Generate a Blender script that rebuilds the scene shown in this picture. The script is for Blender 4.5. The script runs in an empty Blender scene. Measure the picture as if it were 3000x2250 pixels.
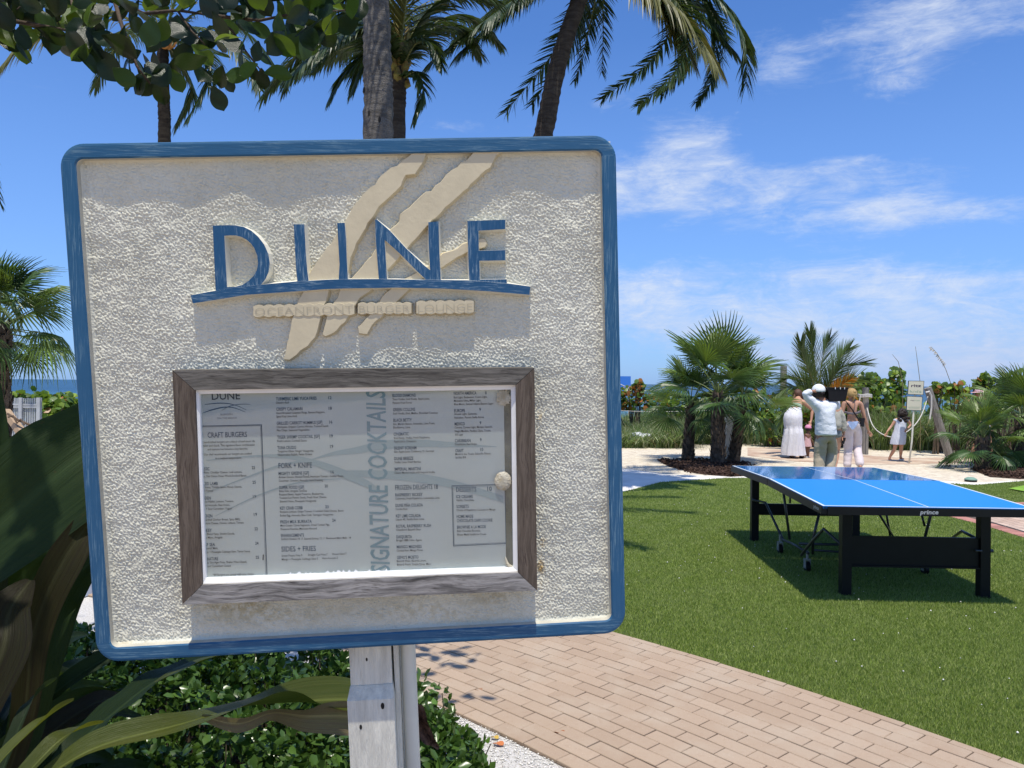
import bpy, bmesh, math, random
import numpy as np
from mathutils import Vector, Matrix, Euler
from mathutils import noise as mnoise
R = math.radians
random.seed(7); rng = np.random.default_rng(11)
scene = bpy.context.scene
COL = scene.collection

# ---------------------------------------------------------------- camera
EYE = 1.64
FPX = 2253.0
ROLL = R(0.464)
cam_d = bpy.data.cameras.new('camera'); cam = bpy.data.objects.new('camera', cam_d); COL.objects.link(cam)
cam_d.sensor_width = 36.0; cam_d.lens = 36.0 * FPX / 3000.0
cam_d.clip_start = 0.05; cam_d.clip_end = 20000
PITCH = R(0.08)
c_r = Vector((math.cos(ROLL), 0, math.sin(ROLL)))
c_f = Vector((0, math.cos(PITCH), -math.sin(PITCH)))
c_r = (c_r - c_f * c_r.dot(c_f)).normalized()
c_u = c_r.cross(c_f).normalized()
cm = Matrix((( c_r.x, c_u.x, -c_f.x, 0), (c_r.y, c_u.y, -c_f.y, 0), (c_r.z, c_u.z, -c_f.z, EYE), (0, 0, 0, 1)))
cam.matrix_world = cm
scene.camera = cam
CO = Vector((0, 0, EYE))
cam_d.dof.use_dof = False

# ---------------------------------------------------------------- exposure, sky and sun
scene.view_settings.view_transform = 'Standard'; scene.view_settings.look = 'None'
scene.view_settings.exposure = 0.0; scene.view_settings.gamma = 1.0; scene.view_settings.use_curve_mapping = False
scene.cycles.max_bounces = 8; scene.cycles.transparent_max_bounces = 12
SUN_DIR = Vector((0.0, -0.30, 0.954)).normalized()      # towards the sun: high, behind the viewer
sun_el = math.asin(SUN_DIR.z)
sun_d = bpy.data.lights.new('sun', 'SUN'); sun_d.energy = 4.9; sun_d.angle = R(0.5); sun_d.color = (1.0, 0.935, 0.83)
sun_o = bpy.data.objects.new('sun', sun_d); COL.objects.link(sun_o)
sun_o.rotation_euler = SUN_DIR.to_track_quat('Z', 'Y').to_euler(); sun_o.location = (0, -3, 12)

world = bpy.data.worlds.new('World'); scene.world = world; world.use_nodes = True

class NT:
    """small helper that writes node trees"""
    def __init__(s, tree): s.t = tree; s.n = tree.nodes; s.l = tree.links
    def new(s, kind, **kw):
        nd = s.n.new(kind)
        for k, v in kw.items(): setattr(nd, k, v)
        return nd
    def val(s, nd, i, v):
        if hasattr(v, 'is_output') or isinstance(v, bpy.types.NodeSocket): s.l.new(v, nd.inputs[i])
        else: nd.inputs[i].default_value = v
    def math(s, op, a, b=0.0, c=None, clamp=False):
        nd = s.new('ShaderNodeMath', operation=op); nd.use_clamp = clamp
        s.val(nd, 0, a); s.val(nd, 1, b)
        if c is not None: s.val(nd, 2, c)
        return nd.outputs[0]
    def mix(s, f, a, b, blend='MIX'):
        nd = s.new('ShaderNodeMix', data_type='RGBA', blend_type=blend)
        s.val(nd, 0, f); s.val(nd, 6, a); s.val(nd, 7, b)
        return nd.outputs[2]
    def noise(s, vec, scale, detail=3.0, rough=0.55, dist=0.0):
        nd = s.new('ShaderNodeTexNoise'); s.val(nd, 'Scale', scale); nd.inputs['Detail'].default_value = detail
        nd.inputs['Roughness'].default_value = rough; nd.inputs['Distortion'].default_value = dist
        if vec is not None: s.l.new(vec, nd.inputs['Vector'])
        return nd.outputs['Fac']
    def ramp(s, f, stops):
        nd = s.new('ShaderNodeValToRGB'); e = nd.color_ramp.elements
        while len(e) > 1: e.remove(e[0])
        e[0].position = stops[0][0]; e[0].color = c4(stops[0][1])
        for p, c in stops[1:]:
            k = e.new(p); k.color = c4(c)
        s.l.new(f, nd.inputs[0]); return nd.outputs[0]
    def mapr(s, f, a, b, c=0.0, d=1.0, smooth=True):
        nd = s.new('ShaderNodeMapRange'); nd.interpolation_type = 'SMOOTHSTEP' if smooth else 'LINEAR'
        s.val(nd, 0, f); s.val(nd, 1, a); s.val(nd, 2, b); s.val(nd, 3, c); s.val(nd, 4, d)
        return nd.outputs[0]
    def scalevec(s, vec, sc):
        nd = s.new('ShaderNodeVectorMath', operation='MULTIPLY'); s.l.new(vec, nd.inputs[0]); nd.inputs[1].default_value = sc
        return nd.outputs[0]
def c4(c):
    if not hasattr(c, '__len__'): c = (c, c, c)
    return (c[0], c[1], c[2], 1.0)
def srgb(r, g, b):
    f = lambda v: (v / 255 / 12.92) if v / 255 <= 0.04045 else ((v / 255 + 0.055) / 1.055) ** 2.4
    return (f(r), f(g), f(b))

w = NT(world.node_tree); w.n.clear()
sky = w.new('ShaderNodeTexSky'); sky.sky_type = 'NISHITA'; sky.sun_disc = False
sky.sun_elevation = sun_el; sky.sun_rotation = R(180); sky.air_density = 1.0; sky.dust_density = 0.5; sky.ozone_density = 2.5; sky.altitude = 0
tc = w.new('ShaderNodeTexCoord'); dirv = tc.outputs['Generated']
sep = w.new('ShaderNodeSeparateXYZ'); w.l.new(dirv, sep.inputs[0])
dx, dy, dz = sep.outputs
az = w.math('ARCTAN2', dx, dy)
el = w.math('ARCSINE', dz)
sv = w.scalevec(dirv, (1.0, 1.0, 3.2))
n_big = w.noise(sv, 3.4, 6.0, 0.62, 0.35)
n_fine = w.noise(w.scalevec(dirv, (1.0, 1.0, 2.2)), 11.0, 6.0, 0.68, 0.6)
def azel(px, py):
    d = Vector(((px - 1500) / FPX, 1, (1125 - py) / FPX)).normalized()
    return math.atan2(d.x, d.y), math.asin(d.z)
# banks of cloud standing out to sea: centre, half width, half height (photo pixels as an angular measure)
banks = [(2010, 420, 110, 90, 1.05), (1940, 555, 300, 85, 1.15), (2330, 535, 330, 45, 1.1), (2080, 850, 440, 80, 1.25), (2480, 850, 130, 60, .7),
         (2600, 600, 130, 40, .5), (2800, 615, 330, 40, .85), (2960, 870, 210, 60, .95), (2600, 90, 280, 90, .72), (2900, 20, 260, 60, .72), (2590, 250, 260, 50, .5),
         (2270, 210, 90, 50, .8), (1830, 300, 90, 40, .6), (2150, 950, 460, 90, .8), (2600, 1010, 460, 110, .85), (2950, 990, 320, 110, .85),
         (1340, 375, 200, 28, .6), (130, 270, 120, 35, .38), (120, 700, 50, 12, .6), (150, 825, 70, 25, .5), (1700, 600, 120, 90, .6), (2470, 465, 60, 16, .6)]
acc = None
for px, py, hw, hh, s_ in banks:
    a0, e0 = azel(px, py)
    u = w.math('MULTIPLY', w.math('SUBTRACT', az, a0), FPX / hw)
    v = w.math('MULTIPLY', w.math('SUBTRACT', el, e0), FPX / hh)
    r2 = w.math('ADD', w.math('MULTIPLY', u, u), w.math('MULTIPLY', v, v))
    g = w.math('MULTIPLY', w.math('POWER', 2.718, w.math('MULTIPLY', r2, -0.75)), s_)
    acc = g if acc is None else w.math('ADD', acc, g)
acc = w.math('MINIMUM', acc, 1.15)
# cloud added outside the view, overhead and behind, to whiten the blue skylight
back = w.math('MAXIMUM', w.mapr(w.math('ABSOLUTE', az), 0.75, 1.3, 0.0, 0.72), w.mapr(el, 0.62, 1.0, 0.0, 0.62))
acc = w.math('ADD', acc, back)
n_wisp = w.noise(w.scalevec(dirv, (1.0, 1.0, 4.5)), 22.0, 7.0, 0.72, 1.1)
nn = w.math('ADD', w.math('ADD', w.math('MULTIPLY', n_big, 0.42), w.math('MULTIPLY', n_fine, 0.38)), w.math('MULTIPLY', n_wisp, 0.20))
dens = w.math('ADD', w.math('MULTIPLY', acc, 0.44), w.math('MULTIPLY', w.math('SUBTRACT', nn, 0.5), 1.75))
cl = w.mapr(dens, 0.20, 0.78)
cl = w.math('MULTIPLY', cl, 0.90)
skyc = w.mix(1.0, sky.outputs[0], (0.92, 1.40, 2.12, 1), 'MULTIPLY')
hz = w.mapr(el, 0.0, 0.42, 0.62, 0.0, False)
skyc = w.mix(w.math('MULTIPLY', hz, 0.9), skyc, (3.3, 5.7, 11.6, 1))
cloudcol = w.mix(w.mapr(nn, 0.35, 0.7), (6.2, 7.6, 10.6, 1), (9.3, 10.0, 11.2, 1))
low = w.mapr(el, 0.0, 0.12, 0.55, 0.0)
cloudcol = w.mix(low, cloudcol, (4.6, 5.9, 9.8, 1))
tot = w.mix(cl, skyc, cloudcol)
bg = w.new('ShaderNodeBackground'); w.l.new(tot, bg.inputs[0]); bg.inputs[1].default_value = 0.085
out = w.new('ShaderNodeOutputWorld'); w.l.new(bg.outputs[0], out.inputs[0])

# ---------------------------------------------------------------- measuring helpers
def ray(px, py):
    return (c_f + c_r * ((px - 1500) / FPX) + c_u * ((1125 - py) / FPX))
def W(px, py, Y):
    """point seen in that direction at Y metres in front of the viewer"""
    d = ray(px, py); return CO + d * (Y / d.y)
def G(px, py, z=0.0):
    d = ray(px, py); return CO + d * ((z - EYE) / d.z)
def proj(p):
    q = Vector(p) - CO; f = q.dot(c_f)
    if f <= 0.01: return (-9999, -9999)
    return (1500 + FPX * q.dot(c_r) / f, 1125 - FPX * q.dot(c_u) / f)

# ---------------------------------------------------------------- object helpers
def setp(o, label=None, cat=None, group=None, kind=None):
    if label: o['label'] = label
    if cat: o['category'] = cat
    if group: o['group'] = group
    if kind: o['kind'] = kind
    return o
def thing(name, loc, label, cat, group=None):
    o = bpy.data.objects.new(name, None); COL.objects.link(o); o.location = loc; o.empty_display_size = 0.1
    return setp(o, label, cat, group)
def worldloc(o):
    v = Vector((0, 0, 0))
    while o: v += Vector(o.location); o = o.parent
    return v
def mesh_of(name, V, F, mats, mi=None, smooth=False):
    me = bpy.data.meshes.new(name)
    V = np.asarray(V, dtype=np.float64).reshape(-1, 3)
    if isinstance(F, np.ndarray):
        n, k = F.shape
        me.vertices.add(len(V)); me.vertices.foreach_set('co', V.astype(np.float32).ravel())
        me.loops.add(n * k); me.loops.foreach_set('vertex_index', F.astype(np.int32).ravel())
        me.polygons.add(n); me.polygons.foreach_set('loop_start', np.arange(0, n * k, k, dtype=np.int32))
        me.update(calc_edges=True)
    else:
        me.from_pydata([tuple(v) for v in V], [], F)
    for m in (mats if isinstance(mats, (list, tuple)) else [mats]): me.materials.append(m)
    if mi is not None: me.polygons.foreach_set('material_index', np.asarray(mi, dtype=np.int32))
    if smooth: me.polygons.foreach_set('use_smooth', np.ones(len(me.polygons), dtype=bool))
    me.update(); return me
def part(name, V, F, mats, parent=None, mi=None, smooth=False, **tags):
    """vertices are given in world coordinates; stored relative to the parent's base"""
    V = np.asarray([tuple(v) for v in V] if not isinstance(V, np.ndarray) else V, dtype=np.float64).reshape(-1, 3)
    if parent is not None: V = V - np.array(worldloc(parent))
    o = bpy.data.objects.new(name, mesh_of(name, V, F, mats, mi, smooth)); COL.objects.link(o)
    if parent is not None: o.parent = parent
    return setp(o, **tags)
def own_base(o):
    """moves the origin of a single-mesh thing to the foot of its mesh"""
    me = o.data; n = len(me.vertices); a = np.zeros(n * 3, dtype=np.float32); me.vertices.foreach_get('co', a); a = a.reshape(-1, 3)
    b = np.array([(a[:, 0].min() + a[:, 0].max()) / 2, (a[:, 1].min() + a[:, 1].max()) / 2, a[:, 2].min()])
    a -= b; me.vertices.foreach_set('co', a.ravel()); me.update(); o.location = Vector(o.location) + Vector(b); return o

class MB:
    """collects simple solids into one mesh"""
    def __init__(s): s.V = []; s.F = []; s.M = []
    def add(s, V, F, m=0):
        b = len(s.V); s.V += [Vector(v) for v in V]; s.F += [tuple(i + b for i in f) for f in F]; s.M += [m] * len(F); return s
    def box(s, c, sx, sy, sz, rot=None, m=0):
        c = Vector(c); V = []
        for x in (-.5, .5):
            for y in (-.5, .5):
                for z in (-.5, .5):
                    v = Vector((x * sx, y * sy, z * sz)); V.append(c + (rot @ v if rot else v))
        return s.add(V, [(0, 1, 3, 2), (4, 6, 7, 5), (0, 4, 5, 1), (2, 3, 7, 6), (0, 2, 6, 4), (1, 5, 7, 3)], m)
    def hexa(s, bot, top, m=0):
        n = len(bot); V = list(bot) + list(top)
        F = [tuple(range(n - 1, -1, -1)), tuple(range(n, 2 * n))] + [(i, (i + 1) % n, n + (i + 1) % n, n + i) for i in range(n)]
        return s.add(V, F, m)
    def tube(s, pts, rad, n=8, m=0, cap=True, flat=1.0):
        pts = [Vector(p) for p in pts]; k = len(pts)
        if not hasattr(rad, '__len__'): rad = [rad] * k
        V = []; prev = None
        for i, p in enumerate(pts):
            t = (pts[min(i + 1, k - 1)] - pts[max(i - 1, 0)])
            t = t.normalized() if t.length > 1e-9 else Vector((0, 0, 1))
            if prev is None:
                a = Vector((1, 0, 0)) if abs(t.x) < .8 else Vector((0, 1, 0))
                u = t.cross(a).normalized()
            else:
                u = (prev - t * prev.dot(t)); u = u.normalized() if u.length > 1e-6 else t.orthogonal().normalized()
            prev = u; v = t.cross(u)
            for j in range(n):
                an = 2 * math.pi * j / n
                V.append(p + u * math.cos(an) * rad[i] + v * math.sin(an) * rad[i] * flat)
        F = [(i * n + j, i * n + (j + 1) % n, (i + 1) * n + (j + 1) % n, (i + 1) * n + j) for i in range(k - 1) for j in range(n)]
        if cap: F += [tuple(range(n - 1, -1, -1)), tuple(range((k - 1) * n, k * n))]
        return s.add(V, F, m)
    def rings(s, rings, n=20, m=0, cap=True, pleat=None):
        """rings: (centre, rx, ry[, yaw]) stacked; pleat=(count, [amp per ring])"""
        V = []
        for i, rg in enumerate(rings):
            c = Vector(rg[0]); rx, ry = rg[1], rg[2]
            for j in range(n):
                a = 2 * math.pi * j / n; k = 1.0
                if pleat: k += pleat[1][i] * (math.sin(a * pleat[0] + i * .35) + .5 * math.sin(a * (pleat[0] * 1.7) + 1.3 + i * .2))
                V.append(c + Vector((math.cos(a) * rx * k, math.sin(a) * ry * k, 0)))
        q = len(rings)
        F = [(i * n + j, i * n + (j + 1) % n, (i + 1) * n + (j + 1) % n, (i + 1) * n + j) for i in range(q - 1) for j in range(n)]
        if cap: F += [tuple(range(n - 1, -1, -1)), tuple(range((q - 1) * n, q * n))]
        return s.add(V, F, m)
    def ball(s, c, rx, ry=None, rz=None, nu=12, nv=8, m=0, zmin=-1.0):
        ry = ry or rx; rz = rz or rx; rg = []
        for i in range(nv + 1):
            t = -math.pi / 2 + math.pi * i / nv; z = math.sin(t)
            if z < zmin: continue
            k = max(math.cos(t), .02); rg.append((Vector(c) + Vector((0, 0, z * rz)), rx * k, ry * k))
        return s.rings(rg, nu, m)
    def build(s, name, mats, parent=None, smooth=False, **tags):
        return part(name, s.V, s.F, mats, parent, s.M, smooth, **tags)

# ---------------------------------------------------------------- materials
def mat(name, col, rough=.6, spec=.4, var=0.0, vscale=8.0, bump=0.0, bscale=60.0, bdetail=4.0, col2=None, coord='Object', stretch=None,
        island=0.0, rand=0.0, trans=None, metal=0.0, bdist=0.01, coat=0.0):
    m = bpy.data.materials.new(name); m.use_nodes = True; t = NT(m.node_tree)
    bs = t.n['Principled BSDF']; bs.inputs['Roughness'].default_value = rough
    bs.inputs['Specular IOR Level'].default_value = spec; bs.inputs['Metallic'].default_value = metal
    if coat: bs.inputs['Coat Weight'].default_value = coat
    tcn = t.new('ShaderNodeTexCoord'); vec = t.new('ShaderNodeNewGeometry').outputs['Position'] if coord == 'Geo' else tcn.outputs[coord]
    if stretch: vec = t.scalevec(vec, stretch)
    c = c4(col)
    sock = None
    if var or col2:
        f = t.mapr(t.noise(vec, vscale, 5.0, .6), .32, .68)
        a = c4(col2) if col2 else c4([min(1, x * (1 + var)) for x in col]); b = c4([x * (1 - var) for x in col]) if not col2 else c
        sock = t.mix(f, b, a)
    if island:
        g = t.new('ShaderNodeNewGeometry'); k = t.math('MULTIPLY_ADD', g.outputs['Random Per Island'], 2 * island, 1 - island)
        hs = t.new('ShaderNodeHueSaturation'); t.l.new(k, hs.inputs['Value']); hs.inputs['Color'].default_value = c
        if sock: t.l.new(sock, hs.inputs['Color'])
        sock = hs.outputs[0]
    if rand:
        g = t.new('ShaderNodeObjectInfo'); k = t.math('MULTIPLY_ADD', g.outputs['Random'], 2 * rand, 1 - rand)
        hs = t.new('ShaderNodeHueSaturation'); t.l.new(k, hs.inputs['Value']); hs.inputs['Color'].default_value = c
        if sock: t.l.new(sock, hs.inputs['Color'])
        sock = hs.outputs[0]
    if sock: t.l.new(sock, bs.inputs['Base Color'])
    else: bs.inputs['Base Color'].default_value = c
    if bump:
        bn = t.new('ShaderNodeBump'); bn.inputs['Strength'].default_value = bump; bn.inputs['Distance'].default_value = bdist
        t.l.new(t.noise(vec, bscale, bdetail, .6), bn.inputs['Height']); t.l.new(bn.outputs[0], bs.inputs['Normal'])
    if trans:
        tr = t.new('ShaderNodeBsdfTranslucent'); tr.inputs[0].default_value = c4(trans[0])
        ms = t.new('ShaderNodeMixShader'); ms.inputs[0].default_value = trans[1]
        t.l.new(bs.outputs[0], ms.inputs[1]); t.l.new(tr.outputs[0], ms.inputs[2])
        t.l.new(ms.outputs[0], t.n['Material Output'].inputs[0])
    m['nt'] = 1
    return m

def interp(pts, t):
    """point on polyline at 0..1 of its length (Catmull-Rom)"""
    n = len(pts) - 1; x = min(max(t, 0), .9999) * n; i = int(x); f = x - i
    p0, p1, p2, p3 = pts[max(i - 1, 0)], pts[i], pts[i + 1], pts[min(i + 2, n)]
    return .5 * ((2 * p1) + (p2 - p0) * f + (2 * p0 - 5 * p1 + 4 * p2 - p3) * f * f + (3 * p1 - p0 - 3 * p2 + p3) * f ** 3)
# ================================================================ THE SETTING
ARC_C = Vector((-7.8, -4.05)); R_IN, R_OUT = 10.87, 12.42       # the brick path runs in a wide arc
def arc(r, a): return Vector((ARC_C.x + r * math.cos(a), ARC_C.y + r * math.sin(a), 0))
M_sand = mat('sand', (.55, .47, .36), .95, .1, 0, 7, 1.0, 22, col2=(.75, .68, .54), coord='Geo', bdist=.03)
M_sandw = mat('pale_crushed_shell', (.66, .63, .57), .95, .1, 0, 2.2, .5, 60, col2=(.80, .77, .71), coord='Geo', bdist=.01)
# sand out to the beach, then the sea floor: one sheet reaching the horizon
def ground_z(x, y):
    if y < 21: return 0.0
    if y < 27: return 0.22 * math.sin((y - 21) / 6 * math.pi) 
    return -1.6 * min(1, (y - 27) / 14)
ys = [-30, 0, 6, 10, 12, 14, 16, 18, 20, 21, 22, 23, 24, 25, 26, 27, 30, 34, 38, 41, 60, 9000]
xs = [-9000, -60, -25, -12, -6, 0, 3, 6, 9, 12, 25, 60, 9000]
V = [(x, y, ground_z(x, y)) for y in ys for x in xs]; nx = len(xs)
F = [(j * nx + i, j * nx + i + 1, (j + 1) * nx + i + 1, (j + 1) * nx + i) for j in range(len(ys) - 1) for i in range(nx - 1)]
part('sand_ground', V, F, M_sand, kind='structure')

# sea
m = bpy.data.materials.new('sea_water'); m.use_nodes = True; t = NT(m.node_tree); bs = t.n['Principled BSDF']
g = t.new('ShaderNodeNewGeometry'); sp = t.new('ShaderNodeSeparateXYZ'); t.l.new(g.outputs['Position'], sp.inputs[0])
dist = t.mapr(sp.outputs[1], 35, 190, 0, 1, False)
base = t.ramp(dist, [(0, (.16, .34, .34)), (.25, (.055, .19, .24)), (1, (.018, .075, .14))])
mott = t.noise(t.scalevec(g.outputs['Position'], (.02, .12, 1)), 1.0, 4)
base = t.mix(t.mapr(mott, .35, .7), base, (.012, .055, .10, 1))
capn = t.noise(t.scalevec(g.outputs['Position'], (.35, 1.2, 1)), 1.0, 3, .7)
base = t.mix(t.mapr(capn, .69, .74), base, (.75, .78, .8, 1))
t.l.new(base, bs.inputs['Base Color']); bs.inputs['Roughness'].default_value = .35; bs.inputs['IOR'].default_value = 1.33
bn = t.new('ShaderNodeBump'); bn.inputs['Strength'].default_value = 1; bn.inputs['Distance'].default_value = .35
t.l.new(t.noise(t.scalevec(g.outputs['Position'], (.5, 1.1, 1)), 1.0, 5), bn.inputs['Height']); t.l.new(bn.outputs[0], bs.inputs['Normal'])
part('sea', [(-9000, 36, -1.05), (9000, 36, -1.05), (9000, 9000, -1.05), (-9000, 9000, -1.05)], [(0, 1, 2, 3)], m, kind='structure')

# ---- turf
turf_poly = []
for i in range(41):
    a = math.atan2(7.3 + 4.05, -2.6 + 7.8) + (math.atan2(-.5 + 4.05, 4.1 + 7.8) - math.atan2(7.3 + 4.05, -2.6 + 7.8)) * i / 40
    turf_poly.append(arc(R_OUT, a))
right_edge = [(5.2, 1.6), (5.45, 4), (5.52, 7), (5.54, 8.4), (5.54, 9.1), (5.46, 9.75), (5.6, 10.3), (6.3, 10.75), (8, 11.0), (12, 11.2)]
far_edge = [(14, 14.3), (11, 14.1), (8.87, 13.34), (7.75, 12.78), (6.5, 13.25), (5, 13.6), (3.74, 13.42), (2.49, 12.8), (1.69, 11.6), (.7, 10.1), (-.6, 8.8), (-1.9, 7.9)]
turf_poly += [Vector((x, y, 0)) for x, y in right_edge + far_edge]
TURF = [(p.x, p.y) for p in turf_poly]
M_turfbase = mat('turf_backing', (.10, .145, .025), .9, .1, .35, 3, .8, 180, coord='Geo', col2=(.14, .18, .06))
me = bmesh.new(); vs = [me.verts.new((x, y, .010)) for x, y in TURF]; me.faces.new(vs); bmesh.ops.triangulate(me, faces=me.faces[:])
mm = bpy.data.meshes.new('turf'); me.to_mesh(mm); me.free(); mm.materials.append(M_turfbase)
o = bpy.data.objects.new('turf', mm); COL.objects.link(o); setp(o, kind='structure')

def inpoly(X, Y, P):
    X = np.asarray(X); Y = np.asarray(Y); r = np.zeros(X.shape, bool); n = len(P)
    for i in range(n):
        x0, y0 = P[i]; x1, y1 = P[(i + 1) % n]
        c = ((y0 > Y) != (y1 > Y)) & (X < (x1 - x0) * (Y - y0) / (y1 - y0 + 1e-12) + x0)
        r ^= c
    return r
def blades(name, X, Y, Z, L, wd, lean, mats, mi=None, kind='stuff', parent=None, seg=1, **tags):
    """many grass blades in one mesh: narrow triangles that lean and bend"""
    n = len(X); a = rng.uniform(0, 2 * np.pi, n); b = rng.uniform(0, 2 * np.pi, n)
    la = L * lean * rng.uniform(.2, 1, n)
    dxv, dyv = np.cos(a), np.sin(a); wx, wy = np.cos(b) * wd / 2, np.sin(b) * wd / 2
    rows = []; 
    for s in range(seg):
        f = s / seg; hz_ = L * (f - .25 * lean * f * f); 
        cx_, cy_, cz_ = X + dxv * la * f * f, Y + dyv * la * f * f, Z + hz_
        k = 1 - .45 * f
        rows.append(np.stack([cx_ - wx * k, cy_ - wy * k, cz_], 1)); rows.append(np.stack([cx_ + wx * k, cy_ + wy * k, cz_], 1))
    rows.append(np.stack([X + dxv * la, Y + dyv * la, Z + L * np.sqrt(np.clip(1 - (la / L) ** 2 * .8, .1, 1))], 1))
    A = np.stack(rows, 1); k = A.shape[1]; Vv = A.reshape(-1, 3); base = (np.arange(n) * k)[:, None]
    tris = []
    for s in range(seg - 1):
        q = 2 * s; tris += [[q, q + 1, q + 3], [q, q + 3, q + 2]]
    tris.append([k - 3, k - 2, k - 1])
    Fv = (base[:, None, :] + np.array(tris)[None]).reshape(-1, 3)
    mI = None
    if mi is not None: mI = np.repeat(mi, len(tris))
    return part(name, Vv, Fv, mats, parent, mI, kind=kind, **tags)
M_blade = mat('turf_blade', (.19, .262, .042), .6, .2, island=.25, trans=((.24, .34, .07), .3))
M_blade2 = mat('turf_blade_light', (.34, .40, .12), .6, .2, island=.22, trans=((.34, .40, .15), .3))
Ys = 3.1 * (16 / 3.1) ** rng.uniform(0, 1, 900000) ; Xs = rng.uniform(-.1, .70, len(Ys)) * Ys + .1
keep = inpoly(Xs, Ys, TURF); Xs, Ys = Xs[keep][:430000], Ys[keep][:430000]
nb = len(Xs)
blades('turf_grass', Xs, Ys, np.full(nb, .010), rng.uniform(.014, .026, nb), .0022 + .00042 * Ys, .75, [M_blade, M_blade2], (rng.uniform(0, 1, nb) < .35).astype(int), label='short artificial turf, mid green with paler blades', )
bpy.data.objects['turf_grass']['kind'] = 'stuff'
# putting green patch at the right edge
p = [G(2955, 1437), G(3040, 1452), G(3300, 1450), G(3300, 1428), G(3000, 1428)]
M_green = mat('putting_green', (.20, .36, .05), .8, .1, .15, 4, coord='Geo')
part('putting_green', [(q.x, q.y, .034) for q in p], [(0, 1, 2, 3, 4)], M_green, kind='structure')

# ---- brick path
M_joint = mat('path_bed', (.13, .10, .08), .95, .1, .3, 12, .6, 120, coord='Geo')
def fan_sheet(name, r0, r1, a0, a1, z, mt, n=60, kind='structure'):
    V = []; F = []
    for i in range(n + 1):
        a = a0 + (a1 - a0) * i / n
        for r in (r0, r1): q = arc(r, a); V.append((q.x, q.y, z))
    F = [(2 * i, 2 * i + 1, 2 * i + 3, 2 * i + 2) for i in range(n)]
    return part(name, V, F, mt, kind=kind)
A_R = math.atan2(-2, 12.0) ; A_L = R(98)
path = fan_sheet('brick_path', R_IN, R_OUT, A_R, A_L, .006, M_joint, 90)
m = bpy.data.materials.new('clay_brick'); m.use_nodes = True; t = NT(m.node_tree); bs = t.n['Principled BSDF']
tcn = t.new('ShaderNodeTexCoord'); oi = t.new('ShaderNodeObjectInfo'); ge = t.new('ShaderNodeNewGeometry')
vec = ge.outputs['Position']
basec = t.mix(oi.outputs['Random'], (.37, .272, .19, 1), (.43, .325, .232, 1))
basec = t.mix(t.mapr(t.noise(vec, 3.0, 3), .42, .72), basec, (.43, .34, .25, 1))
basec = t.mix(t.mapr(t.noise(vec, 40, 6, .75), .50, .72, 0, .4), basec, (.33, .22, .15, 1))
basec = t.mix(t.mapr(t.noise(vec, 170, 3, .8), .62, .72, 0, .7), basec, (.72, .60, .46, 1))
basec = t.mix(t.mapr(t.noise(vec, 1.3, 4, .7), .60, .72, 0, .35), basec, (.30, .22, .17, 1))
t.l.new(basec, bs.inputs['Base Color']); bs.inputs['Roughness'].default_value = .85; bs.inputs['Specular IOR Level'].default_value = .2
bn = t.new('ShaderNodeBump'); bn.inputs['Strength'].default_value = .6; bn.inputs['Distance'].default_value = .004
t.l.new(t.noise(vec, 160, 5, .7), bn.inputs['Height']); t.l.new(bn.outputs[0], bs.inputs['Normal'])
M_brick = m
def brick_mesh(L, Wd, seed):
    rr = random.Random(seed); h0, h1 = -.03, .011; ch = .003; j = lambda: rr.uniform(-.0012, .0012)
    lo = [Vector((sx * L / 2 + j(), sy * Wd / 2 + j(), h0)) for sx, sy in ((-1, -1), (1, -1), (1, 1), (-1, 1))]
    mid = [Vector((v.x, v.y, h1 - ch)) for v in lo]; tp = [Vector((v.x * (1 - 2 * ch / L), v.y * (1 - 2 * ch / Wd), h1)) for v in lo]
    V = lo + mid + tp; F = [(8, 9, 10, 11)]
    for b in (0, 4):
        for i in range(4): F.append((b + i, b + (i + 1) % 4, b + 4 + (i + 1) % 4, b + 4 + i))
    return V, F
bm_var = [mesh_of('brick', *brick_mesh(.2020, .0870, s), M_brick) for s in range(6)]
bm_edge = mesh_of('brick', *brick_mesh(.2025, .046, 9), M_brick)
spots = []; A_REF = R(41)
ncourse = 16; PIT = .0938; LEN = .207
for k in range(ncourse + 1):
    r = R_IN + PIT / 2 + k * PIT if k < ncourse else R_IN + ncourse * PIT + .025
    n0 = int((A_REF - A_R) * r / LEN); n = n0 + int((A_L - A_REF) * r / LEN); off = (.5 if k % 2 else 0) + rng.uniform(-.05, .05) - n0
    for i in range(n):
        a = A_REF + (i + off) * LEN / r
        if a > A_L: continue
        q = arc(r, a); px, py = proj((q.x, q.y, 0))
        if q.y < .5 or not (-150 < px < 3150 and 1100 < py < 2420): continue
        hid = 280 < px < 1790 and py < 1820
        left = px < 300
        spots.append((hid or left, (q.x ** 2 + q.y ** 2), k, a, q))
spots.sort(key=lambda s: (s[0], s[1]))
print('bricks', len(spots), sum(1 for s in spots if not s[0]))
rest = MB()
for i, (hid, d, k, a, q) in enumerate(spots):
    me = bm_var[rng.integers(6)] if k < ncourse else bm_edge
    zz = .008 + rng.uniform(-.0015, .0015) ; rz = a + math.pi / 2 + rng.uniform(-.008, .008)
    if i < 300:
        o = bpy.data.objects.new('brick', me); COL.objects.link(o); o.parent = path
        o.location = (q.x, q.y, zz); o.rotation_euler = (rng.uniform(-.010, .010), rng.uniform(-.003, .003), rz)
    else:
        mt = Matrix.Translation((q.x, q.y, zz)) @ Matrix.Rotation(rz, 4, 'Z')
        rest.add([mt @ v.co for v in me.vertices], [tuple(p.vertices) for p in me.polygons])
rest.build('joined_bricks', M_brick, path, kind='stuff')

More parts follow.
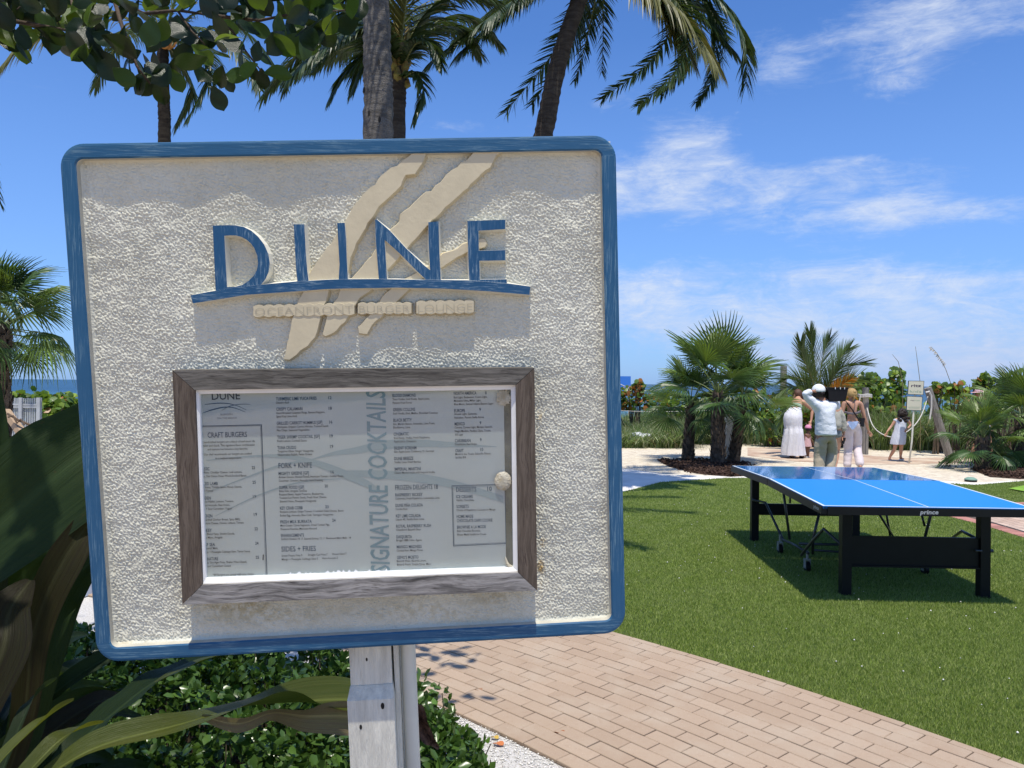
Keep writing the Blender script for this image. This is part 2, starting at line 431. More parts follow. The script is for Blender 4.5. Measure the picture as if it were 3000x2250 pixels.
# ---- second brick path beyond the table: red border course and tan field
M_bf = mat('tan_paver', (.50, .36, .27), .85, .2, .2, 2.0, .5, 150, coord='Geo', island=.12, col2=(.58, .45, .36))
M_br = mat('red_paver', (.42, .20, .16), .85, .2, .2, 3.0, .5, 150, coord='Geo', island=.15)
part('paved_area', [(5.56, 1.2, .004), (16, 1.2, .004), (16, 11.0, .004), (8, 10.96, .004), (6.3, 10.7, .004), (5.62, 10.3, .004), (5.5, 9.7, .004)], [(0, 1, 2, 3, 4, 5, 6)], M_joint, kind='structure')
fb = MB(); rb = MB()
def brk(mb, c, L, Wd, ang): 
    rot = Matrix.Rotation(ang, 3, 'Z'); mb.box((c[0], c[1], .004), L, Wd, .022, rot)
edge = [(5.60, 4.0), (5.62, 7), (5.64, 8.4), (5.64, 9.1), (5.57, 9.72), (5.7, 10.22), (6.35, 10.62), (8, 10.88), (9.5, 10.95)]
EP = [Vector((x, y, 0)) for x, y in edge]
for a_, b_ in zip(EP[:-1], EP[1:]):
    n = max(1, int((b_ - a_).length / .1)); 
    for i in range(n):
        c = a_.lerp(b_, (i + .5) / n); brk(rb, c, .19, (b_ - a_).length / n * .95, math.atan2((b_ - a_).y, (b_ - a_).x) + math.pi / 2)
for i in range(40):
    for j in range(78):
        x = 5.84 + i * .1; y = 4 + j * .1 + 0
        if j % 2 == i % 2: continue
        if y > 10.5 + (x - 6.4) * .15 or x < 5.8 or (y > 9.9 and x < 6.0 + (y - 9.9) * .7): continue
        brk(fb, (x, y), .095, .19, 0)
pv = bpy.data.objects['paved_area']
rb.build('border_bricks', M_br, pv, kind='stuff'); fb.build('field_bricks', M_bf, pv, kind='stuff')

M_bounce = mat('warm_bounce_tan', (.46, .33, .215), .9, .2, .2, 1.5, .4, 120, coord='Geo', col2=(.54, .40, .27))  # tan ground added outside the view to throw warm light on the sign
V = [(ARC_C.x, ARC_C.y, .0015)] + [(arc(R_IN - 1.02, A_R - .9 + (A_L - A_R + .9) * i / 60).x, arc(R_IN - 1.02, A_R - .9 + (A_L - A_R + .9) * i / 60).y, .0015) for i in range(61)]
V += [(-9, -12, .0015), (6, -12, .0015)]
part('bounce_ground', V, [(0, i, i + 1) for i in range(1, 61)] + [(0, 62, 63), (0, 63, 1)], M_bounce, kind='structure')

# ---- white gravel verge inside the arc, dark planting soil
gr = fan_sheet('gravel_bed', R_IN - 1.0, R_IN + .02, A_R, A_L, .003, mat('gravel_base', (.50, .47, .42), .95, .1, .4, 120, .9, 160, coord='Geo', col2=(.72, .70, .66)))
M_peb = mat('white_pebble', (.70, .67, .61), .8, .2, island=.28)
n = 26000; aa = rng.uniform(R(20), R(75), n); rr = R_IN - .9 * rng.uniform(0, 1, n) ** 1.6 + rng.normal(0, .015, n)
X = ARC_C.x + rr * np.cos(aa); Y = ARC_C.y + rr * np.sin(aa); 
pk = [(x, y) for x, y in zip(X, Y) if 1150 < proj((x, y, 0))[0] < 1900 and 1850 < proj((x, y, 0))[1] < 2350]
Vp = []; Fp = []
octa = np.array([(1, 0, 0), (0, 1, 0), (-1, 0, 0), (0, -1, 0), (0, 0, .8), (0, 0, -.6)]); of = np.array([(0, 1, 4), (1, 2, 4), (2, 3, 4), (3, 0, 4), (1, 0, 5), (2, 1, 5), (3, 2, 5), (0, 3, 5)])
for i, (x, y) in enumerate(pk):
    s_ = rng.uniform(.0025, .0065); Vp.append(octa * s_ * rng.uniform(.6, 1.3, (6, 3)) + (x, y, .006)); Fp.append(of + 6 * i)
part('gravel', np.concatenate(Vp), np.concatenate(Fp), M_peb, kind='stuff', label='loose white gravel between hedge and brick path')
part('planting_soil', [(-4.2, .4, .008), (.4, .4, .008), (.5, 2.3, .008), (-.1, 3.1, .008), (-.55, 3.75, .008), (-1.6, 4.2, .008), (-4.2, 4.6, .008)], [tuple(range(7))],
     mat('soil', (.045, .032, .022), .95, .1, .4, 9, .8, 60, coord='Geo'), kind='structure')

# pale walking strip between sand and turf on the far side (raked white sand)
strip = [G(1500, 1470), G(1840, 1446), G(1945, 1418), G(2130, 1403), G(2400, 1398), G(2860, 1424), G(3050, 1412), G(3050, 1405), G(2860, 1415), G(2400, 1392), G(2130, 1396), G(1950, 1390), G(1840, 1375), G(1500, 1372)]
part('white_sand_strip', [(q.x, q.y, .005) for q in strip], [tuple(range(len(strip)))], M_sandw, kind='structure')
# boardwalk strip across the sand where people walk
M_walk = mat('sandy_paving', (.40, .27, .20), .9, .1, .3, 1.5, .3, 60, coord='Geo', col2=(.58, .48, .36))
bw = [G(2190, 1312), G(2190, 1335), G(2330, 1352), G(2560, 1362), G(3100, 1352), G(3100, 1338), G(2640, 1342), G(2480, 1330), G(2380, 1310)]
part('sandy_path', [(q.x, q.y, .004) for q in bw], [tuple(range(len(bw)))], M_walk, kind='structure')
# ================================================================ THE SIGN
D0 = 1.55
def cam2w(v): return c_r * v[0] - c_u * v[1] + c_f * v[2]
S_h = cam2w((.997397, -.035725, .062626)).normalized(); S_n = cam2w((.06511, .07330, -.99518)).normalized()
S_v = S_h.cross(S_n); S_v = S_v.normalized()
if S_v.z > 0: S_v = -S_v
def sign_uv(px, py, d=0.0):
    k = ray(px, py); s = (D0 - d) / (-S_n.dot(k)); P = CO + k * s - S_O - S_n * d
    return (P.dot(S_h), P.dot(S_v))
S_O = Vector((0, 0, 0)); k = ray(169.4, 419.4); S_O = CO + k * (D0 / (-S_n.dot(k)))
def SW(u, v, d=0.0): return S_O + S_h * u + S_v * v + S_n * d
SWD, SHT = sign_uv(1804.75, 393.93)[0], sign_uv(279.5, 1943.9)[1]
print('board', SWD, SHT, SW(0, 0), SW(SWD, SHT))

def paint_mat(name, col, light, streakv, amt=.5, rough=.5):
    m = bpy.data.materials.new(name); m.use_nodes = True; t = NT(m.node_tree); bs = t.n['Principled BSDF']
    vec = t.new('ShaderNodeTexCoord').outputs['Object']
    s1 = t.noise(t.scalevec(vec, streakv), 1.0, 5, .7, .4)
    s2 = t.noise(vec, 9, 3)
    f = t.math('MULTIPLY', t.mapr(s1, .50, .64), t.mapr(s2, .36, .60)); f = t.math('MULTIPLY', f, amt)
    c = t.mix(f, c4(col), c4(light)); c = t.mix(t.mapr(s1, .5, .3, 0, .35), c, c4([x * .7 for x in col]))
    t.l.new(c, bs.inputs['Base Color']); bs.inputs['Roughness'].default_value = rough; bs.inputs['Specular IOR Level'].default_value = .35
    bn = t.new('ShaderNodeBump'); bn.inputs['Strength'].default_value = .5; bn.inputs['Distance'].default_value = .0012
    t.l.new(s1, bn.inputs['Height']); t.l.new(bn.outputs[0], bs.inputs['Normal'])
    return m
BLUE, PALEB = (.016, .092, .19), (.15, .26, .33)
M_blue_h = paint_mat('blue_paint_across', BLUE, PALEB, (16, 60, 420), .85)
M_blue_v = paint_mat('blue_paint_upright', BLUE, PALEB, (420, 60, 14), .85)
M_cream = mat('cream_paint', (.56, .49, .33), .6, .3, .05, 18, .35, 90, bdist=.002)
M_white = mat('off_white_paint', (.70, .68, .58), .55, .3, .06, 9, .25, 200, bdist=.001)

sgn = thing('restaurant_sign', (SW(SWD / 2, SHT, -.05).x, SW(SWD / 2, SHT, -.05).y, 0), 'big square sign with DUNE in blue letters and a framed menu, on a white post', 'sign')

# --- post
PD = -.062
def post_pt(px, py, d): u, v = sign_uv(px, py, d); return SW(u, v, d)
def prism(mb, u0, u1, v0, v1, d0, d1, m=0, taper=0):
    bot = [SW(u0, v1, d0), SW(u1, v1, d0), SW(u1, v1, d1), SW(u0, v1, d1)]
    top = [SW(u0 + taper, v0, d0), SW(u1 - taper, v0, d0), SW(u1 - taper, v0, d1 - taper), SW(u0 + taper, v0, d1 - taper)]
    return mb.hexa(bot, top, m)
uL = sign_uv(1022, 1960, PD)[0]; uR = sign_uv(1147, 1960, PD)[0]; vC = sign_uv(1022, 2011, PD)[1]
v_ground = (S_O.z + S_n.z * PD) / (-S_v.z)
M_post = mat('white_post_paint', (.70, .675, .57), .6, .3, .14, 6, .9, 34, coord='Object', stretch=(9, 9, .5), bdist=.004)
mb = MB(); prism(mb, uL + .002, uR, .12, v_ground, PD - .10, PD - .002); mb.build('post', M_post, sgn)
mb = MB()      # thicker lower sleeve with a chamfered top
prism(mb, uL - .004, uR + .004, vC + .024, v_ground, PD - .106, PD + .018)
mb.hexa([SW(a, vC + .024, b) for a, b in ((uL - .004, PD - .106), (uR + .004, PD - .106), (uR + .004, PD + .018), (uL - .004, PD + .018))],
        [SW(a, vC, b) for a, b in ((uL + .001, PD - .1), (uR + .001, PD - .1), (uR + .001, PD), (uL + .001, PD))])
mb.build('post_sleeve', M_post, sgn)
M_hole = mat('dark_hole', (.015, .014, .012), .9)
for px_, py_, r_ in ((1121, 2068, .004), (1057, 2130, .003), (1071, 1944, .0022)):
    u, v = sign_uv(px_, py_, PD + .018); dd = PD + .0185 if v > vC + .03 else PD - .0015
    mb = MB(); mb.add([SW(u + math.cos(a) * r_, v + math.sin(a) * r_ * 1.9, dd) for a in [i * math.pi / 4 for i in range(8)]], [tuple(range(8))]); mb.build('knot_hole', M_hole, sgn)
mb = MB(); prism(mb, uR + .0045, uR + .014, .12, v_ground, PD - .10, PD - .012); mb.build('trim_strip', M_post, sgn)
up = uR + .014 + .019
mb = MB(); mb.tube([SW(up + .004, .2, PD - .045), SW(up, v_ground * .5, PD - .045), SW(up, v_ground, PD - .045)], .0165, 18); mb.build('conduit_pipe', mat('white_pvc', (.68, .67, .58), .4, .5, .05, 4), sgn, smooth=True)

# --- textured panel
IN = .030
nu_, nv_ = 620, 590
def field(nv, nu, su, sv, lam, ani=1.0, seed=0):
    r = np.random.default_rng(seed); a = np.fft.rfft2(r.normal(size=(nv, nu)))
    fy = np.fft.fftfreq(nv, sv)[:, None]; fx = np.fft.rfftfreq(nu, su)[None]
    rot = R(-32); f1 = fx * math.cos(rot) - fy * math.sin(rot); f2 = fx * math.sin(rot) + fy * math.cos(rot)
    fr = np.sqrt((f1 * ani) ** 2 + (f2 / ani) ** 2); a *= np.exp(-((fr - 1 / lam) * lam * 1.6) ** 2)
    b = np.fft.irfft2(a, s=(nv, nu)); return b / b.std()
u0, u1, v0, v1 = IN - .004, SWD - IN + .004, IN - .004, SHT - IN + .004
us = np.linspace(u0, u1, nu_); vs_ = np.linspace(v0, v1, nv_); su = us[1] - us[0]; sv = vs_[1] - vs_[0]
h = field(nv_, nu_, su, sv, .0058, 1.15, 3) * .00066 + field(nv_, nu_, su, sv, .018, 1.1, 4) * .00012 + field(nv_, nu_, su, sv, .0095, 1.2, 12) * .00024
h *= 1.3; h = np.maximum(h, -.0014)
h += field(nv_, nu_, su, sv, .30, .8, 31) * .0009 + field(nv_, nu_, su, sv, .045, 1, 8) * .0004
# hand carved ground: a slow rise and fall
UU, VV = np.meshgrid(us, vs_)
h += .0017 * np.sin(UU * 21 + 1.2 + .8 * np.sin(VV * 9)) * np.exp(-((VV - .09) / .08) ** 2) + .0016 * np.sin(UU * 43 + .5) * np.exp(-((VV - .1) / .07) ** 2)
dd = -.021 + h
cov = .006                                                    # soft cove where panel meets the rim
edge_d = np.minimum(np.minimum(UU - u0, u1 - UU), np.minimum(VV - v0, v1 - VV))
k = np.clip(1 - (edge_d - .004) / cov, 0, 1) ** 2; dd = dd * (1 - k) + (-.0165) * k
O_ = np.array(S_O); P3 = O_ + UU[..., None] * np.array(S_h) + VV[..., None] * np.array(S_v) + dd[..., None] * np.array(S_n)
idx = np.arange(nu_ * nv_).reshape(nv_, nu_)
Fq = np.stack([idx[:-1, :-1], idx[1:, :-1], idx[1:, 1:], idx[:-1, 1:]], -1).reshape(-1, 4)
m = bpy.data.materials.new('textured_white_panel'); m.use_nodes = True; t = NT(m.node_tree); bs = t.n['Principled BSDF']
pos = t.new('ShaderNodeNewGeometry').outputs['Position']
c = t.mix(t.mapr(t.noise(pos, 5, 4), .35, .7), (.575, .56, .45, 1), (.655, .64, .525, 1))
sn = t.noise(pos, 60, 4, .7)
for (spx, spy, rad, colr, am, st) in ((1584, 1660, .022, (.42, .26, .06), 1.0, (1.8, 1, .7)), (1583, 1210, .016, (.50, .34, .12), .8, (2, 1, .6)), (1590, 1590, .014, (.45, .28, .07), .8, (1, 1, 1)),
                                 (760, 1800, .12, (.38, .32, .16), .55, (.45, 1, 3)), (1250, 1790, .13, (.42, .36, .2), .5, (.4, 1, 3.4)), (700, 1775, .05, (.3, .22, .07), .6, (.5, 1, 3)),
                                 (1450, 1750, .06, (.30, .23, .10), .5, (.6, 1, 3)), (1720, 442, .05, (.28, .19, .10), .5, (.8, 1, 4)), (1140, 446, .05, (.22, .17, .1), .6, (.3, 1, 7)), (700, 452, .1, (.3, .24, .14), .5, (.3, 1, 9)), (380, 1885, .05, (.45, .36, .2), .5, (.5, 1, 5)), (560, 1100, .03, (.35, .3, .2), .4, (1, 1, 2))):
    q = SW(*sign_uv(spx, spy, -.02), -.02)
    vd = t.new('ShaderNodeVectorMath', operation='SUBTRACT'); t.l.new(pos, vd.inputs[0]); vd.inputs[1].default_value = q
    ve = t.new('ShaderNodeVectorMath', operation='LENGTH'); t.l.new(t.scalevec(vd.outputs[0], st), ve.inputs[0])
    f = t.math('MULTIPLY', t.mapr(ve.outputs['Value'], 0, rad, 1, 0), t.mapr(sn, .40, .60)); f = t.math('MULTIPLY', f, am)
    c = t.mix(f, c, c4(colr))
bn = t.new('ShaderNodeBump'); bn.inputs['Strength'].default_value = .8; bn.inputs['Distance'].default_value = .0016; t.l.new(t.noise(pos, 170, 2, .5), bn.inputs['Height']); t.l.new(bn.outputs[0], bs.inputs['Normal'])
t.l.new(c, bs.inputs['Base Color']); bs.inputs['Roughness'].default_value = .55; bs.inputs['Specular IOR Level'].default_value = .3
M_panel = m
pan = part('textured_panel', P3.reshape(-1, 3), Fq, M_panel, sgn, smooth=True)
mb = MB(); prism(mb, .006, SWD - .006, .006, SHT - .006, -.06, -.03); mb.build('back_board', M_white, sgn)

# --- blue rim: rounded ring, blue in front and outside, cream on its inner wall
def rrect(u0, u1, v0, v1, r, n=8):
    P = []
    for cx, cy, a0 in ((u1 - r, v0 + r, -90), (u1 - r, v1 - r, 0), (u0 + r, v1 - r, 90), (u0 + r, v0 + r, 180)):
        for i in range(n + 1):
            a = R(a0 + 90 * i / n); P.append((cx + r * math.cos(a), cy + r * math.sin(a)))
    return P
loops = []
for ins, r, d in ((0.0, .046, -.052), (0.0, .046, -.006), (.0008, .0455, -.0028), (.0025, .044, -.0008), (.006, .042, 0.0), (IN - .003, .016, 0.0), (IN, .014, -.0025), (IN + .0002, .0135, -.03)):
    loops.append([SW(u, v, d) for u, v in rrect(ins, SWD - ins, ins, SHT - ins, r, 10)])
n = len(loops[0]); V = [p for L_ in loops for p in L_]; F = []; MI = []
for i in range(len(loops) - 1):
    for j in range(n):
        F.append((i * n + j, i * n + (j + 1) % n, (i + 1) * n + (j + 1) % n, (i + 1) * n + j))
        c_ = (loops[i][j] + loops[i + 1][j]) / 2 - S_O; u, v = c_.dot(S_h), c_.dot(S_v)
        side = u < .05 or u > SWD - .05
        MI.append(2 if i == len(loops) - 2 else (1 if (side and .04 < v < SHT - .04) else 0))
M_wall = mat('panel_edge_paint', (.50, .48, .40), .6, .3, .1, 30)
rim = part('blue_rim', V, F, [M_blue_h, M_blue_v, M_wall], sgn, MI)

# --- relief pieces
from mathutils.geometry import tessellate_polygon
def relief(mb, P, dtop, dbase=-.024, mf=0, ms=1, jag=0.0, draft=.0042):
    """P: outline in photo pixels read on the plane at dtop"""
    uv = [sign_uv(x, y, dtop) for x, y in P]
    if jag:
        q = []
        for i in range(len(uv)):
            a, b = Vector(uv[i]), Vector(uv[(i + 1) % len(uv)]); L_ = (b - a).length; k = max(1, int(L_ / .009))
            for s in range(k):
                p = a.lerp(b, s / k)
                if L_ > .012: p += Vector((rng.normal(), rng.normal())) * jag
                q.append((p.x, p.y))
        uv = q
    n = len(uv); T = [SW(u, v, dtop) for u, v in uv]; Bt = [SW(u, v, dbase) for u, v in uv]
    if draft:      # the flanks spread a little towards the ground of the panel
        ar = sum(uv[i][0] * uv[(i + 1) % n][1] - uv[(i + 1) % n][0] * uv[i][1] for i in range(n)); sg = 1 if ar > 0 else -1; Bt = []
        for i in range(n):
            a, b, c = Vector(uv[i - 1]), Vector(uv[i]), Vector(uv[(i + 1) % n]); e = ((b - a).normalized() + (c - b).normalized()); e = e.normalized() if e.length > .3 else (c - b).normalized()
            q = b + Vector((e.y, -e.x)) * sg * draft; Bt.append(SW(q.x, q.y, dbase))
    b = len(mb.V); mb.V += T + Bt
    tri = tessellate_polygon([[Vector((u, v, 0)) for u, v in uv]])
    for f in tri: mb.F.append(tuple(b + i for i in f)); mb.M.append(mf)
    for i in range(n): mb.F.append((b + i, b + (i + 1) % n, b + n + (i + 1) % n, b + n + i)); mb.M.append(ms)
c1 = lambda P: [(500 + x * .4973, 380 + y * .4973) for x, y in P]
cA = lambda P: [(500 + x * .24864, 600 + y * .24864) for x, y in P]
cB = lambda P: [(1000 + x * .27125, 600 + y * .27125) for x, y in P]
cC = lambda P: [(800 + x * .29837, 820 + y * .29837) for x, y in P]
M_blue_l = paint_mat('blue_letter_paint', (.012, .078, .175), (.26, .36, .42), (300, 60, 30), .6)
mats2 = [M_blue_l, M_white]
ltr = 0.0
mb = MB()
oP = cA([(495, 245), (640, 240), (760, 242), (860, 260), (950, 305), (1030, 375), (1100, 465), (1150, 575), (1168, 690), (1155, 790), (1115, 880), (1060, 950), (960, 1000), (800, 1015), (530, 1015)])
iP = cA([(632, 365), (700, 360), (770, 362), (830, 378), (890, 408), (940, 450), (985, 510), (1020, 600), (1030, 690), (1015, 770), (975, 840), (920, 895), (850, 942), (760, 965), (665, 968)])
ou = [sign_uv(x, y) for x, y in oP]; iu = [sign_uv(x, y) for x, y in iP]; n = len(ou)
V = [SW(*q, ltr) for q in ou] + [SW(*q, ltr) for q in iu] + [SW(*(Vector(q) + (Vector(q) - Vector(p)).normalized() * .0028), -.024) for q, p in zip(ou, iu)] + [SW(*(Vector(p) + (Vector(p) - Vector(q)).normalized() * .0042), -.024) for q, p in zip(ou, iu)]
F = []; MI = []
for i in range(n):
    j = (i + 1) % n
    F += [(i, j, n + j, n + i), (i, j, 2 * n + j, 2 * n + i), (n + i, n + j, 3 * n + j, 3 * n + i)]; MI += [0, 1, 1]
part('letter_d', V, F, mats2, sgn, MI)
mb = MB(); relief(mb, cA([(1450, 230), (1575, 228), (1592, 560), (1610, 780), (1625, 890), (1625, 935), (1500, 935), (1480, 800), (1462, 500)]), -.0004)
relief(mb, cA([(1962, 215), (2050, 212), (2065, 380), (2075, 650), (2090, 900), (2090, 915), (1985, 915), (1980, 860), (1990, 700), (1978, 500)]), -.0004); mb.build('letter_u', mats2, sgn)
mb = MB(); relief(mb, cB([(380, 155), (530, 285), (700, 470), (890, 650), (958, 705), (945, 450), (940, 188), (1050, 180), (1058, 500), (1075, 830), (935, 830), (880, 775), (800, 700), (640, 535), (468, 378), (478, 560), (495, 830), (408, 830), (390, 600), (370, 350), (365, 165)]), -.0006); mb.build('letter_n', mats2, sgn)
mb = MB(); relief(mb, cB([(1362, 175), (1770, 160), (1770, 262), (1482, 280), (1485, 495), (1770, 488), (1772, 600), (1490, 605), (1497, 806), (1785, 803), (1788, 858), (1385, 858), (1370, 500)]), -.0008); mb.build('letter_e', mats2, sgn)
mb = MB(); relief(mb, cA([(235, 1065), (530, 1010), (800, 968), (1090, 938), (1490, 902), (1850, 882)]) + cB([(0, 803), (400, 801), (800, 808), (1380, 815), (1790, 848), (2042, 882), (2032, 972), (1600, 935), (1100, 905), (600, 895), (0, 905)]) + cA([(1850, 992), (1550, 1015), (900, 1060), (275, 1160), (258, 1155)]), .0006)
mb.build('underline_bar', [paint_mat('blue_bar_paint', (.012, .078, .175), (.24, .34, .40), (36, 60, 340), .6), M_white], sgn)
mc2 = [M_cream, M_cream]
sw1 = [(1430, 134), (1370, 185), (1300, 225), (1240, 270), (1205, 320), (1150, 360), (1080, 450), (1020, 545), (980, 620), (930, 690), (870, 770), (820, 850), (790, 940), (755, 1005), (720, 1110), (700, 1205), (675, 1320), (665, 1352), (700, 1350), (740, 1325), (800, 1275), (850, 1220), (870, 1160), (885, 1085), (915, 1010), (935, 940), (1040, 880), (1060, 760), (1090, 670), (1130, 610), (1165, 550), (1230, 450), (1290, 400), (1350, 330), (1385, 268), (1440, 258), (1480, 200), (1508, 134)]
sw2 = [(1795, 130), (1745, 180), (1720, 190), (1660, 238), (1625, 265), (1590, 305), (1535, 360), (1480, 385), (1430, 440), (1360, 500), (1350, 540), (1290, 595), (1200, 725), (1130, 810), (1060, 880), (1000, 940), (985, 985), (955, 1030), (925, 1100), (905, 1165), (895, 1205), (915, 1213), (955, 1200), (1030, 1130), (1070, 1060), (1115, 990), (1180, 940), (1280, 820), (1400, 690), (1520, 550), (1640, 440), (1790, 300), (1830, 258), (1880, 225), (1920, 145), (1968, 128)]
sw3 = [(1850, 645), (1830, 643), (1750, 665), (1690, 700), (1600, 730), (1520, 800), (1440, 850), (1370, 885), (1290, 945), (1240, 990), (1230, 1030), (1130, 1140), (1105, 1165), (1120, 1195), (1155, 1205), (1190, 1150), (1260, 1080), (1330, 1010), (1400, 940), (1480, 880), (1600, 808), (1660, 770), (1740, 722), (1850, 690), (1863, 670)]
for i, s_ in enumerate((sw1, sw2, sw3)):
    mb = MB(); relief(mb, c1(s_), -.0048 - .0007 * i, jag=.0009); mb.build('dune_stroke', mc2, sgn)
def scallop(x0, x1, yt0, yt1, yb0, yb1, k):
    P = []; n = k * 6
    for i in range(n + 1):
        f = i / n; P.append((x0 + (x1 - x0) * f, yt0 + (yt1 - yt0) * f + 7 - 9 * abs(math.sin(math.pi * k * f))))
    for i in range(n + 1):
        f = 1 - i / n; P.append((x0 + (x1 - x0) * f, yb0 + (yb1 - yb0) * f - 6 + 8 * abs(math.sin(math.pi * k * f))))
    return P
for i, a in enumerate(((487, 1082, 1034, 1022, 1103, 1090, 10), (1103, 1418, 1020, 1018, 1086, 1084, 6), (1448, 1785, 1010, 1003, 1086, 1080, 6))):
    mb = MB(); relief(mb, c1(scallop(*a)), -.0035 - .0004 * i); mb.build('tagline_plaque', mc2, sgn)

# --- lettering helper: any string as a flat mesh fitted between two points of a plane
_fc = {}
def glyphs(s, bold=0.0):
    if (s, bold) in _fc: return _fc[(s, bold)]
    cu = bpy.data.curves.new('lettering', 'FONT'); cu.body = s; cu.size = 1.0; cu.resolution_u = 2; cu.offset = bold
    ob = bpy.data.objects.new('lettering', cu); COL.objects.link(ob); dg = bpy.context.evaluated_depsgraph_get()
    me = bpy.data.meshes.new_from_object(ob.evaluated_get(dg)); 
    V = np.array([tuple(v.co) for v in me.vertices]).reshape(-1, 3); F = [tuple(p.vertices) for p in me.polygons]
    bpy.data.objects.remove(ob); bpy.data.curves.remove(cu); bpy.data.meshes.remove(me)
    _fc[(s, bold)] = (V, F); return V, F
CAP = glyphs('H')[0][:, 1].max()
def write(mb, s, A, Bp, up, cap, m=0, bold=0.0, place=None):
    """fits s from A to Bp (3-D), cap height cap along unit vector up"""
    V, F = glyphs(s, bold)
    if not len(V): return
    x0, x1 = V[:, 0].min(), V[:, 0].max(); ax = (Bp - A) / (x1 - x0)
    mb.add([A + ax * (v[0] - x0) + up * (v[1] * cap / CAP) for v in V], F, m)
def sign_write(mb, s, x0, y0, x1, y1, cap_px, d, bold=0.0, m=0):
    A = SW(*sign_uv(x0, y0, d), d); Bq = SW(*sign_uv(x1, y1, d), d); px_m = (D0 - d) / FPX
    write(mb, s, A, Bq, -S_v, cap_px * px_m, m, bold)
M_cut_shade = mat('cream_cut_shade', (.40, .36, .26), .8)  # flat letters, darker cream stands for the shade in carved strokes
tm = MB()
for s, a, b in (('OCEANFRONT', (497, 1092), (1075, 1078)), ('BURGER', (1112, 1079), (1408, 1074)), ('LOUNGE', (1458, 1074), (1778, 1064))):
    (x0, y0), (x1, y1) = c1([a, b]); sign_write(tm, s, x0, y0, x1, y1, 20, -.0027 - (.0003 if s != 'OCEANFRONT' else 0) , -.018)
tm.build('tagline_lettering', M_cut_shade, sgn)

# --- framed menu
cM = lambda x, y: (500 + x * .4973, 1080 + y * .4973)
FD, LD, SD, GD = .025, .0165, .002, .0075
def mq(x, y, d): return sign_uv(*cM(x, y), d)
outer = [mq(8, 10, FD), mq(2143, -4, FD), mq(2160, 1308, FD), mq(68, 1393, FD)]
inner = [mq(140, 127, FD), mq(2033, 96, FD), mq(2046, 1200, FD), mq(184, 1274, FD)]
def wood(name, ca, cb, stretch, dark):
    m = bpy.data.materials.new(name); m.use_nodes = True; t = NT(m.node_tree); bs = t.n['Principled BSDF']
    vec = t.new('ShaderNodeTexCoord').outputs['Object']
    warp = t.noise(vec, 7, 2); cv = t.new('ShaderNodeVectorMath', operation='MULTIPLY_ADD')
    cx = t.new('ShaderNodeCombineXYZ'); 
    for i in (0, 2): t.val(cx, i, t.math('MULTIPLY', warp, .028))
    t.l.new(vec, cv.inputs[0]); cv.inputs[1].default_value = (1, 1, 1); t.l.new(cx.outputs[0], cv.inputs[2])
    gsc = t.scalevec(cv.outputs[0], stretch)
    g1 = t.noise(gsc, 1.0, 6, .68, .35); g2 = t.noise(t.scalevec(gsc, (3, 3, 3)), 1.0, 3, .7)
    c = t.mix(t.mapr(g1, .34, .66), c4(ca), c4(cb)); c = t.mix(t.mapr(g2, .52, .68, 0, .75), c, c4(dark))
    t.l.new(c, bs.inputs['Base Color']); bs.inputs['Roughness'].default_value = .75; bs.inputs['Specular IOR Level'].default_value = .25
    bn = t.new('ShaderNodeBump'); bn.inputs['Strength'].default_value = .9; bn.inputs['Distance'].default_value = .002
    t.l.new(g1, bn.inputs['Height']); t.l.new(bn.outputs[0], bs.inputs['Normal']); return m
M_wt = wood('weathered_rail', (.07, .064, .053), (.165, .153, .132), (7, 60, 95), (.035, .03, .027))
M_wb = wood('silvered_rail', (.12, .112, .10), (.38, .36, .33), (6, 60, 85), (.05, .045, .04))
M_ws = wood('brown_rail', (.078, .060, .044), (.145, .115, .088), (110, 60, 7), (.05, .035, .028))
case = thing('menu_case', (0, 0, 0), None, None); case.parent = sgn; case.location = (0, 0, 0)
for k in ('label', 'category'):
    if k in case: del case[k]
cc = SW(*mq(1080, 700, 0), 0); case.location = cc - Vector(sgn.location)
for i, (mt, nm) in enumerate(((M_wt, 'top'), (M_ws, 'right'), (M_wb, 'bottom'), (M_ws, 'left'))):
    j = (i + 1) % 4; g_ = .0006
    o0, o1, i0, i1 = Vector(outer[i]), Vector(outer[j]), Vector(inner[i]), Vector(inner[j])
    e = (o1 - o0).normalized() * g_; o0 += e; i0 += e; o1 -= e; i1 -= e
    ft = [SW(o0.x, o0.y, FD - .001), SW(o1.x, o1.y, FD - .001), SW(i1.x, i1.y, FD), SW(i0.x, i0.y, FD)]
    bt = [p - S_n * (.046) for p in ft]
    mb = MB(); mb.hexa(bt, ft); mb.build('wooden_rail', mt, case, label={'top': 'dark weathered top rail', 'right': 'brown right rail', 'bottom': 'silver grey bottom rail', 'left': 'brown left rail'}[nm])
# liner
li = [mq(165, 150, LD), mq(2006, 124, LD), mq(2019, 1174, LD), mq(204, 1240, LD)]
lm = MB()
for i in range(4):
    j = (i + 1) % 4; a, b, c_, d_ = inner[i], inner[j], li[j], li[i]
    ctr = Vector(((outer[0][0] + outer[2][0]) / 2, (outer[0][1] + outer[2][1]) / 2))
    grow = lambda q: (q[0] + (q[0] - ctr.x) * .012, q[1] + (q[1] - ctr.y) * .016)
    a, b = grow(a), grow(b)
    ft = [SW(*a, LD + .002), SW(*b, LD + .002), SW(*c_, LD - .003), SW(*d_, LD - .003)]; bt = [p - S_n * .016 for p in ft]; lm.hexa(bt, ft)
lm.build('white_liner', mat('white_liner', (.80, .80, .77), .5, .3, .04, 20), case)
ex = lambda q, k: (q[0] + (q[0] - ctr.x) * k, q[1] + (q[1] - ctr.y) * k)
bk = [ex(q, .01) for q in li]
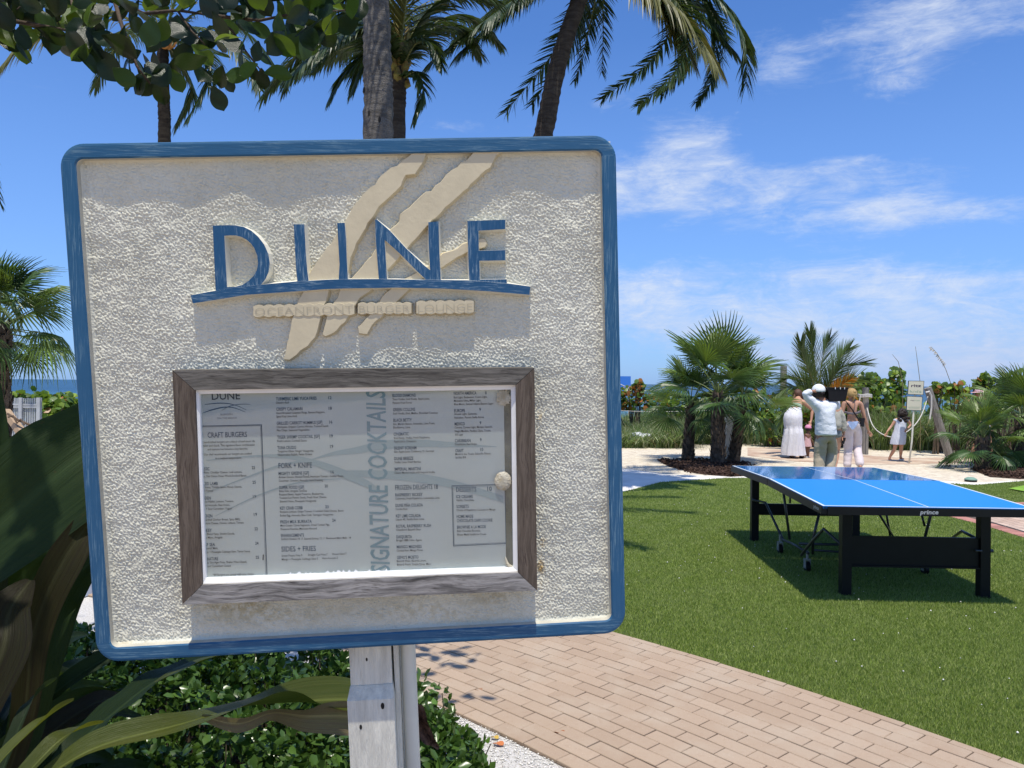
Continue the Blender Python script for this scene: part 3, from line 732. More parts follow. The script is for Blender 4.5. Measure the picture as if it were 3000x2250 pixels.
part('menu_backing', [SW(*q, -.004) for q in bk] + [SW(*q, -.010) for q in bk], [(0, 1, 2, 3), (4, 5, 6, 7), (0, 1, 5, 4), (1, 2, 6, 5), (2, 3, 7, 6), (3, 0, 4, 7)], mat('olive_backing', (.17, .17, .12), .8, .2, .25, 20), case)
sh = [mq(160, 140, SD), mq(1962, 118, SD), mq(1976, 1195, SD), mq(200, 1250, SD)]
M_sheet = mat('faded_menu_paper', (.56, .57, .51), .6, .3, .05, 3)
part('menu_sheet', [SW(*q, SD) for q in sh] + [SW(*q, SD - .001) for q in sh], [(0, 1, 2, 3), (4, 5, 6, 7), (0, 1, 5, 4), (1, 2, 6, 5), (2, 3, 7, 6), (3, 0, 4, 7)], M_sheet, case)
PD1, PD2, PD3 = SD + .0004, SD + .0007, SD + .0010
P = lambda x, y, d: SW(*mq(x, y, d), d)
def band(mb, top, bot, d, m=0):
    n = len(top); mb.add([P(x, y, d) for x, y in top] + [P(x, y, d) for x, y in bot], [(i, i + 1, n + i + 1, n + i) for i in range(n - 1)], m)
def curve_band(mb, pts, d, m=0):   # (x, y, width)
    n = 24; vs = [Vector((a, b, c)) for a, b, c in pts]; L_ = [interp(vs, i / n) for i in range(n + 1)]
    band(mb, [(q.x, q.y - q.z / 2) for q in L_], [(q.x, q.y + q.z / 2) for q in L_], d, m)
wv = MB()
curve_band(wv, [(830, 535, 4), (960, 500, 22), (1100, 480, 40), (1250, 450, 52), (1450, 440, 46), (1700, 450, 26), (1920, 460, 3)], PD1)
curve_band(wv, [(210, 540, 4), (500, 515, 12), (700, 520, 26), (880, 565, 40), (1020, 620, 52), (1160, 680, 44), (1215, 715, 30)], PD1 + .0001)
curve_band(wv, [(1020, 615, 30), (1280, 625, 48), (1500, 650, 52), (1700, 690, 46), (1960, 770, 40)], PD1 + .0002)
curve_band(wv, [(190, 740, 4), (450, 640, 10), (650, 570, 16), (840, 535, 10)], PD1 + .00015)
curve_band(wv, [(260, 870, 4), (520, 745, 9), (760, 670, 9), (1000, 650, 3)], PD1 + .00025)
wv.build('printed_waves', mat('pale_teal_print', (.37, .43, .405), .6), case)
big = MB()
A = P(1290, 1200, PD2); Bq = P(1262, 132, PD2); wdir = (A - Bq); side = (P(1180, 1196, PD2) - A)
write(big, 'SIGNATURE COCKTAILS', A, Bq, side.normalized(), side.length * .98, 0, .014)
big.build('printed_title', mat('teal_print', (.19, .30, .315), .6), case)
tx = MB()
def T(s, x0, y0, x1, y1=None, cap=18, m=0, bold=0.0):
    y1 = y0 - (x1 - x0) * .022 if y1 is None else y1
    a, b = cM(x0, y0), cM(x1, y1); sign_write(tx, s, a[0], a[1], b[0], b[1], cap * .4973, PD3, bold, m)
H_, S_ = 17, 12.5
heads = [
 ('CRAFT BURGERS', 218, 407, 450, 30), ('TURMERIC LIME YUCA FRIES', 620, 188, 860, 18), ('12', 929, 180, 948, 17), ('CRISPY CALAMARI', 622, 248, 777, 18), ('18', 931, 242, 950, 17),
 ('GRILLED CARROT HUMMUS [GF]', 625, 331, 893, 18), ('16', 934, 323, 953, 17), ('TIGER SHRIMP COCKTAIL [GF]', 628, 413, 878, 18), ('19', 937, 405, 956, 17), ('TUNA CRUDO', 629, 475, 740, 18), ('19', 939, 466, 958, 17),
 ('FORK + KNIFE', 636, 587, 833, 30), ('MIGHTY GREENS [GF]', 636, 627, 815, 18), ('16', 943, 617, 962, 17), ('SUPER FOOD [GF]', 640, 710, 786, 18), ('20', 907, 700, 927, 17), ('KEY CRAB COBB', 644, 831, 778, 18), ('23', 911, 822, 931, 17),
 ('FRESH MILK BURRATA', 646, 912, 831, 18), ('24', 952, 902, 972, 17), ('ENHANCEMENTS', 650, 992, 786, 18), ('SIDES + FRIES', 653, 1078, 856, 30),
 ('BLOOD DIAMOND', 1307, 168, 1446, 18), ('GREEN COLLINS', 1310, 251, 1441, 18), ('BLACK BETTY', 1312, 313, 1421, 18), ('CINEMATIC', 1314, 395, 1403, 18), ('SILENT SCREAM', 1316, 477, 1448, 18), ('DUNE BREEZE', 1317, 539, 1430, 18), ('IMPERIAL MARTINI', 1319, 601, 1474, 18),
 ('FROZEN DELIGHTS 18', 1323, 714, 1575, 28), ('RASPBERRY RICKEY', 1324, 753, 1485, 18), ('DUNE PIÑA COLADA', 1325, 815, 1486, 18), ('KEY LIME COLADA', 1327, 877, 1474, 18), ('ROYAL RASPBERRY RUSH', 1329, 937, 1534, 18), ('DAIQUIRITA', 1330, 1000, 1422, 18), ('MANGO MADNESS', 1332, 1059, 1479, 18), ("GENO'S MOJITO", 1333, 1121, 1460, 18),
 ('NORTH AMERICA', 1668, 155, 1802, 18), ('8', 1852, 151, 1862, 17), ('EUROPE', 1670, 257, 1734, 18), ('9', 1818, 249, 1828, 17), ('MEXICO', 1673, 335, 1733, 18), ('9', 1820, 328, 1830, 17), ('CARIBBEAN', 1675, 434, 1767, 18), ('9', 1822, 427, 1832, 17), ('CRAFT', 1677, 492, 1726, 18), ('10', 1824, 485, 1842, 17),
 ('DESSERTS', 1682, 726, 1801, 27), ('10', 1866, 720, 1892, 25), ('ICE CREAMS', 1682, 763, 1781, 18), ('SORBETS', 1684, 821, 1756, 18), ('HOME MADE', 1685, 880, 1783, 18), ('CHOCOLATE CHIPS COOKIE', 1686, 905, 1896, 18), ('BROWNIE A LA MODE', 1687, 943, 1857, 18),
 ('ASSIC', 184, 600, 230, 18), ('22', 478, 592, 498, 17), ('ICED LAMB', 188, 687, 278, 18), ('25', 482, 678, 502, 17), ('RDEN', 190, 772, 237, 18), ('19', 485, 762, 504, 17), ('ICKEN', 193, 877, 246, 18), ('19', 490, 867, 509, 17), ('RKEY', 197, 962, 243, 18), ('22', 494, 952, 514, 17), ('EP SEA', 203, 1046, 262, 18), ('24', 498, 1037, 518, 17), ('GNATURE', 204, 1130, 280, 18), ('25', 501, 1120, 521, 17)]
for s, x0, y0, x1, cap in heads: T(s, x0, y0, x1, cap=cap, m=0, bold=.016 if cap < 25 else .010)
small = [
 ('ur handcrafted burgers are a blend of beef short rib,', 178, 441, 498), ('brisket and chuck. This signature flavor combination', 180, 462, 495), ('and texture has become a key favorite.', 218, 483, 455), ('Our chef recommends our burgers are cooked', 197, 513, 477), ('to a medium temperature.', 262, 535, 418),
 ('Cilantro Aioli', 620, 208, 697), ('Hand Breaded Calamari Rings, Banana Peppers,', 622, 269, 909), ('Spicy Key Lime Aioli', 623, 289, 744), ('Chickpeas, Organic Carrot, Harissa, Toasted Seeds', 625, 351, 929), ('Pita Chips, Seasonal Vegetables', 626, 371, 818), ('Fresh Lemon, Cocktail Sauce', 628, 434, 801), ('Tangerine Glaze, Ginger Vinaigrette,', 630, 495, 844), ('Watermelon Radish, Petite Greens', 631, 515, 834),
 ('Artisan Greens, Shaved Fennel, Heirloom Tomato, Golden Raisin,', 636, 647, 1020), ('Cucumber, Crouton, Avocado Herb Dressing', 637, 668, 896), ('Baby Kale, Arugula, Quinoa', 640, 729, 802), ('Roasted Beets, Apple Preserve, Blueberries,', 640, 749, 903), ('Toasted Sun Flower Seeds, Fresh Goat Cheese,', 641, 769, 919), ('Shaved Onion, Pineapple Vinaigrette', 643, 790, 858),
 ('Romaine Lettuce, Grape Tomato, Crumbled Goat Cheese, Bacon,', 644, 851, 1022), ('Boiled Egg, Avocado, Blue Crab, Tarragon Vinaigrette', 645, 873, 958), ('Mint Cream, Citrus Segments, Dried Turkish Figs,', 647, 932, 937), ('Preserve Peaches, Marcona Almond', 648, 953, 861), ('Grilled Chicken 10  //  Seared Shrimp 12  //  Blackened Mahi Mahi  14', 650, 1012, 1062), ('Sweet Potato Fries 9', 654, 1109, 776), ('Straight Cut Fries 7', 809, 1104, 924), ('House Salad 7', 952, 1099, 1037), ('Mango + Pineapple Cabbage Slaw 5', 655, 1131, 868), ('Hass Avocado 5', 893, 1124, 985),
 ('Titos Vodka, Stoli Raszp, Apple Juice,', 1307, 188, 1526), ('Passion Fruit Pureé', 1308, 209, 1420), ('Stoli Vanilla, Kiwi, Malibu, Shredded Coconut', 1310, 272, 1573), ('Gin, Martini Bianco, Amaretto, Lime Foam,', 1311, 334, 1557), ('Blackberry, Lime', 1312, 354, 1411), ('Stoli Raszp, Vodka, Fresh Raspberry,', 1314, 416, 1528), ('Apple Juice, Cinnamon', 1315, 436, 1447), ('Gin, Apple Juice, Cranberry, St. Germain', 1316, 497, 1552), ('Vodka, Lime, Fresh Berries', 1318, 559, 1473), ('Classic Martini made with Imperia Vodka', 1319, 621, 1557),
 ('Cointreau, Fresh Raspberry, Lemonade, Lime', 1324, 773, 1584), ('Coruba Rum', 1325, 835, 1395), ('Liquor 43, Vanilla Rum, Lime', 1327, 896, 1493), ('Chambord, Bacardi Silver', 1329, 957, 1474), ('Brugal 1888, Lime, Agave', 1330, 1019, 1479), ('Coruba Rum, Mango Puree', 1332, 1079, 1485), ('Bacardi Silver, Bacardi Limon,', 1333, 1141, 1506), ('Bacardi Peach, Simple Syrup, Mint', 1334, 1162, 1532),
 ('Bud Light, Budweiser, Coors Light,', 1668, 177, 1865), ('Michelob Ultra, Miller Light,', 1669, 197, 1829), ('Blue Moon, Samuel Adams Boston Lager', 1670, 217, 1902), ('Amstel Light, Guinness,', 1671, 275, 1806), ('Heineken, Peroni, Stella Artois', 1672, 296, 1846), ('Corona, Corona Light, Modelo Especial,', 1673, 354, 1896), ('Negra Modelo, Pacifico Clara, Tecate,', 1674, 376, 1887), ('XX Lager', 1675, 396, 1724), ('Presidente, Red Stripe', 1676, 453, 1804), ('Monk in the Trunk, Stiltsville Pilsner,', 1677, 511, 1888), ('Jai Alai IPA', 1678, 531, 1741),
 ('Vanilla, Chocolate,', 1683, 783, 1788), ('Choice of Raspberry, Coconut or Mango', 1684, 841, 1914), ('Rich Chocolate Brownie,', 1688, 964, 1825), ('House Made Vanilla Ice Cream', 1688, 985, 1859),
 ('n Patty, Cheddar Cheese, Leaf Lettuce,', 184, 620, 421), ('ato, Red Onion, Pecan Wood-Smoked Bacon', 185, 642, 446), ('Cheese, Tzatziki Sauce, Honey Onions,', 192, 707, 420), ('ed Fennel', 190, 727, 250), ('kpea Falafel, Lettuce, Tomato,', 190, 791, 372), ('shed Avocado, Red Onion,', 191, 813, 349), ('et + Sour Cucumber, Yogurt', 192, 834, 362), ('s Grilled Chicken Breast, Spicy BBQ,', 194, 898, 411), ('volone Cheese, Onions, Lettuce, Tomato', 195, 919, 432), ('se Blend Patty, Smoke Gouda,', 198, 982, 378), ('no Mayo, Arugula', 199, 1003, 305), ('ckened Mahi,', 203, 1066, 279), ('ngo + Pineapple Cabbage Slaw, Tartar Sauce', 203, 1088, 468), ('Day Dry Aged Patty, Shallot Wine Glazed,', 205, 1150, 448), ('opped Camembert Cheese', 205, 1171, 355), ('*All Burgers are served with your choice', 249, 1222, 490), ('of side salad or fries', 306, 1240, 430),
 ('A Suggested 18% Gratuity Will Be Added To Your Check. Please Feel Free to Raise', 658, 1223, 1022)]
for s, x0, y0, x1 in small: T(s, x0, y0 - 1, x1, cap=S_, m=1, bold=.008)
T('DUNE', 243, 184, 410, cap=44, m=1, bold=.01); T('BURGERS', 294, 276, 367, cap=11, m=2); T('ON THE BEACH', 273, 298, 390, cap=11, m=2)
M_hd = mat('heading_print', (.018, .07, .12), .6); M_tx = mat('text_print', (.022, .034, .046), .6); M_gt = mat('grey_print', (.14, .17, .19), .6)
tx.build('printed_text', [M_hd, M_tx, M_gt], case)
bx = MB()
def line(x0, y0, x1, y1, w_, d=PD2 + .0001):
    dx_, dy_ = x1 - x0, y1 - y0; L_ = math.hypot(dx_, dy_); nx_, ny_ = -dy_ / L_ * w_ / 2, dx_ / L_ * w_ / 2
    bx.add([P(x0 + nx_, y0 + ny_, d), P(x1 + nx_, y1 + ny_, d), P(x1 - nx_, y1 - ny_, d), P(x0 - nx_, y0 - ny_, d)], [(0, 1, 2, 3)])
for a in ((178, 339, 537, 331, 5), (178, 345, 530, 337, 2), (535, 331, 568, 1232, 5), (529, 338, 561, 1232, 2),
          (1657, 690, 1968, 681, 4), (1663, 696, 1968, 688, 2), (1657, 690, 1666, 1045, 4), (1663, 696, 1671, 1038, 2), (1665, 1045, 1975, 1030, 4), (1671, 1038, 1975, 1024, 2), (1968, 681, 1975, 1030, 3)): line(*a)
for pts in ([(200, 212, 3), (270, 204, 5), (340, 206, 5), (400, 222, 3), (445, 243, 2)], [(183, 264, 2), (240, 244, 7), (310, 228, 6), (370, 230, 4), (440, 256, 2)], [(302, 246, 2), (340, 224, 4), (390, 212, 3), (440, 209, 3), (472, 213, 1)]): curve_band(bx, pts, PD2 + .0001)
bx.build('printed_rules', M_hd, case)
mb = MB(); line_ = [(543, 1095), (549, 1095), (547, 1128), (541, 1128)]
mb.add([P(x, y, PD3 + .0003) for x, y in line_], [(0, 1, 2, 3)]); mb.build('scratch_mark', mat('black_mark', (.015, .015, .015), .8), case)
# glass
m = bpy.data.materials.new('case_glass'); m.use_nodes = True; t = NT(m.node_tree); t.n.remove(t.n['Principled BSDF'])
tr = t.new('ShaderNodeBsdfTransparent'); tr.inputs[0].default_value = (.93, .95, .95, 1); gl = t.new('ShaderNodeBsdfGlossy'); gl.inputs['Roughness'].default_value = .03
df = t.new('ShaderNodeBsdfDiffuse'); df.inputs[0].default_value = (.6, .63, .66, 1)
fr = t.new('ShaderNodeFresnel'); fr.inputs[0].default_value = 1.5; ms = t.new('ShaderNodeMixShader'); t.l.new(fr.outputs[0], ms.inputs[0]); t.l.new(tr.outputs[0], ms.inputs[1]); t.l.new(gl.outputs[0], ms.inputs[2])
m2 = t.new('ShaderNodeMixShader'); t.val(m2, 0, t.mapr(t.noise(t.new('ShaderNodeTexCoord').outputs['Object'], 6, 4), .3, .8, .0, .06)); t.l.new(ms.outputs[0], m2.inputs[1]); t.l.new(df.outputs[0], m2.inputs[2])
t.l.new(m2.outputs[0], t.n['Material Output'].inputs[0])
gq = [ex(q, .006) for q in li]
part('glass_pane', [SW(*q, GD) for q in gq] + [SW(*q, GD - .003) for q in gq], [(0, 1, 2, 3), (4, 5, 6, 7), (0, 1, 5, 4), (1, 2, 6, 5), (2, 3, 7, 6), (3, 0, 4, 7)], m, case)
# peeling white film along the lower edge, blobs of old glue on the glass
pl = MB(); top = []; bot = []
x = 215
while x < 2015:
    big_ = 660 < x < 1300; hgt = (rng.uniform(4, 30) if big_ else rng.uniform(3, 8)) + (14 if 370 < x < 410 else 0)
    yb = 1236 - (x - 204) * .0355; top.append((x, yb - hgt + 6)); bot.append((x, yb + 14)); x += rng.uniform(6, 16) if big_ else 22
band(pl, top, bot, GD + .0008); pl.build('peeling_film', mat('white_film', (.78, .78, .76), .7), case)
M_glue = mat('old_glue', (.40, .34, .22), .7, .3, .12, 60, .6, 150, col2=(.56, .52, .40), bdist=.004)
def blob(cx_, cy_, rx, ry, hh, spiky=0.1):
    mb = MB(); C0 = P(cx_, cy_, GD); s_ = .4973 * D0 / FPX; V = [C0 + S_n * hh]; n = 40; ringsn = 5
    for k in range(1, ringsn + 1):
        f = k / ringsn
        for j in range(n):
            a = 2 * math.pi * j / n; rr_ = f * (1 + (spiky * rng.uniform(-1, 1) if k == ringsn else .02 * rng.normal()))
            V.append(C0 + S_h * (math.cos(a) * rx * s_ * rr_) + S_v * (math.sin(a) * ry * s_ * rr_) + S_n * max(0.0002, hh * (1 - f ** 3) + rng.normal() * .0003))
    F = [(0, 1 + j, 1 + (j + 1) % n) for j in range(n)] + [(1 + k * n + j, 1 + k * n + (j + 1) % n, 1 + (k + 1) * n + (j + 1) % n, 1 + (k + 1) * n + j) for k in range(ringsn - 1) for j in range(n)]
    mb.add(V, F); mb.build('glue_blob', M_glue, case)
blob(1962, 172, 42, 46, .003, .16); blob(1957, 662, 50, 58, .004, .04)
mb = MB(); mb.tube([P(1972, 1110, GD + .001), P(1982, 1145, GD + .001), P(1992, 1162, GD + .001), P(2012, 1166, GD + .001)], [.0012, .003, .004, .002], 6); mb.build('glue_run', M_glue, case)
# ================================================================ VEGETATION
GR = lambda *c: c
def strip_leaf(spine, widths, normal, fold=.25, wave=0.0, wfreq=5, ns=26, nc=6, tw=0.0, gravity=0):
    """a strap leaf: spine points, width along it, folded along the midrib, wavy rims"""
    V = []; F = []; ph = rng.uniform(0, 6)
    for i in range(ns + 1):
        t_ = i / ns; p = interp(spine, t_); q = interp(spine, min(t_ + .01, 1)) - interp(spine, max(t_ - .01, 0)); T_ = q.normalized()
        n_ = Vector(normal); n_ = (n_ - T_ * n_.dot(T_)).normalized()
        if tw: n_ = Matrix.Rotation(tw * t_, 3, T_) @ n_
        s_ = T_.cross(n_); w_ = np.interp(t_, np.linspace(0, 1, len(widths)), widths) / 2
        for j in range(nc + 1):
            u = -1 + 2 * j / nc
            off = abs(u) * w_ * fold + wave * w_ * math.sin(t_ * wfreq * 6.28 + ph + (1.6 if u > 0 else 0)) * abs(u) ** 2
            V.append(p + s_ * (u * w_ * math.cos(fold * .6)) + n_ * off)
    for i in range(ns):
        for j in range(nc): a = i * (nc + 1) + j; F.append((a, a + 1, a + nc + 2, a + nc + 1))
    return V, F
def set_uv(o, ns, nc):
    me = o.data; uv = me.uv_layers.new(name='UVMap'); n = len(me.loops); vi = np.zeros(n, dtype=np.int32); me.loops.foreach_get('vertex_index', vi)
    a = np.stack([(vi % (nc + 1)) / nc, (vi // (nc + 1)) / ns], 1).astype(np.float32); uv.data.foreach_set('uv', a.ravel())
def leafmat(name, c_, c2, tr, rough=.35, spec=.5, k=.35, stretch=None):
    m = mat(name, c_, rough, spec, .2, 1.0, .7, 1.6, col2=c2, trans=(tr, k), bdist=.004, coord='UV', stretch=(22, 1.6, 1), rand=.15)
    t = NT(m.node_tree); bs = t.n['Principled BSDF']; uvn = t.new('ShaderNodeTexCoord').outputs['UV']; sx = t.new('ShaderNodeSeparateXYZ'); t.l.new(uvn, sx.inputs[0])
    mid_ = t.mapr(t.math('ABSOLUTE', t.math('SUBTRACT', sx.outputs[0], .5)), .0, .07, 1.0, 0.0)          # paler midrib
    old = bs.inputs['Base Color'].links[0].from_socket; c = t.mix(t.math('MULTIPLY', mid_, .55), old, c4([min(1, x * 2.2 + .01) for x in c2]))
    bl = t.mapr(t.noise(t.scalevec(uvn, (3, 5, 1)), 2.0, 5, .7), .62, .72, 0, .6); c = t.mix(bl, c, (.06, .035, .015, 1)); t.l.new(c, bs.inputs['Base Color'])
    return m
M_cr = leafmat('crinum_green', (.010, .022, .006), (.018, .034, .009), (.06, .10, .008), .48, .22)
M_cr2 = leafmat('crinum_bronze', (.014, .009, .005), (.026, .026, .008), (.10, .085, .010), .5, .2)
M_cr3 = leafmat('crinum_yellow', (.055, .075, .010), (.085, .10, .02), (.17, .19, .012), .45, .3)
M_cr4 = leafmat('crinum_pink_underside', (.22, .15, .10), (.26, .23, .10), (.2, .18, .05), .5, .4)
base = W(-40, 2700, 1.75); base.z = 0
cri = thing('crinum_lily', (base.x, base.y, 0), 'large crinum lily with long bronze and dark green strap leaves left of the sign', 'plant')
Z_ = Vector((0, 0, 1)); TOV = Vector((.15, -1, .2))
def cleaf(pts, widths, m_, normal=TOV, **k):
    sp_ = [W(*p) for p in pts]; V, F = strip_leaf(sp_, widths, normal, **k); o = part('leaf', V, F, m_, cri, smooth=True); set_uv(o, k.get('ns', 26), k.get('nc', 6)); return o
cleaf([(-500, 1930, 1.72), (-200, 1705, 1.74), (0, 1540, 1.78), (200, 1370, 1.84), (430, 1210, 1.95)], [.05, .19, .24, .275, .16], M_cr, (.45, -1, .45), fold=.22, wave=.10, wfreq=2)
cleaf([(-60, 2500, 1.7), (60, 2150, 1.72), (100, 1850, 1.74), (190, 1640, 1.78), (300, 1480, 1.86)], [.03, .05, .075, .085, .05], M_cr2, (.6, -1, .2), fold=.4)
cleaf([(-30, 2500, 1.72), (60, 2200, 1.76), (130, 1900, 1.80), (215, 1700, 1.88), (330, 1600, 1.98)], [.04, .07, .10, .085, .03], M_cr, (.6, -1, .5), fold=.4, wave=.25)
cleaf([(-160, 2300, 1.5), (-60, 2060, 1.52), (10, 1900, 1.55), (30, 1790, 1.6), (90, 1700, 1.66)], [.05, .11, .13, .10, .02], M_cr2, (.1, -1, .3), fold=.35)
cleaf([(-260, 2600, 1.9), (-120, 2250, 1.9), (-60, 2000, 1.92), (-40, 1700, 1.94), (-22, 1300, 1.96), (-50, 1000, 2.0)], [.05, .09, .10, .11, .09, .04], M_cr, (.3, -1, 0), fold=.35)
cleaf([(-200, 1980, 2.0), (-20, 1800, 2.0), (90, 1660, 2.0), (190, 1560, 2.05), (280, 1450, 2.1)], [.08, .15, .14, .10, .04], M_cr, (.4, -1, .3), fold=.3)
# the long leaf that reaches behind the post
cleaf([(60, 2330, 1.38), (271, 2195, 1.42), (520, 2125, 1.5), (720, 2070, 1.70), (860, 2058, 1.92), (1040, 2052, 2.06), (1170, 2085, 2.14)], [.03, .055, .052, .062, .095, .125, .11], M_cr3, (-.1, -.55, 1), fold=.45, wave=.28, wfreq=2.2, ns=44)
cleaf([(590, 2098, 1.56), (700, 2120, 1.62), (800, 2088, 1.76), (900, 2098, 1.90), (1010, 2098, 2.0), (1120, 2115, 2.06)], [.01, .035, .04, .075, .088, .065], M_cr4, (0, -1, .15), fold=.3, wave=.12, wfreq=1.4, ns=30)
cleaf([(20, 2330, 1.36), (158, 2185, 1.42), (226, 2140, 1.47), (300, 2118, 1.55)], [.03, .045, .034, .01], M_cr3, (-.3, -.8, .8), fold=.5)
cleaf([(-60, 2330, 1.4), (9, 2225, 1.43), (135, 2105, 1.5), (215, 2052, 1.6)], [.03, .04, .035, .01], M_cr3, (-.6, -.7, .6), fold=.5)
cleaf([(-40, 2380, 1.42), (68, 2105, 1.52), (113, 2030, 1.58), (165, 1990, 1.66)], [.03, .04, .03, .008], M_cr, (-.5, -1, .4), fold=.4)
cleaf([(90, 2420, 1.6), (230, 2185, 1.72), (340, 2085, 1.85), (460, 1995, 2.0), (600, 1935, 2.2), (700, 1900, 2.35)], [.04, .07, .08, .08, .065, .02], M_cr, (-.2, -.7, 1), fold=.4, wave=.1)
cleaf([(455, 2000, 1.98), (520, 1965, 2.06), (600, 1932, 2.18), (660, 1915, 2.3)], [.01, .03, .035, .01], M_cr3, (-.2, -.7, 1), fold=.2)  # narrow yellow strip laid over the leaf before it, as its sunlit tip
for i in range(24):
    a = rng.uniform(.45, 1.35); L_ = rng.uniform(350, 800); x0, y0, d0 = rng.uniform(-200, 20), rng.uniform(2330, 2600), rng.uniform(1.7, 2.2)
    pts = [(x0, y0, d0), (x0 + L_ * .4 * math.cos(a) * .8, y0 - L_ * .45 * math.sin(a) - 60, d0 + .12), (x0 + L_ * .75 * math.cos(a), y0 - L_ * .8 * math.sin(a) - 60, d0 + .3), (x0 + L_ * 1.02 * math.cos(a), y0 - L_ * .98 * math.sin(a), d0 + .45)]
    cleaf(pts, [.03, .055, .06, .01], [M_cr, M_cr2, M_cr, M_cr][rng.integers(4)], (rng.uniform(-.3, .6), -1, rng.uniform(.1, 1)), fold=.4, wave=.1)
# shrivelled brown leaf tip right of the post
br = [W(1190, 2040, 1.95), W(1215, 2080, 1.97), W(1250, 2150, 2.0), W(1285, 2192, 2.02)]
V, F = strip_leaf(br, [.05, .06, .035, .006], (0, -1, .3), fold=.9, wave=.5, wfreq=3); part('dry_leaf_tip', V, F, mat('dead_leaf', (.16, .09, .06), .8, .2, .3, 60, .8, 90, col2=(.04, .022, .015)), cri, smooth=False)

# ---- hedge of small glossy leaves
def leaf_cloud(P_, Nrm, L, Wd, asp_fold=.25, cup=.15):
    """vectorised four-triangle pointed leaves. P_ root, Nrm leaf axis"""
    n = len(P_); ax = Nrm / np.linalg.norm(Nrm, axis=1, keepdims=True)
    r = rng.normal(size=(n, 3)); sd = np.cross(ax, r); sd /= np.linalg.norm(sd, axis=1, keepdims=True); up = np.cross(sd, ax)
    L = np.broadcast_to(L, (n,))[:, None]; Wd = np.broadcast_to(Wd, (n,))[:, None]
    p0 = P_; pm = P_ + ax * L * .55 - up * L * cup * .3; pt = P_ + ax * L - up * L * cup
    a = P_ + ax * L * .28 + sd * Wd * .40 + up * Wd * asp_fold; b = P_ + ax * L * .28 - sd * Wd * .40 + up * Wd * asp_fold
    c = P_ + ax * L * .70 + sd * Wd * .5 + up * Wd * asp_fold - up * L * cup * .5; d = P_ + ax * L * .70 - sd * Wd * .5 + up * Wd * asp_fold - up * L * cup * .5
    V = np.stack([p0, pm, pt, a, b, c, d], 1).reshape(-1, 3); base = (np.arange(n) * 7)[:, None]
    tr = np.array([(0, 3, 1), (0, 1, 4), (3, 5, 1), (1, 6, 4), (5, 2, 1), (1, 2, 6)])
    return V, (base[:, None, :] + tr[None]).reshape(-1, 3)
HB = [(-4.0, 1.9), (.0, 1.9), (.02, 2.5), (-.06, 2.95), (-.2, 3.25), (-.36, 3.5), (-.56, 3.72), (-.9, 3.85), (-1.6, 3.9), (-4.0, 4.3)]
def hedge_h(X, Y):
    d = np.full(X.shape, 9.0)
    for i in range(1, len(HB) - 1):
        x0, y0 = HB[i]; x1, y1 = HB[i + 1]; L2 = (x1 - x0) ** 2 + (y1 - y0) ** 2
        t_ = np.clip(((X - x0) * (x1 - x0) + (Y - y0) * (y1 - y0)) / L2, 0, 1); d = np.minimum(d, np.hypot(X - x0 - t_ * (x1 - x0), Y - y0 - t_ * (y1 - y0)))
    base_h = .42 + .045 * np.sin(X * 7 + Y * 3) + .04 * np.sin(X * 17 + 1.3 * Y * 9) + .03 * np.sin(Y * 23 + X * 5)
    return base_h * np.sqrt(np.clip(d / .30, .05, 1))
hed = thing('hedge', (-1.5, 2.9, 0), 'low hedge of small glossy green leaves around the foot of the sign post', 'hedge')
ns_ = 4600; X = rng.uniform(-3.4, .05, ns_ * 2); Y = rng.uniform(1.95, 4.0, ns_ * 2); k = inpoly(X, Y, HB); X, Y = X[k][:ns_], Y[k][:ns_]
Ht = hedge_h(X, Y); Zs = Ht * (1 - .55 * rng.uniform(0, 1, len(X)) ** 2.2) + rng.normal(0, .02, len(X))
m_ = 9; C_ = np.repeat(np.stack([X, Y, Zs], 1), m_, 0); n = len(C_); C_ += rng.normal(0, .014, (n, 3)); 
A_ = rng.normal(size=(n, 3)) * [1, 1, .5] + [0, -.25, .75]
V, F = leaf_cloud(C_, A_, rng.uniform(.030, .052, n), rng.uniform(.017, .027, n), .14, .2)
M_hl = mat('hedge_leaf', (.060, .115, .022), .30, .5, island=.35, trans=((.10, .20, .02), .22)); M_hl2 = mat('hedge_leaf_young', (.10, .19, .035), .3, .55, island=.25, trans=((.18, .30, .03), .3))
mi = np.repeat((rng.uniform(0, 1, n) < .14).astype(int), 6)
part('foliage', V, F, [M_hl, M_hl2], hed, mi, kind='stuff')
mb = MB()
for i in range(700):
    j = rng.integers(len(X)); p = Vector((X[j], Y[j], 0)); q = Vector((X[j] + rng.normal() * .03, Y[j] + rng.normal() * .03, Zs[j])); mb.tube([p, p.lerp(q, .5) + Vector((rng.normal() * .02, rng.normal() * .02, 0)), q], [.004, .003, .002], 4, cap=False)
mb.build('stems', mat('hedge_stem', (.10, .08, .05), .8), hed, kind='stuff')

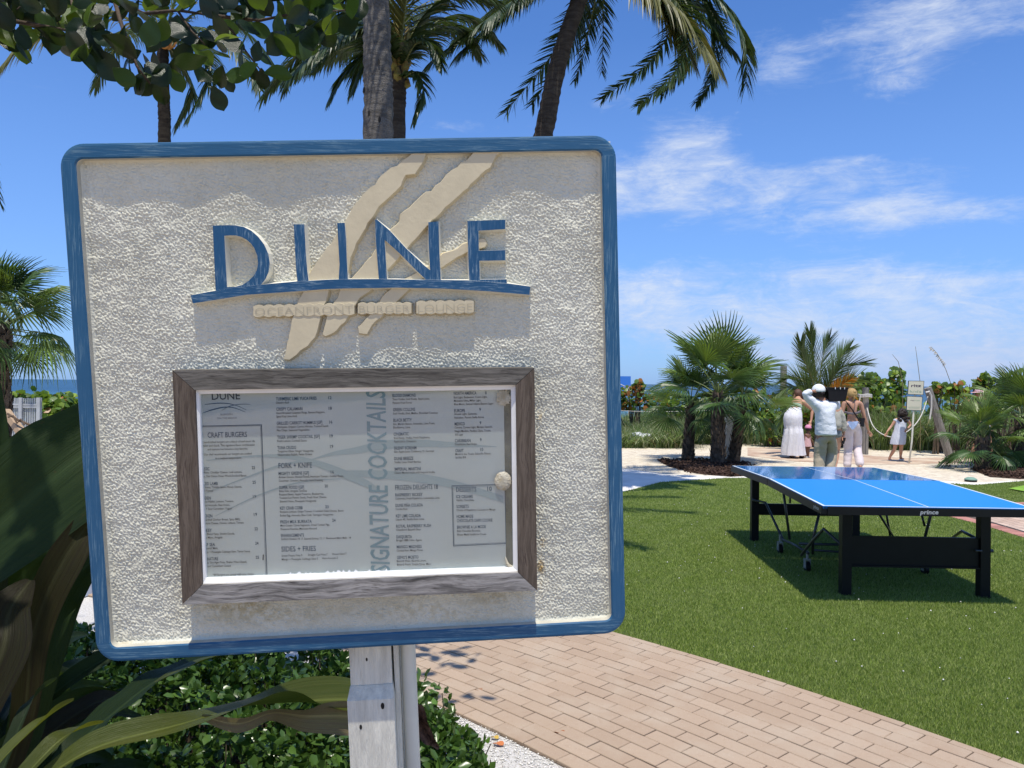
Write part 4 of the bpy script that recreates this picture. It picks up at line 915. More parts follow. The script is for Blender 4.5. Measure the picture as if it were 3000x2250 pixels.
# ---- overhanging tree with big paddle leaves
tree = thing('broadleaf_tree', (-2.6, 3.3, 0), 'broadleaf tree whose branches with thick dark paddle leaves hang into the top left', 'tree')
M_bk = mat('branch_bark', (.10, .075, .055), .85, .2, .35, 12, .7, 80)
M_pl = [mat('paddle_leaf_dark', (.012, .028, .010), .30, .42, .15, 20, .2, 60, rand=.4, trans=((.035, .06, .008), .28)),
        mat('paddle_leaf_mid', (.022, .052, .012), .28, .42, .15, 20, .2, 60, rand=.3, trans=((.12, .19, .014), .45)),
        mat('paddle_leaf_lime', (.06, .11, .014), .4, .4, .15, 20, .2, 60, rand=.25, trans=((.17, .25, .018), .42)),
        mat('paddle_leaf_bluegreen', (.018, .045, .028), .36, .45, .15, 20, .2, 60, rand=.2, trans=((.05, .09, .02), .2))]
def paddle(seed):
    rr = random.Random(seed); ns, nc = 14, 6; V = []; F = []; cup = rr.uniform(-.1, .35); bend = rr.uniform(-.2, .5)
    pr = [.06, .34, .62, .84, .97, 1.0, .92, .68, .12]
    for i in range(ns + 1):
        t_ = i / ns; w_ = float(np.interp(t_, np.linspace(0, 1, 9), pr)) * .34; w_ = w_ if i < ns else .02
        for j in range(nc + 1):
            u = -1 + 2 * j / nc; V.append((u * w_, t_ + .03 * (1 - u * u), -bend * t_ * t_ * .5 + cup * abs(u) * w_ + .012 * math.sin(t_ * 9 + u * 3 + seed)))
    for i in range(ns):
        for j in range(nc): a = i * (nc + 1) + j; F.append((a, a + 1, a + nc + 2, a + nc + 1))
    return V, F
pmesh = {}
for s in range(5):
    for mi_, mt in enumerate(M_pl): pmesh[(s, mi_)] = mesh_of('leaf', *paddle(s), mt, smooth=True)
tb = Vector(tree.location)
def put_leaf(root, axis, normal, L, mi_):
    axis = Vector(axis).normalized(); n_ = Vector(normal); n_ = (n_ - axis * n_.dot(axis))
    n_ = n_.normalized() if n_.length > 1e-3 else axis.orthogonal(); x_ = axis.cross(n_)
    o = bpy.data.objects.new('leaf', pmesh[(int(rng.integers(5)), mi_)]); COL.objects.link(o); o.parent = tree
    Mx = Matrix((( x_.x, axis.x, n_.x, 0), (x_.y, axis.y, n_.y, 0), (x_.z, axis.z, n_.z, 0), (0, 0, 0, 1))) @ Matrix.Scale(L, 4)
    Mx.translation = Vector(root) - tb; o.matrix_local = Mx
bt = MB()
twigs = [([(-80, 30, 2.7), (30, 60, 2.6), (120, 75, 2.55), (205, 90, 2.5)], .010), ([(280, -120, 2.8), (335, 0, 2.7), (352, 60, 2.65), (378, 135, 2.6), (402, 195, 2.6), (440, 245, 2.6)], .009),
         ([(335, 0, 2.7), (420, 40, 2.7), (520, 30, 2.75), (620, 45, 2.8)], .009), ([(620, 45, 2.8), (680, 90, 2.8), (720, 150, 2.8), (765, 208, 2.8)], .006), ([(620, 45, 2.8), (760, 60, 2.8), (860, 40, 2.8), (1010, 30, 2.8)], .007),
         ([(-80, 160, 2.5), (0, 60, 2.6), (60, 20, 2.6)], .006), ([(520, 30, 2.75), (560, 90, 2.7), (600, 130, 2.7)], .005), ([(200, -50, 2.6), (220, 60, 2.55), (235, 130, 2.5)], .005)]
for pts, r_ in twigs: bt.tube([W(*p) for p in pts], [r_ * (1 - .6 * i / (len(pts) - 1)) for i in range(len(pts))], 7)
# limbs back to the trunk, which stands left of the frame
tr_top = Vector((-2.75, 3.25, 2.9))
for q in ((-80, 30, 2.7), (280, -120, 2.8), (-80, 160, 2.5), (200, -50, 2.6), (-300, -300, 2.2), (500, -500, 2.6), (900, -420, 2.9)):
    p = W(*q); mid_ = tr_top.lerp(p, .5) + Vector((0, 0, .25)); bt.tube([tr_top, mid_, p], [.035, .02, .011], 7)
bt.build('branches', M_bk, tree, smooth=True)
mb = MB(); mb.tube([(-2.62, 3.3, -.05), (-2.66, 3.32, .8), (-2.6, 3.28, 1.7), (-2.75, 3.25, 2.95)], [.11, .09, .075, .05], 12); mb.build('trunk', M_bk, tree, smooth=True)
# leaves one by one where the photograph shows their clusters
def outline(x): return np.interp(x, [0, 60, 110, 160, 230, 290, 330, 400, 470, 540, 620, 700, 760, 820, 880, 940, 1000, 1050], [150, 165, 130, 165, 185, 120, 250, 275, 285, 190, 260, 165, 240, 150, 185, 135, 110, 90])
cnt = 0
for it in range(3000):
    if cnt >= 276: break
    x = rng.uniform(-40, 1065); yb = outline(x); y = rng.uniform(-90, yb - 28)
    if y > 110 and rng.uniform() < .35: continue
    d_ = rng.uniform(2.35, 3.1); L = rng.uniform(.072, .108); p = W(x, y, d_)
    ax = Vector((rng.normal() * .7, rng.normal() * .6, -.75 + rng.normal() * .7)); nm = Vector((rng.normal(), -1 + rng.normal() * .7, rng.normal() + .4))
    end = p + ax.normalized() * L
    if proj(end)[1] > yb + 30 or proj(end)[0] > 1065: continue
    r_ = rng.uniform(); lime = .16 if (x > 640 or y < 60) else .05
    put_leaf(p, ax, nm, L, 2 if r_ < lime else (1 if r_ < lime + .22 else (3 if r_ < lime + .30 else 0))); cnt += 1
for x, y, ex_, ey_, d_, mi_, L in ((738, 222, -85, 0, 2.8, 1, .105), (772, 214, 90, 0, 2.8, 1, .10), (652, 190, -10, 60, 2.8, 0, .085), (742, 185, 2, 60, 2.8, 0, .06), (765, 198, 8, 66, 2.8, 0, .075), (622, 250, 30, 66, 2.75, 0, .09), (800, 150, 20, -52, 2.8, 1, .075), (655, 225, 35, 50, 2.85, 3, .06),
                               (180, 70, 60, -55, 2.5, 2, .10), (860, 110, 85, 30, 2.8, 2, .10), (680, 65, 40, -60, 2.75, 1, .09), (465, 230, 12, 72, 2.6, 0, .085), (430, 215, -50, 60, 2.6, 0, .09), (400, 230, -45, 20, 2.6, 1, .08), (500, 200, 30, 60, 2.6, 1, .08),
                               (850, 125, 90, 15, 2.8, 2, .10), (840, 60, 60, -30, 2.8, 2, .09), (262, 140, 78, 85, 2.5, 3, .12), (560, 130, 50, 40, 2.7, 2, .09)):
    p = W(x, y, d_); e = W(x + ex_, y + ey_, d_ + .03); put_leaf(p, e - p, (.1, -1, .25), L, mi_)
# crown above and left of the frame, joined (it shades the planting and dapples the path)
n = 3600; Q = np.stack([rng.uniform(-3.8, -.55, n), rng.uniform(1.4, 4.0, n), rng.uniform(3.05, 4.3, n)], 1); Q = Q[~((Q[:, 0] > -1.75) & (Q[:, 1] < 2.6) & (rng.uniform(0, 1, len(Q)) < .93))]
prx = np.array([proj(q) for q in Q]); Q = Q[(prx[:, 1] < -40) | (prx[:, 0] < -120)]
Q2 = np.stack([rng.uniform(-2.6, -1.05, 900), rng.uniform(.1, 1.8, 900), rng.uniform(2.6, 3.4, 900)], 1); Q = np.concatenate([Q, Q2])
for sx_, sy_ in ((1215, 1925), (1270, 1915), (1330, 1905), (1300, 1950), (1375, 1925), (1240, 1985), (1385, 2050), (1330, 2040), (1200, 2010), (1160, 1960)):
    g_ = G(sx_, sy_, .01); zz_ = 3.85; Q = np.concatenate([Q, np.array([[g_.x, g_.y - .3145 * zz_, zz_]]) + rng.normal(0, .035, (4, 3))])
V, F = leaf_cloud(Q, rng.normal(size=(len(Q), 3)) + [0, 0, -.4], rng.uniform(.09, .14, len(Q)), rng.uniform(.06, .085, len(Q)), .1, .1)
part('crown', V, F, M_pl[0], tree, kind='stuff')
bt = MB(); bt.tube([tr_top, (-2.3, 2.2, 3.4), (-1.7, 1.0, 3.1)], [.035, .025, .01], 7); bt.build('limb', M_bk, tree)

# ---- coconut palms
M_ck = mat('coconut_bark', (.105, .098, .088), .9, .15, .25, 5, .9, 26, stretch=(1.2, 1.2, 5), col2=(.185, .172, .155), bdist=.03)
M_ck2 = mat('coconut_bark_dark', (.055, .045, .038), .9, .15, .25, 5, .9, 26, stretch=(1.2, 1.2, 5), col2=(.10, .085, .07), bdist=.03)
M_lf = mat('coconut_leaflet', (.034, .062, .020), .42, .35, island=.35, trans=((.10, .15, .02), .22))
M_lfy = mat('coconut_leaflet_yellowing', (.13, .13, .035), .45, .4, island=.3, trans=((.22, .20, .04), .25))
M_rc = mat('frond_rachis', (.16, .17, .05), .5, .4, .2, 10)
M_or = mat('orange_frond', (.55, .22, .02), .5, .4, island=.25, trans=((.6, .28, .02), .3))
def palm_trunk(tree_, pts, r0, r1, m_, scars=True):
    pts = [W(*p) if len(p) == 3 and not isinstance(p, Vector) else p for p in pts]
    n = 26; k = 16; V = []; F = []
    nseg = int(max(30, (pts[-1] - pts[0]).length * 11)); 
    for i in range(nseg + 1):
        t_ = i / nseg; c_ = interp(pts, t_); r_ = r0 + (r1 - r0) * t_; r_ *= 1 + (.045 * (1 if i % 2 else -1) * rng.uniform(.3, 1)) ; 
        for j in range(k): a = 2 * math.pi * j / k; V.append(c_ + Vector((math.cos(a), math.sin(a), 0)) * r_ * (1 + .03 * rng.normal()) + Vector((0, 0, .012 * math.sin(a + 1))))
    F = [(i * k + j, i * k + (j + 1) % k, (i + 1) * k + (j + 1) % k, (i + 1) * k + j) for i in range(nseg) for j in range(k)] + [tuple(range((nseg) * k, (nseg + 1) * k))]
    return part('trunk', V, F, m_, tree_, smooth=True)
def M_yf_(): return bpy.data.materials.get('young_frond')
def coco_frond(tree_, pts, Lf=.62, droop=.9, n=64, mt=None, wd=.042, name='frond', ragged=.3, rad=.016, spread=55, nrm=None, jit=7):
    pts = [W(*p) for p in pts]; mb = MB(); k = 14; n = int(n * 1.6); Lf = Lf * (1.85 if mt not in (M_yf_(), M_or) else 1)
    mb.tube([interp(pts, i / k) for i in range(k + 1)], [rad * (1 - .85 * i / k) for i in range(k + 1)], 5, m=1)
    for i in range(n):
        t_ = .10 + .90 * (i + rng.uniform(-.3, .3)) / n; t_ = min(max(t_, .05), 1); p = interp(pts, t_); T_ = (interp(pts, min(t_ + .02, 1)) - interp(pts, max(t_ - .02, 0))).normalized()
        up = Vector(nrm) if nrm else Vector((0, -.25, 1)); up = (up - T_ * up.dot(T_)); up = up.normalized() if up.length > 1e-3 else Vector((0, -1, 0))
        sd = T_.cross(up)
        for s in (-1, 1):
            if rng.uniform() < .04: continue
            L = Lf * min(1, (t_ + .12) / .4) * (1 - .52 * t_ ** 2.2) * rng.uniform(.8, 1.08); al = R(spread - 30 * t_ + rng.normal() * jit)
            d = (T_ * math.cos(al) + sd * s * math.sin(al) + up * .12).normalized(); q = p.copy(); seg = 4; wv_ = wd * rng.uniform(.8, 1.15); fl = rng.normal() * ragged * .35
            side_w = d.cross(Vector((0, 0, 1)));
            side_w = side_w.normalized() if side_w.length > .1 else Vector((1, 0, 0))
            side_w = (side_w + Vector((0, 0, rng.uniform(-.9, .9)))).normalized(); b = len(mb.V); VV_ = []
            for j in range(seg + 1):
                f = j / seg; w_ = wv_ * (.6 + .8 * f if f < .3 else 1.0 * (1 - f) ** .7 + .02) / 2
                VV_ += [q - side_w * w_, q + side_w * w_]
                d = (d + Vector((0, 0, -droop * (.16 + .34 * f))) + Vector((fl * .15, 0, 0))).normalized(); q = q + d * (L / seg)
            mb.add(VV_, [(2 * j, 2 * j + 1, 2 * j + 3, 2 * j + 2) for j in range(seg)], 0)
    return mb.build(name, [mt or M_lf, M_rc], tree_)
tA = W(1107, 340, 7.6)
pa = thing('coconut_palm', (tA.x - .03, 7.6, 0), 'coconut palm with smooth pale grey trunk rising right behind the sign, crown out of view', 'palm tree', 'coconut palms')
palm_trunk(pa, [Vector((tA.x - .02, 7.6, -.05)), Vector((tA.x - .01, 7.6, 1.5)), W(1108, 380, 7.6), W(1106, 200, 7.6), W(1103, 0, 7.6), W(1098, -350, 7.6)], .165, .12, M_ck)
mb = MB()
for x, y in ((1117, 200), (1089, 347), (1119, 365), (1075, 280)):
    p = W(x, y, 7.6); p.y -= .133 + .012; mb.add([p + Vector((math.cos(a) * .013, 0, math.sin(a) * .032)) for a in [i * math.pi / 4 for i in range(8)]], [tuple(range(8))])
mb.build('bark_hole', bpy.data.materials['dark_hole'], pa)
for a in range(9):
    an = a * 2.399; c0 = (1098, -350, 7.6); r_ = 1100 * math.cos(an); dp = 3.2 * math.sin(an)
    coco_frond(pa, [c0, (1098 + r_ * .35, -620, 7.6 + dp * .35), (1098 + r_ * .75, -640, 7.6 + dp * .75), (1098 + r_, -420 - 120 * math.sin(an), 7.6 + dp)], .6, .8, 40)
p2 = W(1160, 380, 9.0)
pb = thing('coconut_palm', (p2.x, 9.0, 0), 'coconut palm with green drooping crown just behind the pale grey trunk', 'palm tree', 'coconut palms')
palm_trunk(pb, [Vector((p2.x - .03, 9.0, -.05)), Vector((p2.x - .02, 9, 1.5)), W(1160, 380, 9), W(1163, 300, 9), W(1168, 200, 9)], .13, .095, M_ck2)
mb = MB()
for i in range(16):
    a = i * 2.4; p = W(1166, 262 - i * 4, 9); q = p + Vector((math.cos(a) * .11, math.sin(a) * .11, .12 + .03 * i)); mb.tube([p, p.lerp(q, .6) + Vector((math.cos(a) * .05, math.sin(a) * .05, 0)), q], [.05, .05, .02], 6)
mb.build('crown_heart', mat('leaf_base_fibre', (.20, .12, .05), .8, .2, .4, 20, .8, 40, col2=(.25, .24, .07)), pb)
for pts, k in (([(1168, 210, 9), (1100, 90, 8.6), (980, 110, 8.3), (860, 210, 8.1)], {}), ([(1168, 200, 9), (1120, 20, 9.3), (1010, -20, 9.6), (880, 60, 9.9)], {}), ([(1170, 200, 9), (1230, 60, 9.1), (1330, -10, 9.2), (1440, 0, 9.3)], {}),
               ([(1172, 215, 9), (1215, 130, 8.8), (1262, 130, 8.7), (1292, 190, 8.6)], {'Lf': .34}), ([(1172, 235, 9), (1215, 210, 8.8), (1240, 260, 8.7), (1215, 350, 8.7)], {'Lf': .30, 'n': 40}), ([(1168, 200, 9), (1185, 40, 8.8), (1205, -90, 8.6), (1240, -200, 8.4)], {'mt': M_lfy}),
               ([(1165, 215, 9), (1120, 160, 8.9), (1040, 190, 8.8), (985, 260, 8.8)], {}), ([(1168, 205, 9), (1075, 60, 9.4), (900, 130, 9.8), (780, 270, 10)], {}), ([(1170, 205, 9), (1260, 90, 9.8), (1340, 80, 10.2), (1400, 150, 10.5)], {'Lf': .5}), ([(1160, 215, 9), (1080, 130, 9.6), (960, 160, 10), (800, 240, 10.3)], {'n': 80})):
    coco_frond(pb, pts, **k)
    if pts[-1][0] < 1150 or pts[-1][0] > 1300: coco_frond(pb, [pts[0]] + [(p[0] + 20 * j, p[1] - 26, p[2] + .4) for j, p in enumerate(pts[1:], 1)], **k)
p3 = W(1590, 400, 11)
pc = thing('coconut_palm', (p3.x - 1.1, 11, 0), 'coconut palm with dark leaning trunk over the sign, fronds drooping both sides', 'palm tree', 'coconut palms')
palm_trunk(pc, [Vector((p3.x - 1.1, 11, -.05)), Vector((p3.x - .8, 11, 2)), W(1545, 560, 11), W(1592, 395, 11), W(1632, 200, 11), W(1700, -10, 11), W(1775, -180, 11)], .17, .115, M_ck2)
for pts, k in (([(1770, -170, 11), (1620, -80, 10.6), (1450, 40, 10.3), (1280, 170, 10.1)], {'n': 90, 'Lf': .75}), ([(1770, -170, 11), (1640, -100, 11.4), (1500, -10, 11.6), (1340, 110, 11.8)], {'n': 80, 'Lf': .7}),
               ([(1765, -150, 11), (1690, 40, 11.3), (1610, 170, 11.6), (1480, 330, 11.8)], {'n': 60, 'Lf': .42, 'droop': .22, 'nrm': (0, -1, .1)}), ([(1770, -150, 11), (1740, 20, 11.5), (1715, 130, 11.7), (1685, 235, 11.8)], {'n': 44, 'Lf': .34, 'droop': .4, 'nrm': (0, -1, .1)}),
               ([(1780, -170, 11), (1930, -130, 10.8), (2100, 0, 10.7), (2178, 110, 10.6), (2186, 250, 10.6)], {'n': 90, 'Lf': .6}), ([(1780, -160, 11), (1940, -40, 10.4), (2020, 80, 10.2), (1985, 200, 10.1), (1870, 310, 10.0)], {'n': 80, 'Lf': .36, 'droop': .3, 'nrm': (0, -1, .1)}),
               ([(1780, -160, 11), (1960, -70, 11.4), (2100, 70, 11.6), (2110, 190, 11.6), (2040, 300, 11.6)], {'n': 80, 'Lf': .36, 'droop': .3, 'nrm': (0, -1, .1)}), ([(1780, -180, 11), (1900, -190, 11), (2040, -80, 11), (2150, 40, 11)], {'n': 80, 'Lf': .6}),
               ([(1770, -180, 11), (1880, -60, 10.6), (1990, 30, 10.4), (2080, 160, 10.3)], {'n': 80, 'Lf': .6, 'mt': M_lfy}), ([(1780, -170, 11), (1900, -90, 10.9), (2040, 30, 10.8), (2150, 150, 10.8)], {'n': 90, 'Lf': .6}), ([(1780, -170, 11), (1860, -100, 11.3), (1960, -40, 11.3), (2080, 30, 11.3)], {'n': 70, 'Lf': .62}), ([(1770, -180, 11), (1700, -330, 12), (1560, -340, 13), (1400, -200, 14)], {}), ([(1775, -180, 11), (1800, -420, 10), (1700, -500, 9), (1500, -300, 8)], {}), ([(1780, -180, 11), (1960, -300, 11.6), (2100, -250, 12), (2260, -120, 12.4)], {})):
    coco_frond(pc, pts, **k)
    coco_frond(pc, [pts[0]] + [(p[0] + 26 * j * (1 if p[0] < 1780 else -1), p[1] - 22, p[2] + .35) for j, p in enumerate(pts[1:], 1)], **k)
p4 = W(480, 400, 14)
pd = thing('coconut_palm', (p4.x, 14, 0), 'slim dark coconut palm at top left, crown behind the broad leaves', 'palm tree', 'coconut palms')
M_ck3 = mat('coconut_bark_shade', (.022, .018, .015), .95, .1, .25, 5, .9, 26, stretch=(1.2, 1.2, 5), col2=(.045, .038, .03), bdist=.03)  # bark colour darkened to stand for the shade on this trunk
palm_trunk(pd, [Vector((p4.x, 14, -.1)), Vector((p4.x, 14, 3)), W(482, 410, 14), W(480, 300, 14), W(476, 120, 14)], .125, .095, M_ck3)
for pts, k in (([(478, 120, 14), (570, 130, 13.6), (620, 210, 13.4), (560, 335, 13.3)], {}), ([(478, 120, 14), (300, 30, 13.6), (120, 90, 13.3), (0, 200, 13.1)], {'mt': M_lfy}), ([(478, 120, 14), (600, 30, 14.4), (740, 110, 14.8), (830, 240, 15)], {}),
               ([(478, 120, 14), (520, 170, 14.2), (560, 260, 14.4), (520, 360, 14.5)], {}), ([(478, 120, 14), (400, -60, 14), (250, -90, 14), (100, 0, 14)], {}), ([(478, 120, 14), (540, -50, 14), (680, -90, 14), (860, 0, 14)], {}), ([(478, 120, 14), (400, 90, 15), (330, 150, 15.6), (280, 250, 16)], {}), ([(478, 120, 14), (580, 80, 13), (700, 150, 12.6), (760, 260, 12.4)], {})): coco_frond(pd, pts, **k)
mb = MB()
for i in range(9): a = i * .7; mb.ball(W(490 + 16 * math.cos(a), 118 + 14 * math.sin(a), 13.9 + .1 * math.sin(i)), .085, nu=8, nv=6)
mb.build('coconuts', mat('orange_coconut', (.45, .20, .05), .5, .4, .2, 6), pd, smooth=True)
p5 = W(-330, 400, 12)
pe = thing('coconut_palm', (p5.x, 12, 0), 'coconut palm off the left edge, only one drooping frond tip reaching into view', 'palm tree', 'coconut palms')
palm_trunk(pe, [Vector((p5.x, 12, -.1)), Vector((p5.x, 12, 2.5)), W(-320, 420, 12), W(-300, 300, 12)], .14, .10, M_ck2)
for pts in ([(-300, 300, 12), (-180, 330, 11.8), (-60, 430, 11.7), (-5, 590, 11.6)], [(-300, 300, 12), (-420, 200, 12), (-560, 260, 12), (-640, 420, 12)], [(-300, 300, 12), (-260, 150, 12.6), (-220, 160, 13.4), (-190, 300, 14)], [(-300, 300, 12), (-350, 120, 11), (-400, 140, 10), (-440, 300, 9.5)]): coco_frond(pe, pts, .5)
# young coconut palm on the dune
yp = W(2402, 1170, 18.8)
ph_ = thing('coconut_palm', (yp.x, 18.8, 0), 'young bushy coconut palm with upright feather fronds behind the man with the tub', 'palm tree', 'coconut palms')
mb = MB(); mb.tube([(yp.x, 18.8, 0), (yp.x + .02, 18.8, .7), (yp.x, 18.8, 1.15)], [.14, .12, .08], 10); mb.build('trunk', M_ck2, ph_)
M_yf = mat('young_frond', (.10, .155, .045), .4, .5, island=.3, trans=((.16, .22, .03), .3))
for pts, k in (([(2402, 1190, 18.8), (2392, 1110, 18.7), (2382, 1030, 18.6), (2372, 975, 18.5)], {}), ([(2402, 1190, 18.8), (2402, 1110, 18.9), (2412, 1040, 19), (2432, 990, 19)], {}), ([(2404, 1190, 18.8), (2430, 1120, 18.6), (2478, 1070, 18.4), (2535, 1062, 18.3)], {}), ([(2400, 1190, 18.8), (2370, 1130, 19), (2330, 1105, 19.2), (2296, 1110, 19.3)], {}),
               ([(2400, 1190, 18.8), (2360, 1140, 18.4), (2310, 1135, 18.2), (2270, 1160, 18)], {}), ([(2404, 1190, 18.8), (2450, 1140, 18.9), (2500, 1110, 19), (2540, 1115, 19.1)], {}), ([(2402, 1190, 18.8), (2375, 1100, 18.3), (2350, 1040, 18.1), (2345, 1005, 18)], {}), ([(2402, 1190, 18.8), (2440, 1110, 19.2), (2462, 1050, 19.4), (2488, 1020, 19.5)], {}),
               ([(2402, 1190, 18.8), (2350, 1170, 18), (2310, 1190, 17.6), (2290, 1240, 17.5)], {}), ([(2404, 1190, 18.8), (2450, 1160, 19.6), (2500, 1160, 20), (2530, 1190, 20)], {})):
    coco_frond(ph_, pts, .66, .07, 60, M_yf, .030, nrm=(0, -1, .3), spread=44, rad=.022, ragged=.05, jit=2)
coco_frond(ph_, [(2405, 1185, 18.7), (2440, 1150, 18.4), (2465, 1128, 18.3), (2495, 1108, 18.2)], .35, .3, 34, M_or, .034, nrm=(0, -1, .3), name='dying_frond')
coco_frond(ph_, [(2405, 1185, 18.7), (2450, 1165, 18.5), (2480, 1150, 18.4), (2500, 1165, 18.3)], .3, .4, 30, M_or, .034, nrm=(0, -1, .3), name='dying_frond')

# ---- fan palms
M_fan = [mat('fan_leaf_%s' % a, c_, .38, .4, .2, 6, island=.3, trans=(tcol, .25), rand=.25) for a, c_, tcol in (('deep', (.060, .115, .032), (.14, .22, .02)), ('fresh', (.115, .185, .042), (.24, .34, .03)), ('yellow', (.14, .19, .05), (.26, .32, .05)))]
M_pet = mat('fan_petiole', (.13, .17, .05), .5, .4)
M_boot = mat('fan_trunk', (.060, .045, .034), .9, .15, .35, 9, .9, 40, col2=(.13, .10, .075), island=.3, bdist=.02)
def fan_mesh(seed, mt, droop, Lr=.62, pl=.62, spread=118, nseg=32):
    rr = random.Random(seed); mb = MB(); mb.tube([(0, 0, 0), (0, pl * .5, .03), (0, pl, .0)], [.014, .010, .007], 5, m=1)
    hub = Vector((0, pl, 0)); dth = R(2 * spread) / nseg
    for i in range(nseg):
        th = R(-spread) + (i + .5) * dth; L = Lr * (1 - .28 * (abs(th) / R(spread)) ** 1.5) * rr.uniform(.9, 1.05); fold = abs(th) / R(spread)
        prev = None; VV = []; split = .42
        dr = droop * rr.uniform(.8, 1.35); tw = rr.uniform(-.25, .25)
        for j, r_ in enumerate((.03, .30, .55, .78, 1.0)):
            w_ = r_ * L * math.tan(dth / 2) * 1.02 if r_ <= split else split * L * math.tan(dth / 2) * (1 - r_) / (1 - split) * 1.15 + .0006
            rad_ = r_ * L * (1 - .12 * dr * max(0, r_ - .5)); z = -.22 * L * dr * r_ ** 2 - (.55 * L * dr * max(0, r_ - .5) ** 1.4) + .10 * fold * L * r_
            a0 = th + tw * max(0, r_ - .5) * .4
            c_ = hub + Vector((math.sin(a0) * rad_, math.cos(a0) * rad_, z)); s_ = Vector((math.cos(a0), -math.sin(a0), 0))
            up = .014 * min(1, r_ / .4) * (1 if r_ < .8 else .4)
            VV += [c_ - s_ * w_, c_ + Vector((0, 0, up)), c_ + s_ * w_]
        F = []
        for j in range(4): a = 3 * j; F += [(a, a + 1, a + 4, a + 3), (a + 1, a + 2, a + 5, a + 4)]
        mb.add(VV, F, 0)
    return mesh_of('frond', [tuple(v) for v in mb.V], mb.F, [mt, M_pet], mb.M)
fan_lib = [(fan_mesh(s, M_fan[[0, 0, 1, 1, 2, 0, 0, 1][s]], d)) for s, d in enumerate((.5, .9, .35, .7, .4, 1.2, 1.9, 1.7))]
def fan_palm(label, px, py_base, Y, top_px, nf=26, sc=1.0, rt=.11, lean=0.0, els=(82, -55), seed=0, group='fan palms', first_az=None, boots=90, droopy=False):
    r = np.random.default_rng(seed); b = W(px, 1200, Y); b.z = 0; tp = W(px + lean, top_px, Y)
    t_ = thing('fan_palm', b, label, 'palm tree', group); H = tp.z; mb = MB()
    mb.tube([b + Vector((0, 0, -.03)), b.lerp(tp, .12), b.lerp(tp, .5), tp], [rt * 1.35, rt * 1.1, rt * .95, rt * .7], 12)
    mb.build('trunk', M_boot, t_, smooth=True); mb = MB()
    for i in range(int(boots * H / 1.2)):
        z = H * (i + .5) / (boots * H / 1.2); a = i * 2.399 + r.normal() * .1; c_ = b.lerp(tp, z / H); o_ = Vector((math.cos(a), math.sin(a), 0)); k = Vector((-math.sin(a), math.cos(a), 0)); rr_ = rt * (1.3 - .5 * z / H); hh = r.uniform(.07, .13)
        p0 = c_ + o_ * rr_ * .85; w_ = r.uniform(.025, .05); p1 = p0 + Vector((0, 0, hh)) + o_ * r.uniform(.02, .055)
        mb.add([p0 - k * w_, p0 + k * w_, p1 + k * w_ * .45, p1 - k * w_ * .45, p0 - k * w_ + o_ * .02 - Vector((0, 0, .02)), p0 + k * w_ + o_ * .02 - Vector((0, 0, .02))], [(0, 1, 2, 3), (4, 5, 2, 3), (0, 4, 3), (1, 5, 2)])
    mb.build('leaf_boots', M_boot, t_, kind='stuff')
    for i in range(nf):
        f = i / (nf - 1); el_ = R(els[0] + (els[1] - els[0]) * f ** 1.15 + r.normal() * 7); a = i * 2.399 + r.normal() * .25 + seed
        me = fan_lib[int(r.choice([2, 3, 4] if f < .3 else ([0, 1, 2, 3] if f < .75 else [1, 5, 0])))] if not droopy else fan_lib[int(r.choice([5, 6, 7, 1]))]
        o = bpy.data.objects.new('frond', me); COL.objects.link(o); o.parent = t_
        rot = Matrix.Rotation(a, 4, 'Z') @ Matrix.Rotation(el_, 4, 'X') @ Matrix.Rotation(r.normal() * .35, 4, 'Y') @ Matrix.Scale(sc * r.uniform(.85, 1.1), 4)
        rot.translation = (tp - b) + Vector((0, 0, -.10 * f)); o.matrix_local = rot
    return t_
fan_palm('left fan palm of the clump of three beside the table, slimmest trunk', 2016, 1345, 16.7, 1190, 16, 1.0, .10, 8, seed=1, els=(84, -28))
fan_palm('tallest fan palm in the middle of the clump of three beside the table', 2106, 1364, 15.7, 1150, 18, 1.32, .125, -4, seed=2, els=(88, -20))
fan_palm('right fan palm of the clump of three, trunk beside the beige post', 2150, 1355, 16.2, 1175, 16, 1.02, .10, 26, seed=3, els=(84, -32))
fan_palm('small fan palm on the sand right of the kids sign, short scaly trunk', 2880, 1378, 15.1, 1282, 17, .82, .13, -2, seed=5, els=(80, -50))
fan_palm('dark bushy fan palm at the right edge of the picture', 2990, 1352, 15.6, 1235, 26, 1.15, .16, 10, seed=6)
fan_palm('fan palm behind the crinum lily at the left edge', -15, 1300, 8.6, 950, 30, .78, .13, 14, seed=8, els=(80, -38), droopy=True)

# ---- shrubs on the dune (sea grape): round leaves
M_sg = [mat('sea_grape_%s' % a, c_, .4, .45, island=.25, trans=(tc_, .3)) for a, c_, tc_ in (('green', (.09, .16, .03), (.2, .33, .03)), ('bright', (.22, .32, .04), (.36, .48, .04)), ('rust', (.32, .13, .03), (.45, .2, .03)))]
def disc_cloud(P_, N_, r_):
    n = len(P_); N_ = N_ / np.linalg.norm(N_, axis=1, keepdims=True); a = np.cross(N_, rng.normal(size=(n, 3))); a /= np.linalg.norm(a, axis=1, keepdims=True); b = np.cross(N_, a); V = []
    for k in range(6): an = k * math.pi / 3; V.append(P_ + (a * math.cos(an) + b * math.sin(an)) * r_[:, None] - N_ * (r_ * .12)[:, None])
    V = np.stack([P_] + V, 1).reshape(-1, 3); base = (np.arange(n) * 7)[:, None]; tr = np.array([(0, 1 + k, 1 + (k + 1) % 6) for k in range(6)])
    return V, (base[:, None, :] + tr[None]).reshape(-1, 3)
